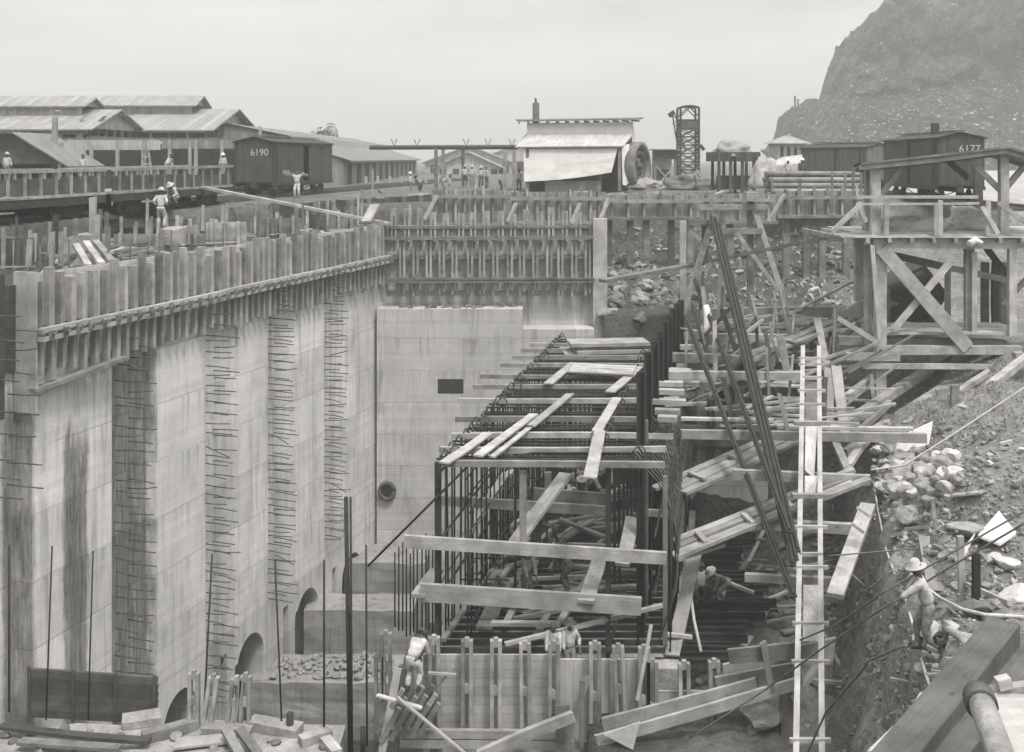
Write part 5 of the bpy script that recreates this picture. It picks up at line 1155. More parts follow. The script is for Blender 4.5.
for lab, a, b in (('leftmost leaning channel behind the left formwork', (76, 245), (88, 266)), ('middle leaning channel behind the left formwork', (86, 242), (102, 264)), ('right leaning channel behind the left formwork', (95, 241), (112, 262))):
    loose('channel', lab, 'channel', (a[0], a[1], 0, 37.5), (b[0], b[1], 0, 35.5), .22, .12, 'wood')
loose('plank', 'long pale plank slanting across the fill below the boxcar', 'plank', (200, 187, 0, 58), (390, 224, 0, 54), .32, .14, 'wood')
loose('plank', 'grey plank along the fill by the standing man', 'plank', (98, 245, 0, 43), (170, 254, 0, 42), .3, .1, 'wood')
loose('plank', 'plank lying on the fill at the left picture edge', 'plank', (0, 238, 0, 42), (28, 241, 0, 42), .3, .1, 'pine')
loose('plank', 'plank propped at the end of the left formwork', 'plank', (366, 222, 0, 53.5), (375, 205, 0, 54.5), .5, .12, 'pine')
loose('sheet', 'pale sheet leaning under the first flatcar', 'sheet', (0, 207, 0, 50), (50, 205, 0, 50), .9, .1, 'pine')
G = 'scrap timber on the left fill'
for _ in range(150):
    px = rnd.uniform(-5, 385); Yw = 25520 / (850 - px); y = Yw + rnd.uniform(1.5, 13); x = (px - 512) * y / F
    if x > WX(y) - .8 and y < 54: continue
    z = float(zbase(np.array([x]), np.array([y]))[0]) + rnd.uniform(.05, .5); a = rnd.uniform(0, 6.3); l = rnd.uniform(.5, 2.4); up_ = rnd.random() < .3
    b = Vector((x, y, z)) + (Vector((0, .1, rnd.uniform(.7, 1.7))) if up_ else Vector((l * math.cos(a), l * math.sin(a), rnd.uniform(-.15, .3))))
    single('scrap_timber', MB().beam((x, y, z), b, rnd.uniform(.06, .18), rnd.uniform(.04, .12)), M[rnd.choice(['wood', 'wood2', 'pine', 'dwood', 'wood'])], 'piece of scrap timber on the fill behind the left formwork', 'timber', G)
for i, (px, t) in enumerate(((108, 238), (130, 232), (148, 236), (159, 233), (171, 230), (40, 246), (54, 245), (69, 240), (205, 226), (223, 224), (262, 222), (276, 220))):
    Yw = 25520 / (850 - px) + 1.8; m = MB(); p = P(px, t, Yw); m.tube([Vector((p.x, p.y, -1.8)), p], .03, 5); single('starter_bar', m, M['rust'], 'thin upright starter bar just behind the left formwork', 'starter bar', 'starter bars behind the left formwork')
for k in range(26):                                                 # timber lying about behind the end wall and round the staging
    px = rnd.uniform(395, 860); py = rnd.uniform(176, 192); y = rnd.uniform(66, 76); x = (px - 512) * y / F; a = rnd.gauss(0, .5); l = rnd.uniform(1, 4)
    single('scrap_timber', MB().beam((x, y, .12), (x + l * math.cos(a), y + l * math.sin(a), rnd.uniform(.1, .5)), .25, .14), M[rnd.choice(['wood', 'wood2', 'pine'])], 'timber lying on the railway level behind the pit', 'timber', 'timber on the railway level')

# ------------------------------------------------------------------ railway
def track(name, a, b, lab):
    a, b = Vector(a), Vector(b); root = empty(name, a, lab, 'railway track'); d = (b - a).normalized(); sd_ = Vector((d.y, -d.x, 0)); n = int((b - a).length / .75); m = MB()
    for i in range(n): p = a + d * (i * .75) + Vector((0, 0, .06)); m.beam(p - sd_ * 1.2, p + sd_ * 1.2, .22, .12)
    m.build('sleepers', M['dwood'], root)
    for s in (-.76, .76): MB().beam(a + sd_ * s + Vector((0, 0, .2)), b + sd_ * s + Vector((0, 0, .2)), .07, .15).build('rail', M['rust'], root)
def truck(root, c, d, mat='cardark'):
    """a four-wheel bogie at c, along d"""
    sd_ = Vector((d.y, -d.x, 0)); ang = math.atan2(d.y, d.x); MR = Matrix.Rotation(ang, 3, 'Z') @ Matrix.Rotation(R(90), 3, 'X')
    for s in (-.85, .85):
        m = MB(); m.beam(c - d * 1.1 + sd_ * s + Vector((0, 0, .5)), c + d * 1.1 + sd_ * s + Vector((0, 0, .5)), .12, .18); m.beam(c - d * .4 + sd_ * s + Vector((0, 0, .35)), c + d * .4 + sd_ * s + Vector((0, 0, .35)), .1, .5); m.build('bogie_frame', M[mat], root)
        for q in (-.8, .8):
            m = MB(); m.lathe([(0, .07), (.28, .05), (.38, .07), (.42, .07), (.42, -.05), (0, -.05)], 16, c + d * q + sd_ * s * .9 + Vector((0, 0, .42)), MR); m.build('wheel', M[mat], root)
def flatcar(a, b, lab, broken=False):
    a, b = Vector(a), Vector(b); L = (b - a).length; d = (b - a).normalized(); sd_ = Vector((d.y, -d.x, 0)); root = empty('flatcar', a, lab, 'flatcar'); z = lambda h: Vector((0, 0, h))
    MB().beam(a + z(1.05), b + z(1.05), 2.7, .12).build('deck', M['wood'], root)
    for s in (-1.25, 1.25): MB().beam(a + sd_ * s + z(.82), b + sd_ * s + z(.82), .16, .34).build('side_sill', M['cardark'], root)
    m = MB()
    for s in (-.6, .6): m.beam(a + d * 2 + sd_ * s + z(.62), b - d * 2 + sd_ * s + z(.45), .06, .06)
    m.beam(a + z(.8), b + z(.8), .5, .3); m.build('underframe', M['cardark'], root)
    for s in (-1.28, 1.28):
        n = 12
        for i in range(n):
            p = a + d * (L * (i + .5) / n) + sd_ * s; MB().beam(p + z(1.0), p + z(2.02), .12, .12, (0, 1, 0)).build('stake', M['wood'], root)
        MB().beam(a + sd_ * (s) + z(2.08), b + sd_ * s + z(2.08 + (.0 if not broken else .06)), .2, .14).build('top_rail', M['wood'], root)
        MB().beam(a + sd_ * (s * .97) + z(1.45), b + sd_ * (s * .97) + z(1.4), .05, .62).build('side_board', M['dwood'], root)
    for q in (.17, .83): truck(root, a + (b - a) * q, d)
    heap('gravel_load', 'grey gravel load lying on the ' + ('right' if broken else 'left') + ' flatcar', a.lerp(b, .6) + z(1.12), 1.1, 4.2, .42, M['rock'], 'gravel load', L)
def boxcar(a, d, L, lab, text, mats=('car', 'cardark'), h=3.75, tpos=(.26, .78), side=1, open_=True, extra=None):
    """near end a, direction d; the visible side is +/-side of d"""
    a = Vector(a); d = Vector(d).normalized(); sd_ = Vector((d.y, -d.x, 0)); root = empty('boxcar', a, lab, 'boxcar'); z = lambda q: Vector((0, 0, q)); w = 1.32
    b = a + d * L; c = lambda u, s, hh: a + d * u + sd_ * s + z(hh)
    def wall(p, q, h0, h1, h1b=None):
        m = MB(); n = (q - p).length; k = rnd.randrange(1, 99) * .13; t = (h1b or h1); m.poly([p + z(h0), q + z(h0), q + z(t), p + z(h1)], [(k, 0), (k + n, 0), (k + n, 3), (k, 3)]); return m
    def slab(u0, u1, s, t=.08):
        m = MB(); s2 = s - t * (1 if s > 0 else -1); k = 0.
        pts = [c(u0, s, 1.0), c(u1, s, 1.0), c(u1, s, h - .25), c(u0, s, h - .25)]; m.poly(pts, [(u0, 0), (u1, 0), (u1, 3), (u0, 3)]); i = [c(u0, s2, 1.0), c(u1, s2, 1.0), c(u1, s2, h - .25), c(u0, s2, h - .25)]; m.poly(i[::-1], [(u0, 0), (u1, 0), (u1, 3), (u0, 3)])
        for q in range(4): m.poly([pts[q], i[q], i[(q + 1) % 4], pts[(q + 1) % 4]])
        return m
    D0, D1 = L * .5 - .2, L * .5 + 1.7
    for s in (w, -w):
        vis = (s > 0) == (side > 0)
        if vis and open_:
            slab(0, D0, s).build('side_wall', M[mats[0]], root); slab(D1, L, s).build('side_wall', M[mats[0]], root)
            sl_ = slab(D0 + .85, D1 + 1.1, s + .09 * (1 if s > 0 else -1), .06).build('sliding_door', M[mats[0]], root)
        else:
            slab(0, L, s).build('side_wall', M[mats[0]], root)
            if vis: dr = slab(D0, D1, s + .09 * (1 if s > 0 else -1), .07).build('sliding_door', M[mats[0]], root); MB().beam(c(D0 - .1, s * 1.08, 1.05), c(D0 - .1, s * 1.08, h - .3), .06, .08, (0, 1, 0)).build('door_post', M[mats[1]], dr)
        if vis: MB().beam(c(D0 - .2, s * 1.09, h - .3), c(D1 + 1.9, s * 1.09, h - .3), .08, .1).build('door_rail', M[mats[1]], root)
    for u in (0, L):
        m = MB(); pts = [c(u, -w, 1), c(u, w, 1), c(u, w, h - .25), c(u, 0, h + .05), c(u, -w, h - .25)]; uv = [(0, 0), (2.6, 0), (2.6, 3), (1.3, 3.3), (0, 3)]; m.poly(pts, uv); m.poly([p + d * (.08 if u == 0 else -.08) for p in pts][::-1], uv[::-1]); m.build('end_wall', M[mats[0]], root)
    for s in (-1, 1):
        m = MB(); e = .12; pts = [c(-e, 0, h + .06), c(L + e, 0, h + .06), c(L + e, s * (w + .12), h - .26), c(-e, s * (w + .12), h - .26)]; m.prism(pts, z(.07)); m.build('roof', M[mats[1]], root, fix=True)
    MB().beam(c(-.2, 0, h + .2), c(L + .2, 0, h + .2), .5, .05).build('roof_walk', M['wood2'], root)
    MB().beam(a + z(1.02), b + z(1.02), 2 * w - .2, .08).build('floor', M['carin'], root)
    m = MB()
    for s in (-w, w): m.beam(c(0, s, .9), c(L, s, .9), .12, .2)
    for s in (-.5, .5): m.tube([c(1.2, s, .85), c(L * .35, s, .4), c(L * .65, s, .4), c(L - 1.2, s, .85)], .03, 5)
    m.beam(c(0, 0, .82), c(L, 0, .82), .4, .3); m.build('underframe', M[mats[1]], root)
    for q in (.16, .84): truck(root, a + d * L * q, d)
    s = w * side * 1.035; lad = MB()
    for u in (.25, .65): lad.beam(c(u, s, 1.1), c(u, s, h - .4), .04, .04, (0, 1, 0))
    for q in range(6): lad.beam(c(.25, s, 1.3 + q * .38), c(.65, s, 1.3 + q * .38), .04, .04)
    lad.build('grab_irons', M[mats[1]], root)
    for tx, u, hh, size, on_end in text:
        cu = bpy.data.curves.new('lettering', 'FONT'); cu.body = tx; cu.size = size; cu.extrude = .004; cu.align_x = 'CENTER'; cu.align_y = 'CENTER'; to = bpy.data.objects.new('lettering', cu); COL.objects.link(to)
        me = bpy.data.meshes.new_from_object(to.evaluated_get(bpy.context.evaluated_depsgraph_get())); bpy.data.objects.remove(to)
        o = bpy.data.objects.new('lettering', me); COL.objects.link(o); me.materials.clear(); me.materials.append(M['letter'])
        if on_end: xd = sd_; o.location = c(-.02, u, hh)
        else: xd = d if side > 0 else -d; o.location = c(u, side * (w + .03), hh)
        o.rotation_euler = (R(90), 0, math.atan2(xd.y, xd.x)); setpar(o, root)
    return root
GA = Vector((.157, 1, 0)).normalized(); e2 = Vector((-17.0, 62, 0)); s2 = e2 - GA * 13.0; e1 = s2 - GA * .7; s1 = e1 - GA * 13.0
db = Vector((.18, 1, 0)).normalized(); bb = Vector((XY(253.5, 70.5, 0).x, 70.5, 0))
track('railway_track', s1 - GA * 6, bb - db * 1.5, 'railway track carrying the two staked flatcars')
track('railway_track', bb - db * 1.2, bb + db * 60, 'railway track carrying the open boxcar on the left')
flatcar(s1, e1, 'left staked flatcar with timber side rails in front of the sheds'); flatcar(s2, e2, 'right staked flatcar standing next before the open boxcar', True)
boxcar(bb, db, 11.2, 'dark boxcar numbered 6190 with its side door open', [('6190', .4, 2.95, .62, 1), ('P.R.R.', 2.2, 1.62, .5, 0)], side=1, h=3.85)
# right-hand boxcars
pa = Vector((XY(960.5, 62, 0).x, 62, 0)); dd = Vector((.06, 1, 0)).normalized()
track('railway_track', pa - dd * 8, pa + dd * 70, 'railway track under the boxcar numbered 6177')
boxcar(pa, dd, 10.8, 'dark boxcar numbered 6177 behind the lean-to roof of the staging', [('6177', .5, 3.1, .6, 1)], side=-1, open_=False, h=3.95)
m = MB(); m.beam(XY(935, 68, 3.9), XY(935, 68, 4.75), .4, .4); single('stove_pipe', m, M['cardark'], 'stubby stove pipe on the roof of the boxcar numbered 6177', 'stove pipe')
pa = XY(866, 80, 0); pb = XY(802, 86, 0); dd = (pb - pa).normalized()
boxcar(pa + Vector((dd.y, -dd.x, 0)) * 1.32, dd, (pb - pa).length, 'smaller weathered boxcar behind the pipe stack, further off than the numbered one', [], mats=('car2', 'cardark'), side=-1, open_=False, h=3.6)

# ------------------------------------------------------------------ sheds on the left
def gable(root, x0, x1, y0, y1, ze, zr, ov=.8, roof='roofm', wall='wallp', z0=0.0, gable_end=True, front=True):
    """ridge along x; eaves at y0 and y1"""
    ym = (y0 + y1) / 2
    for s, ya in ((-1, y0), (1, y1)):
        sl = (zr - ze) / (ym - y0); yo = ya + s * ov; zo = ze - sl * ov; L = math.hypot(ym - y0 + ov, zr - zo); m = MB(); q = [(x0 - ov, yo, zo), (x1 + ov, yo, zo), (x1 + ov, ym, zr), (x0 - ov, ym, zr)]; uv = [(x0, 0), (x1, 0), (x1, L), (x0, L)]
        m.poly(q, uv); m.poly([(a, b, c - .12) for a, b, c in q][::-1], uv[::-1]); m.poly([q[0], q[1], (q[1][0], q[1][1], q[1][2] - .12), (q[0][0], q[0][1], q[0][2] - .12)]); m.poly([q[1], q[2], (q[2][0], q[2][1], q[2][2] - .12), (q[1][0], q[1][1], q[1][2] - .12)]); m.build('roof', M[roof], root)
    if gable_end:
        for x in (x0, x1): m = MB(); m.poly([(x, y0, ze - .1), (x, y1, ze - .1), (x, ym, zr - .15)], [(0, 0), (y1 - y0, 0), ((y1 - y0) / 2, 2)]); m.build('gable', M[wall], root)
    if front:
        m = MB(); m.box(x0, x1, y0, y0 + .15, z0, ze - .05); m.build('wall', M[wall], root); m = MB(); m.box(x0, x1, y1 - .15, y1, z0, ze - .05); m.build('wall', M[wall], root)
def openfront(root, x0, x1, y, zb, zt, n, back=6., mt='dark', post='wood'):
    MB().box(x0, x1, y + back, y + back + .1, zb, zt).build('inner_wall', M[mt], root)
    for i in range(n + 1): x = x0 + (x1 - x0) * i / n; MB().beam((x, y, zb), (x, y, zt), .22, .22, (0, 1, 0)).build('post', M[post], root)
XA = -27.8; root = empty('workshop_shed', (-48, 100, 0), 'big workshop shed with a raised ridge roof and open gable end behind the flatcars', 'shed')
gable(root, -78, XA, 100, 117.5, 5.35, 7.45, .9, front=False)
gable(root, -78, -31, 106.5, 111, 7.9, 8.75, .6, front=True, z0=6.2)
MB().box(-78, XA, 100, 100.15, 3.1, 4.3).build('wall', M['wallp'], root); MB().box(-78, XA, 117.3, 117.45, 0, 5.2).build('wall', M['wallg'], root)
MB().box(-78, XA + .01, 100.02, 100.12, 4.9, 5.3).build('wall', M['wallp'], root)
MB().box(XA - .15, XA, 100.2, 117.2, 2.2, 3.3).build('end_wall', M['wallp'], root); MB().box(XA - .12, XA, 109, 117.2, 0.6, 2.2).build('end_wall', M['wallg'], root)
for i in range(8): MB().beam((XA - .05, 101 + i * 2.2, 3.3), (XA - .05, 101 + i * 2.2, 5.3), .2, .2, (0, 1, 0)).build('gable_post', M['wood2'], root)
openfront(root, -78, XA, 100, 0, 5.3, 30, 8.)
for i in range(28): MB().box(-77.5 + i * 1.8, -76.3 + i * 1.8, 100.3, 100.4, 4.3, 4.9).build('clerestory_pane', M['dark'], root)
a = MB(); a.poly([(-60, 100, 4.3), (XA - .4, 100, 4.3), (XA - .4, 96.5, 2.7), (-60, 96.5, 2.7)], [(0, 0), (32, 0), (32, 4), (0, 4)]); a.poly([(-60, 100, 4.2), (-60, 96.5, 2.6), (XA - .4, 96.5, 2.6), (XA - .4, 100, 4.2)], [(0, 0), (32, 0), (32, 4), (0, 4)]); a.build('porch_roof', M['wallp'], root)
XB = -34.0; root = empty('repair_shed', (-50, 88, 0), 'repair shed with a damaged roof end and rows of shutters at the left', 'shed')
gable(root, -90, XB, 88, 100, 5.1, 6.75, .7, front=False)
gable(root, -90, -36.0, 92, 96, 7.1, 7.75, .5, front=True, z0=5.6)
for z0, z1, mt in ((3.4, 4.5, 'dark'), (2.3, 3.4, 'wallp'), (4.5, 5.05, 'wallp')): MB().box(-90, XB, 88 + (.3 if mt == 'dark' else 0), 88.12 + (.3 if mt == 'dark' else 0), z0, z1).build('wall' if mt != 'dark' else 'window_band', M[mt], root)
for i in range(34): MB().beam((-89 + i * 1.65, 87.95, 3.4), (-89 + i * 1.65, 87.95, 4.55), .5 if i > 12 else .22, .1, (0, 1, 0)).build('shutter', M['wallp'], root)
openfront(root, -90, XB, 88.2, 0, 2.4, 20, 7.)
for i in range(7): MB().beam((XB - .05, 88.6 + i * 1.85, 0), (XB - .05, 88.6 + i * 1.85, 5.), .2, .2, (0, 1, 0)).build('gable_post', M['wood2'], root)
MB().box(XB - .1, XB, 88.2, 99.8, 3.2, 4.4).build('end_wall', M['wallg'], root); MB().box(XB - .1, XB - .02, 88.2, 99.8, 2.2, 3.2).build('end_wall', M['wallp'], root)
for i in range(12):
    a = Vector((XB - 3 + rnd.uniform(-1, 3.5), 90 + rnd.uniform(-1, 5), 5.8 + rnd.uniform(-.3, .8))); MB().beam(a, a + Vector((rnd.uniform(-1.5, 1.8), rnd.uniform(0, 2), rnd.uniform(-.4, .5))), .3, .06).build('broken_board', M[rnd.choice(['pine', 'wood', 'dwood'])], root)
root = empty('porch', (-33, 80, 0), 'long flat porch canopy on posts in front of the damaged shed', 'canopy')
MB().box(-33.5, -17.5, 82, 85, 3.95, 4.1).build('canopy', M['wood2'], root); MB().box(-33.5, -26.2, 81.95, 82.0, 3.2, 3.94).build('fascia', M['wallp'], root); MB().box(-26.1, -17.5, 81.95, 82.0, 3.3, 3.94).build('fascia', M['wallg'], root)
for i in range(9): MB().beam((-33.3 + i * 1.95, 82, 0), (-33.3 + i * 1.95, 82, 3.95), .24, .24, (0, 1, 0)).build('post', M['pine' if i % 2 else 'wood'], root)
MB().box(-33.5, -17.5, 86.5, 86.6, 0, 3.7).build('back_wall', M['dark'], root)
for i in range(12): MB().box(-33.2 + i * 1.3, -32.5 + i * 1.3, 85.2, 85.3, .2, rnd.uniform(.9, 1.9)).build('stacked_goods', M[rnd.choice(['wood2', 'wallg', 'wallp'])], root)
root = empty('lean_to', (-38, 74, 0), 'small dark-roofed open shelter at the far left', 'shelter')
m = MB(); m.prism([(-44, 74, 2.2), (-30.2, 74, 2.2), (-33.4, 74, 4.1), (-44, 74, 4.3)], (0, .1, 0)); m.build('gable', M['dwood'], root, fix=True)
m = MB(); m.prism([(-29.6, 73.4, 1.95), (-29.6, 80, 1.95), (-33.4, 80, 4.25), (-33.4, 73.4, 4.25)], (0, 0, .1)); m.prism([(-33.4, 73.4, 4.25), (-33.4, 80, 4.25), (-44, 80, 4.4), (-44, 73.4, 4.4)], (0, 0, .1)); m.build('roof', M['roofd'], root, fix=True)
for x in (-43, -38, -34, -30.4): MB().beam((x, 74, 0), (x, 74, 2.3), .22, .22, (0, 1, 0)).build('post', M['wood'], root)
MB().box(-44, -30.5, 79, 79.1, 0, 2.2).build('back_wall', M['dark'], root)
for lab, px, t, b_, Y, w in (('tall bare pole left of the damaged shed end', 55, 117, 168, 78, .55), ('pale pole standing before the porch', 144, 140, 168, 80, .5), ('thin pale pole right of the porch', 190, 140, 168, 80, .35), ('slim white pole at the corner of the workshop gable', 260, 126, 140, 100, .35)):
    loose('pole', lab, 'pole', (px, b_ + 12, 0, Y), (px, t, 0, Y), w * .6, w * .5, 'pine', 'poles by the sheds', (0, 1, 0))
for lab, px in (('white stepladder standing behind the left flatcar', 61), ('white stepladder standing behind the right flatcar', 146)):
    root = empty('stepladder', P(px, 172, 78), lab, 'stepladder', 'stepladders behind the flatcars')
    for dx, ex in ((-5, -1), (6, 1)): MB().beam(P(px + dx, 176, 78), P(px + ex, 142, 78), .14, .12, (0, 1, 0)).build('leg', M['pine'], root)
    for py in (150, 157, 164): MB().beam(P(px - 3.5, py, 77.9), P(px + 4, py, 77.9), .12, .1).build('rung', M['pine'], root)

# long shed behind the boxcar, far gabled sheds
root = empty('long_shed', (-24, 150, 0), 'long low shed with a dark stepped roof behind the open boxcar', 'shed')
for (xe, ze_, xr, zr_), mt in (((-15.2, 2.35, -21, 4.1), 'roofd'), ((-21, 4.7, -27, 5.9), 'roofd'), ((-33, 4.7, -27, 5.9), 'roofd')):
    m = MB(); m.poly([(xe, 104, ze_), (xe, 185, ze_), (xr, 185, zr_), (xr, 104, zr_)], [(0, 0), (80, 0), (80, 6), (0, 6)]); m.poly([(xe, 104, ze_ - .15), (xr, 104, zr_ - .15), (xr, 185, zr_ - .15), (xe, 185, ze_ - .15)], [(0, 0), (0, 6), (80, 6), (80, 0)]); m.poly([(xe, 104, ze_ - .15), (xe, 185, ze_ - .15), (xe, 185, ze_), (xe, 104, ze_)]); m.build('roof', M[mt], root)
MB().box(-21.1, -20.9, 104.3, 184.5, 3.9, 4.75).build('clerestory_wall', M['wallp'], root); MB().box(-16.2, -16, 104.3, 184.5, 0, 2.5).build('wall', M['wallg'], root)
m = MB(); m.poly([(-33, 104.2, 0), (-16, 104.2, 0), (-16, 104.2, 2.5), (-21, 104.2, 4.0), (-21, 104.2, 4.7), (-27, 104.2, 5.8), (-33, 104.2, 4.7)], [(0, 0), (17, 0), (17, 2), (12, 4), (12, 4.7), (6, 6), (0, 5)]); m.build('end_wall', M['wallg'], root)
for i in range(12): MB().box(-15.98, -15.9, 107 + i * 6.4, 109.5 + i * 6.4, 0, 2.0).build('doorway', M['dark'], root)
root = empty('roof_cowl', (-33, 190, 6), 'rounded ventilator cowl rising over the long shed roof', 'ventilator')
m = MB(); m.lathe([(1.25, -6), (1.25, 1.0), (1.05, 1.6), (.6, 2.0), (0, 2.1)], 14, P(331, 138, 190)); m.build('drum', M['wallg'], root); m = MB(); m.lathe([(1.0, 2.3), (0.1, 2.7)], 12, P(331, 138, 190)); m.build('cap', M['roofd'], root)
for i, (px0, px1, Y, zr, ze_) in enumerate(((425, 512, 190, 4.6, 1.9), (480, 560, 215, 5.2, 2.6), (436, 500, 175, 3.4, 1.2))):
    x0, x1 = XY(px0, Y, 0).x, XY(px1, Y, 0).x; xm = (x0 + x1) / 2; root = empty('gabled_shed', (xm, Y, 0), ('wide pale gabled shed beyond the long shed', 'farthest gabled shed, partly behind the canvas-hung mixer house', 'nearest and lowest of the pale gabled sheds beyond the long shed')[i], 'shed')
    m = MB(); m.poly([(x0, Y, 0), (x1, Y, 0), (x1, Y, ze_), (xm, Y, zr), (x0, Y, ze_)], [(0, 0), (x1 - x0, 0), (x1 - x0, ze_), (xm - x0, zr), (0, ze_)]); m.build('front_wall', M['wallp'], root)
    for xa in (x0 - .6, x1 + .6): m = MB(); m.prism([(xa, Y - .6, ze_ - .3), (xa, Y + 40, ze_ - .3), (xm, Y + 40, zr + .05), (xm, Y - .6, zr + .05)], (0, 0, .2)); m.build('roof', M['roofm'], root, fix=True)
    for k in range(5): x = x0 + (x1 - x0) * (k + .3) / 5; MB().box(x, x + (x1 - x0) * .1, Y - .06, Y - .01, .0, ze_ * .75).build('doorway', M['dark'], root)
root = empty('overhead_pipe', P(437, 190, 96), 'long overhead steam pipe on thin posts crossing behind the group of men', 'pipe')
m = MB(); m.tube([P(370, 147.5, 97), P(517, 147, 93), P(521, 144, 92.5), P(530, 133, 92)], .2, 8); m.build('pipe', M['rust'], root)
for px, mt in ((436, 'wood2'), (443, 'wood2'), (463, 'wood2'), (505, 'wood'), (514, 'wood')): MB().beam(P(px, 187, 95), P(px, 148, 95), .3, .25, (0, 1, 0)).build('post', M[mt], root)
for px in (394, 417, 466, 488, 512):
    m = MB(); c = P(px, 146, 95); m.tube([c + Vector((-.25, 0, .6)), c, c + Vector((.25, 0, .6))], .05, 5); m.build('hanger', M['rust'], root)

# ------------------------------------------------------------------ mixer house hung with canvas, tower, hoppers
def mixer():
    Y = 82.0; root = empty('mixer_house', P(575, 187, Y), 'mixer house with tin roofs and big white canvas sheets hung down its front', 'mixer house'); p = lambda x, y, d=0: P(x, y, Y) + Vector((0, d, 0))
    m = MB(); a, b = p(519, 122, -.5), p(638, 120, -.5); m.prism([a, b, b + Vector((1.4, 9, .4)), a + Vector((-.2, 9, .4))], (0, 0, .12)); m.build('upper_roof', M['roofd'], root, fix=True)
    for i in range(13): q = a.lerp(b, i / 12); MB().beam(q + Vector((0, -.3, -.1)), q + Vector((0, 5, .1)), .1, .12).build('rafter', M['wood2'], root)
    m = MB(); m.prism([p(527, 123), p(633, 122), p(633, 136), p(527, 136)], (0, .12, 0)); m.build('upper_curtain', M['canvas'], root, fix=True)
    m = MB(); n = 24; A = [p(527, 134.5, -.05).lerp(p(633, 134, -.05), i / n) for i in range(n + 1)]; B = [p(515, 147, -2.2).lerp(p(620, 146.5, -2.2), i / n) for i in range(n + 1)]
    for i in range(n): L = .45; m.poly([B[i], B[i + 1], A[i + 1], A[i]], [(i * L, 0), (i * L + L, 0), (i * L + L, 2), (i * L, 2)]); m.poly([q - Vector((0, 0, .08)) for q in (A[i], A[i + 1], B[i + 1], B[i])], [(i * L, 2), (i * L + L, 2), (i * L + L, 0), (i * L, 0)])
    m.build('awning', M['tin'], root)
    for i in range(11): q = B[i * 2] + Vector((0, .1, -.1)); MB().beam(q, A[i * 2] - Vector((0, 0, .12)), .1, .1).build('awning_rafter', M['wood2'], root)
    def sheet(c, nm, mt, seed, amp=.06):
        m = MB(); nu, nv = 26, 14; g = []
        for j in range(nv + 1):
            for i in range(nu + 1):
                u, v = i / nu, j / nv; q = (Vector(c[0]) * (1 - u) + Vector(c[1]) * u) * (1 - v) + (Vector(c[3]) * (1 - u) + Vector(c[2]) * u) * v; q.y += amp * NV(Vector((u * 3 + seed, v * 1.6, 0))) * (v + .2) + .035 * math.sin(u * 9 + v * 2 + seed) * v; q.z -= .25 * math.sin(u * math.pi) * v * .5; g.append(q)
        for j in range(nv):
            for i in range(nu): k = j * (nu + 1) + i; m.poly([g[k + nu + 1], g[k + nu + 2], g[k + 1], g[k]], smooth=True)
        m.build(nm, M[mt], root)
    sheet([p(523, 149, -2.0), p(615, 148.5, -2.0), p(609, 172, -2.05), p(524, 181, -2.1)], 'canvas_sheet', 'canvas', 1.)
    sheet([p(619, 146, -2.0), p(627, 144, -1.6), p(627, 182, -1.6), p(620, 184, -2.0)], 'canvas_strip', 'white', 5., .05)
    sheet([p(631, 124, .3), p(641, 124, 5), p(644, 150, 5), p(634, 152, .3)], 'end_canvas', 'canvas', 8., .1)
    for px, t, d in ((527, 148, -1.9), (617, 148, -1.9), (560, 170, -.5), (628, 122, .2), (642, 122, 8), (600, 165, -.5)): MB().beam(p(px, 190, d), p(px, t, d), .25, .25, (0, 1, 0)).build('post', M['wood2'], root)
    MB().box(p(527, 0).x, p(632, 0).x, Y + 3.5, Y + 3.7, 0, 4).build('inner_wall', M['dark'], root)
    MB().box(p(545, 0).x, p(600, 0).x, Y - 1, Y, 0.1, .9).build('floor_bin', M['wallp'], root)
    m = MB(); c = P(638, 166, Y - .5); MR = Matrix.Rotation(R(62), 3, 'Z') @ Matrix.Rotation(R(90), 3, 'X'); k = 24
    m.lathe([(1.45, -.35), (1.8, -.35), (1.8, .35), (1.45, .35), (1.45, -.35)], 30, c, MR); m.build('wheel_rim', M['wood2'], root)
    m = MB(); m.lathe([(.9, -.2), (1.1, -.2), (1.1, .2), (.9, .2), (.9, -.2)], 24, c, MR); m.lathe([(0, .3), (.25, .3), (.25, -.3), (0, -.3)], 12, c, MR)
    for q in range(8): v = MR @ Vector((math.cos(q * .785), math.sin(q * .785), 0)); m.beam(c + v * .2, c + v * 1.5, .1, .1)
    m.build('wheel_spokes', M['rust'], root)
    m = MB(); q = p(536, 121, 2); m.tube([q + Vector((0, 0, -3)), P(536, 103, Y + 2)], .26, 12); m.tube([P(536, 103, Y + 2), P(535.4, 98, Y + 2)], .08, 8); m.build('chimney', M['rust'], root)
mixer()
heap('spoil_heap', 'pale heap of spilled concrete under the wheel of the mixer house', P(645, 187, 81), 1.3, 1.1, .6, M['rawconc'], 'spoil heap', 4)
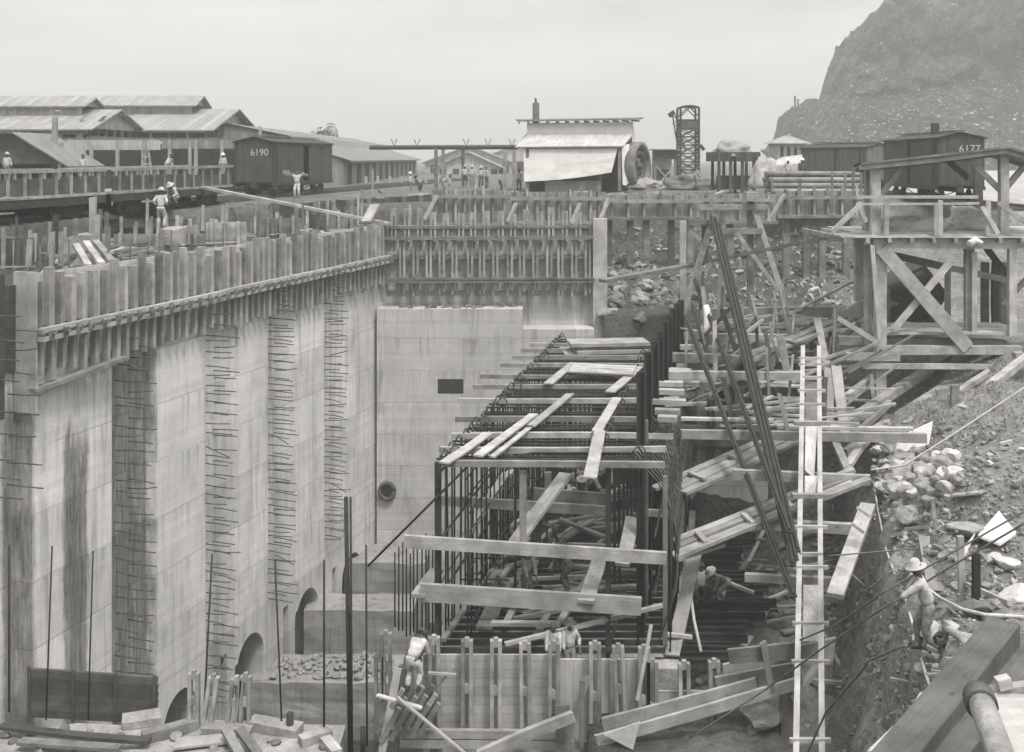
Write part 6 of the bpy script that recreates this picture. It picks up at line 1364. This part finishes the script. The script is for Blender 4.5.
def tower():
    Y = 108.0; root = empty('hoist_tower', P(688, 187, Y), 'steel lattice hoist tower with an arched head behind the mixer house', 'tower'); w = 1.05; c0 = XY(688, Y, 0); H = P(0, 108, Y).z
    legs = [Vector((c0.x + sx * w * .85, Y + sy * w, 0)) for sx, sy in ((-1, -1), (1, -1), (1, 1), (-1, 1))]
    for l in legs: MB().beam(l, l * 1 + Vector((0, 0, H)), .2, .2, (0, 1, 0)).build('leg', M['cardark'], root)
    n = 7; m = MB(); h = (H - 1.8) / n
    for i in range(n):
        for k in range(4):
            a, b = legs[k], legs[(k + 1) % 4]; z0, z1 = Vector((0, 0, .6 + i * h)), Vector((0, 0, .6 + i * h + h)); m.beam(a + z0, b + z1, .09, .09); m.beam(b + z0, a + z1, .09, .09); m.beam(a + z1, b + z1, .12, .12)
    m.build('lattice', M['cardark'], root)
    for y in (Y - w, Y + w): m = MB(); m.tube([Vector((c0.x - .9 + 1.8 * q, y, H + .16 * math.sin(q * math.pi))) for q in np.linspace(0, 1, 9)], .12, 6); m.beam((c0.x - .9, y, H - .9), (c0.x, y, H), .1, .1); m.beam((c0.x + .9, y, H - .9), (c0.x, y, H), .1, .1); m.build('head_arch', M['cardark'], root)
    MB().box(c0.x - .95, c0.x + .95, Y - w - .05, Y - w + .1, H - 2.2, H - 1.3).build('head_plate', M['rust'], root)
    root = empty('derrick_boom', P(676, 160, 106), 'short dark lattice boom leaning beside the hoist tower', 'boom'); m = MB(); a, b = P(682, 152, 106), P(674, 115, 106)
    for s in (-.35, .35): m.beam(a + Vector((s, 0, 0)), b + Vector((s * .4, 0, 0)), .12, .12)
    for i in range(8): q0, q1 = a.lerp(b, i / 8), a.lerp(b, (i + 1) / 8); s = .35 * (1 if i % 2 else -1); m.beam(q0 + Vector((s, 0, 0)), q1 - Vector((s * .7, 0, 0)), .07, .07)
    m.build('lattice', M['cardark'], root); MB().beam(b + Vector((.05, 0, .3)), b + Vector((-.5, 0, -.1)), .12, .45).build('sheave_frame', M['cardark'], root)
    MB().beam(P(700, 145, 106), P(704, 150, 106), .3, .3).build('jib_end', M['cardark'], root)
    root = empty('engine_shed', P(665, 187, 96), 'small open engine shed at the foot of the hoist tower', 'shed'); a, b = XY(655, 96, 0).x, XY(675, 96, 0).x; z = P(0, 149, 96).z
    MB().box(a - .2, b + .3, 95.4, 98.2, z - .1, z).build('roof', M['roofm'], root); MB().box(a, b, 95.8, 95.9, z - .9, z - .1).build('fascia', M['dwood'], root); MB().box(a, b, 97.9, 98, 0, z - .1).build('back_wall', M['wallp'], root)
    for x in (a, b): MB().beam((x, 96, 0), (x, 96, z), .2, .2, (0, 1, 0)).build('post', M['wood2'], root)
    MB().box(a + .4, b - .4, 96.5, 97.5, 0.2, 1.6).build('engine', M['rust'], root)
    MB().beam((a + .1, 95.9, .1), (b - .1, 95.9, 1.9), .1, .1).build('brace', M['pine'], root); MB().beam((b - .1, 95.9, .1), (a + .1, 95.9, 1.9), .1, .1).build('brace', M['pine'], root)
tower()
root = empty('gravel_hopper', P(738, 187, 80), 'raised dark gravel bin heaped full on posts between the tower and the far house', 'hopper'); Y = 80
a, b = XY(714, Y, 0).x, XY(760, Y, 0).x; zt, zb = P(0, 152, Y).z, P(0, 161.5, Y).z
for y in (Y, Y + 3): MB().box(a, b, y, y + .12, zb, zt).build('side', M['dwood'], root)
for x in (a, b): MB().box(x - .06, x + .06, Y + .13, Y + 2.98, zb, zt).build('side', M['dwood'], root)
for i in range(5): x = a + (b - a) * (i + .5) / 5; MB().beam((x, Y - .08, zb), (x, Y - .08, zt), .16, .1, (0, 1, 0)).build('stiffener', M['dwood'], root)
for i in range(4):
    for y in (Y + .2, Y + 2.8): x = a + .4 + (b - a - .8) * i / 3; MB().beam((x, y, 0), (x, y, zb), .2, .2, (0, 1, 0)).build('post', M['dwood'], root)
MB().box(a + .6, b - .6, Y + .6, Y + 2.4, .3, 1.3).build('engine', M['cardark'], root)
heap('gravel_heap', 'pointed heap of gravel on top of the raised bin', Vector(((a + b) / 2, Y + 1.5, zt - .15)), 1.5, 1.3, .95, M['rock'], 'gravel heap', 6)
heap('canvas_heap', 'crumpled pale canvas cover beside the raised gravel bin', P(765, 184, 77), 1.15, 1.0, 1.75, M['canvasg'], 'canvas', 12)
heap('stone_heap', 'heap of broken stone and bags below the hoist tower', P(692, 187, 90), 2.4, 1.4, 1.1, M['rockd'], 'stone heap', 14)
root = empty('hip_house', P(790, 165, 120), 'small hip-roofed house standing at the foot of the hill', 'house'); Y = 120; a, b = XY(777, Y, 0).x, XY(806, Y, 0).x; zt = P(0, 143, Y).z
MB().box(a, b, Y, Y + 4, 0, zt).build('wall', M['wallp'], root)
m = MB(); zr = P(0, 137, Y).z; c = [(a - .6, Y - .6, zt - .05), (b + .6, Y - .6, zt - .05), (b + .6, Y + 4.6, zt - .05), (a - .6, Y + 4.6, zt - .05)]; r0, r1 = (a + 1.3, Y + 2, zr + .2), (b - 1.3, Y + 2, zr + .2)
m.poly([c[0], c[1], r1, r0]); m.poly([c[1], c[2], r1]); m.poly([c[2], c[3], r0, r1]); m.poly([c[3], c[0], r0]); m.poly(c[::-1]); m.build('roof', M['roofm'], root)
for k in range(4): x = a + .35 + k * .75; MB().box(x, x + .35, Y - .06, Y - .01, zt - 1.5, zt - .4).build('window', M['dark'], root)
m = MB(); m.prism([P(768, 166, 112), P(808, 163, 112), P(808, 155, 114), P(785, 158, 114)], (0, 1, .1)); single('tent_roof', m, M['canvasg'], 'grey canvas awning below the small hip-roofed house', 'awning')
root = empty('pipe_stack', P(820, 188, 70), 'stack of long pale pipes in front of the smaller boxcar', 'pipe stack')
for r in range(5):
    for k in range(5): m = MB(); y = 66 + k * .38 + r * .18; z = .25 + r * .34; m.tube([Vector((XY(771 + rnd.uniform(-2, 3), 66, 0).x, y, z)), Vector((XY(862 + rnd.uniform(-4, 4), 66, 0).x, y, z))], .17, 8); m.build('pipe', M['wood' if (r + k) % 2 else 'wood2'], root)
for px in (772, 800, 832, 845, 853, 861): MB().beam(P(px, 192, 65.5), P(px, 172 + rnd.uniform(-3, 8), 65.5), .12, .12, (0, 1, 0)).build('stake', M['wood2'], root)
# rail fence and small trees far off
for i in range(8): px = 366 + i * 12; loose('fence_post', 'low pale marker post on the gravel beyond the two bending men', 'post', (px, 183, 0, 105), (px, 176, 0, 105), .25, .2, 'pine', 'marker posts beyond the bending men', (0, 1, 0))
def tree(c, h, lab):
    root = empty('tree', c, lab, 'tree'); m = MB(); m.tube([c, c + Vector((.2, 0, h * .6)), c + Vector((0, .2, h))], [.22, .15, .05], 6); m.build('trunk', M['dwood'], root); m = MB()
    for _ in range(700):
        q = Vector((rnd.gauss(0, 1), rnd.gauss(0, 1), rnd.gauss(0, .8))); q = q.normalized() * rnd.random() ** .4 * h * .42; p = c + Vector((0, 0, h * .72)) + q * (1 + .3 * NV(q)); a = Vector((rnd.gauss(0, 1), rnd.gauss(0, 1), rnd.gauss(0, 1))).normalized() * .28; b = a.orthogonal().normalized() * .2; m.poly([p - a, p + b, p + a, p - b])
    m.build('crown', M['leaf'], root)
tree(P(323, 165, 185), 5.6, 'small bushy tree behind the long shed beside the cowl')
for lab, px, t, b_, w in (('thin bare mast on the shoulder of the hill, taller of two', 795, 96, 108, .5), ('thin bare mast on the shoulder of the hill, shorter of two', 798, 99, 107, .45)): loose('mast', lab, 'mast', (px, b_, 0, 330), (px, t, 0, 330), w, w, 'cardark', None, (0, 1, 0))
# ------------------------------------------------------------------ people
def ik(a, b, l1, l2, pole):
    d = b - a; L = min(max(d.length, .05), (l1 + l2) * .999); d = d.normalized(); x = (l1 * l1 - l2 * l2 + L * L) / (2 * L); h = math.sqrt(max(l1 * l1 - x * x, 0)); p = (pole - d * pole.dot(d)); p = p.normalized() if p.length > 1e-4 else Vector((0, 1, 0)); return a + d * x + p * h, a + d * L
CREASE = bpy.data.textures.new('creases', 'CLOUDS'); CREASE.noise_scale = .07; CREASE.noise_depth = 2
def skinmesh(name, pts, edges, mat, parent, sub=1, root=0):
    me = bpy.data.meshes.new(name); me.from_pydata([p[0] for p in pts], edges, []); me.materials.append(mat); o = bpy.data.objects.new(name, me); COL.objects.link(o); setpar(o, parent, world=False)
    md = o.modifiers.new('skin', 'SKIN'); md.use_smooth_shade = True; lay = me.skin_vertices[0] if me.skin_vertices else None
    if lay is None:
        import bmesh as _b
        b = _b.new(); b.from_mesh(me); b.verts.layers.skin.verify(); b.to_mesh(me); b.free(); lay = me.skin_vertices[0]
    for i, p in enumerate(pts): r = p[1]; lay.data[i].radius = r if isinstance(r, tuple) else (r, r); lay.data[i].use_root = (i == root)
    if name in ('shirt', 'trousers'):
        s = o.modifiers.new('sub', 'SUBSURF'); s.levels = s.render_levels = 2; dm = o.modifiers.new('creases', 'DISPLACE'); dm.texture = CREASE; dm.strength = .045; dm.mid_level = .5; dm.texture_coords = 'LOCAL'
    elif sub: s = o.modifiers.new('sub', 'SUBSURF'); s.levels = sub; s.render_levels = sub
    return o
def person(loc, face, label, lean=0., ph=.93, feet=None, hands=None, shirt='cloth', trousers='cloth2', hat='hat', hk='brim', group=None, headtilt=0., detail=False, scale=1.0):
    """face: heading in degrees (0 looks away from the camera, 180 towards it); local +y is forward"""
    o = empty('person', loc, label, 'person', group, rz=R(-face)); o.scale = (scale,) * 3; WM[o.name] = Matrix.Identity(4); V = Vector
    pel = V((0, 0, ph)); up = V((0, math.sin(lean), math.cos(lean))); fw = V((0, math.cos(lean), -math.sin(lean)))
    belly, chest, neck = pel + up * .17, pel + up * .38, pel + up * .53; hu = (up + V((0, 0, .5 + headtilt)) + V((0, .1, 0))).normalized(); head = neck + hu * .14; top = neck + hu * .25
    feet = feet or ((-.11, .0), (.11, .02)); hands = hands or ((-.27, .08, .80), (.27, .08, .80)); B = [(pel, (.11, .085)), (belly, (.1, .08)), (chest, (.12, .08)), (neck, .055), (head, (.085, .1)), (top, (.06, .07)), (head + fw * .1 - hu * .02, .018)]; E = [(0, 1), (1, 2), (2, 3), (3, 4), (4, 5), (4, 6)]
    SH = [(pel - up * .03, (.18, .15)), (belly, (.17, .14)), (chest, (.2, .14)), (neck - up * .04, .08)]; SE = [(0, 1), (1, 2), (2, 3)]; TR = [(pel + up * .06, (.165, .135)), (pel - up * .03, (.175, .15))]; TE = [(0, 1)]; BT = []
    for k, s in enumerate((-1, 1)):
        sh = pel + up * .47 + V((s * .17, 0, 0)); h = V(hands[k]); el, wr = ik(sh, h, .29, .26, V((s * .6, -.8, -.3))); hd = (wr - el).normalized(); n = len(B)
        B += [(sh, .045), (el, .036), (wr, .028), (wr + hd * .07, (.035, .02)), (wr + hd * .11, (.03, .017))]; E += [(2, n), (n, n + 1), (n + 1, n + 2), (n + 2, n + 3), (n + 3, n + 4)]
        if detail:
            lat = hd.cross(V((0, 0, 1))); lat = lat.normalized() if lat.length > .1 else V((0, 1, 0)); nm = lat.cross(hd)
            for q, ln in ((-.027, .065), (-.009, .078), (.009, .074), (.027, .058)):
                m = len(B); b0 = wr + hd * .105 + lat * q; B += [(b0, .009), (b0 + hd * ln * .5 - nm * .012, .008), (b0 + hd * ln * .85 - nm * .035, .007)]; E += [(n + 4, m), (m, m + 1), (m + 1, m + 2)]
            m = len(B); b0 = wr + hd * .05 - lat * .035; B += [(b0, .011), (b0 + hd * .035 - lat * .02 - nm * .02, .009)]; E += [(n + 3, m), (m, m + 1)]
        m = len(SH); SH += [(sh, .085), (el, .066), (el.lerp(wr, .75), .05)]; SE += [(2, m), (m, m + 1), (m + 1, m + 2)]
        hip = pel + V((s * .095, 0, -.03)); an = V((feet[k][0], feet[k][1], feet[k][2] if len(feet[k]) > 2 else .09)); kn, an = ik(hip, an, .43, .42, V((s * .15, 1, 0))); n = len(B)
        B += [(hip, .06), (kn, .045), (an, .035)]; E += [(0, n), (n, n + 1), (n + 1, n + 2)]
        m = len(TR); TR += [(hip + V((0, 0, -.06)), .115), (kn, .085), (an + (kn - an) * .1, .075)]; TE += [(1, m), (m, m + 1), (m + 1, m + 2)]
        BT.append([(an + V((0, -.05, -.02)), .045), (an + V((0, .06, -.045)), (.045, .036)), (an + V((0, .16, -.055)), (.042, .03))])
    skinmesh('body', B, E, M['skin'], o, 1); skinmesh('shirt', SH, SE, M[shirt], o, 1); skinmesh('trousers', TR, TE, M[trousers], o, 1, 1)
    for b in BT: skinmesh('boot', b, [(0, 1), (1, 2)], M['boot'], o, 1)
    hm_ = MB(); hc = head + hu * .035; Mh = hu.to_track_quat('Z', 'Y').to_matrix(); hm_.lathe([(.098, -.04), (.104, .01), (.09, .06), (.05, .095), (0, .105)], 10, hc - fw * .018, Mh); hm_.build('hair', M['hatd'], o, local=True)
    if hat:
        c = neck + hu * .215; Mh = hu.to_track_quat('Z', 'Y').to_matrix(); m = MB()
        if hk == 'brim': m.lathe([(.0, .125), (.06, .125), (.095, .09), (.105, .0), (.2, -.02), (.205, -.03), (.1, -.02)], 14, c, Mh)
        else: m.lathe([(0, .075), (.07, .06), (.108, .0), (.108, -.06)], 12, c, Mh); m.poly([c + Mh @ V(q) for q in ((-.08, .07, -.02), (.08, .07, -.02), (.06, .19, -.04), (-.06, .19, -.04))])
        m.build('hat', M[hat], o, local=True)
    return o
akimbo = ((-.2, .04, .98), (.2, .04, .98)); fwd = ((-.16, .45, 1.0), (.16, .45, 1.0)); low = ((-.14, .55, .45), (.16, .5, .4)); mid = ((-.14, .42, .75), (.14, .45, .7))
F_ = lambda px, py, Y: P(px, py, Y)
person(F_(412, 692, 29.4), 25, 'bending man in pale clothes at the left corner of the front formwork', .95, .88, ((-.13, -.05), (.13, .05)), ((-.1, .6, .65), (.2, .62, .6)), 'cloth', 'cloth', 'hatd', 'cap', detail=True, scale=1.04)
person(F_(555, 681, 30.9), 200, 'left one of two men in vests behind the front formwork, looking down', .25, .93, None, ((-.2, .3, .85), (.15, .35, .85)), 'cloth', 'cloth2', 'hatd', 'cap', detail=True)
person(F_(569, 680, 31.0), 165, 'right one of two men behind the front formwork in a dark felt hat', .1, .93, None, ((-.25, .2, .95), (.2, .25, .9)), 'cloth', 'cloth2', 'hatd', 'brim', detail=True)
person(F_(526, 604, 33.2), 150, 'standing man in dark trousers half hidden behind the front rail of the cage', .3, .93, None, mid, 'cloth2', 'cloth3', 'hat', 'cap', detail=True)
person(F_(570, 592, 33.8), 300, 'stooping man working on the floor bars just above the big front plank', .9, .85, ((-.12, 0), (.12, .1)), low, 'cloth3', 'cloth3', 'hat', 'cap', detail=True)
person(F_(544, 560, 37.0), 120, 'crouching man with a bare head inside the middle of the cage', .7, .55, ((-.15, .1), (.15, .15)), ((-.2, .6, .5), (.2, .6, .5)), 'cloth3', 'cloth3', 'hatd', 'cap')
person(F_(512, 553, 37.5), 90, 'bending man in a white shirt behind the left strut of the cage', .9, .85, None, low, 'cloth', 'cloth2', 'hat', 'cap')
person(F_(567, 523, 42.0), 60, 'man in a white shirt seen through the top rails of the cage', .5, .9, None, mid, 'cloth', 'cloth3', 'hatd', 'cap')
person(F_(581, 512, 43.0), 180, 'man in a wide pale hat bowed under the top bars of the cage', .6, .8, None, low, 'cloth2', 'cloth3', 'hat', 'brim')
person(F_(488, 601, 34.5), 40, 'man crouching low by the left bars at the front of the cage floor', .8, .5, ((-.15, .1), (.15, .15)), ((-.2, .55, .45), (.2, .55, .4)), 'cloth2', 'cloth3', 'hatd', 'cap')
person(F_(701, 598, 35.6), 190, 'man in a white shirt sitting low among the rails of the right pit', .1, .38, ((-.12, .4), (.12, .42)), ((-.2, .3, .5), (.2, .3, .5)), 'cloth', 'cloth3', 'hatd', 'cap')
person(F_(724, 600, 35.2), 240, 'man in a pale hat bent over the rails of the right pit', 1.0, .6, ((-.12, .1), (.12, .2)), ((-.15, .6, .3), (.15, .6, .3)), 'cloth2', 'cloth2', 'hat', 'brim')
p = GP(928, 652); p.y = p.y; person(p + Vector((0, 0, -.02)), 280, 'man in a wide pale hat stepping along the dirt bank', .32, .92, ((-.11, -.1), (.11, .12)), ((-.12, .62, .95), (.16, .5, .8)), 'cloth', 'cloth2', 'hat', 'brim', detail=True, scale=.95)
person(F_(809, 309, 56.5), 90, 'bending man in white digging beside the plank ramp on the rear slope', 1.15, .88, None, ((-.1, .8, .3), (.1, .7, .35)), 'cloth', 'cloth', 'hat', 'cap')
person(F_(161, 229, 47.0), 0, 'man in white standing with hands on hips on a block, seen from behind', .05, .93, ((-.13, 0), (.13, 0)), akimbo, 'cloth', 'cloth', 'hat', 'brim')
person(F_(176, 206, 53.0), 200, 'man crouching by the rails right of the man with hands on hips', .8, .5, ((-.15, .1), (.15, .15)), low, 'cloth', 'cloth2', 'hat', 'brim')
for lab, px, py, Y, fc, kw in (
    ('man in a white shirt leaning on the rail at the far left flatcar', 7, 181, 68, 0, {}), ('man in a white shirt seen from behind above the left flatcar rail', 83, 180, 76, 0, dict(hat='hatd')), ('man stooping above the right flatcar rail', 166, 179, 72, 50, dict(lean=.6, hat='hatd', hands=mid)),
    ('man in white at the right end of the right flatcar', 223, 178, 78, 180, dict(hat='hatw')),
    ('man in white carrying a beam on his shoulder below the boxcar door', 297, 199, 66, 180, dict(hands=((-.3, .1, 1.6), (.3, .1, 1.6)), hat=None, trousers='cloth')),
    ('leftmost man by the dark plank wall, in white with a white helmet', 410, 194, 88, 90, dict(hat='hatw')), ('man in a dark shirt bending to the ground near the dark plank wall', 421, 195, 86, 300, dict(lean=.9, hands=low, hat='hatd', trousers='cloth3', shirt='cloth2')), ('bending man in white near the rear form wall', 443, 193, 86, 90, dict(lean=1.0, hands=low, hat='hatd')),
    ('leftmost of the four men standing in a group', 465, 187, 88, 0, dict(trousers='cloth3')), ('man in pale clothes second in the group of four', 472, 187, 88, 180, dict()), ('man in black trousers third in the group of four', 481, 188, 87, 180, dict(trousers='cloth3')), ('short man in white on the right of the group of four', 486, 188, 89, 60, dict(hat=None)),
    ('man in dark trousers standing left of the mixer house', 500, 193, 84, 90, dict(trousers='cloth3', hat='hatd')), ('man in white standing close to the mixer house corner', 519, 192, 83, 180, dict(trousers='cloth3', hat='hatd')),
    ('man in white with a white hat sitting on the pipe stack', 788, 187, 68, 200, dict(hat='hatw')), ('man in a white hat behind the pipe stack by the smaller boxcar', 802, 185, 72, 180, dict(hat='hatw', shirt='cloth3')),
    ('man below the hoist tower with a white shirt', 695, 188, 87, 90, dict(hat='hatd', lean=.4, hands=mid))):
    person(F_(px, py, Y), fc, lab, **kw)
single('carried_beam', MB().beam(P(286, 174, 66), P(308, 175, 66.3), .2, .15), M['wood'], 'short beam on the shoulders of the man below the boxcar door', 'beam')

# ------------------------------------------------------------------ the humid air
hb = MB(); hb.v = [(x, y, z) for z in (-24, 135) for x, y in ((-1300, -220), (1300, -220), (1300, 1350), (-1300, 1350))]
hb.f = [[3, 2, 1, 0], [4, 5, 6, 7], [0, 1, 5, 4], [1, 2, 6, 5], [2, 3, 7, 6], [3, 0, 4, 7]]; hb.uv = [[(0, 0)] * 4] * 6; hb.sm = [False] * 6
hm = bpy.data.materials.new('haze_air'); hm.use_nodes = True; ht = hm.node_tree; ht.nodes.clear(); ou = ht.nodes.new('ShaderNodeOutputMaterial'); pv = ht.nodes.new('ShaderNodeVolumePrincipled')
pv.inputs['Color'].default_value = (.84, .84, .82, 1); pv.inputs['Density'].default_value = HAZE; pv.inputs['Anisotropy'].default_value = 0.0; ht.links.new(pv.outputs[0], ou.inputs['Volume'])
tag(hb.build('haze', hm), kind='stuff')
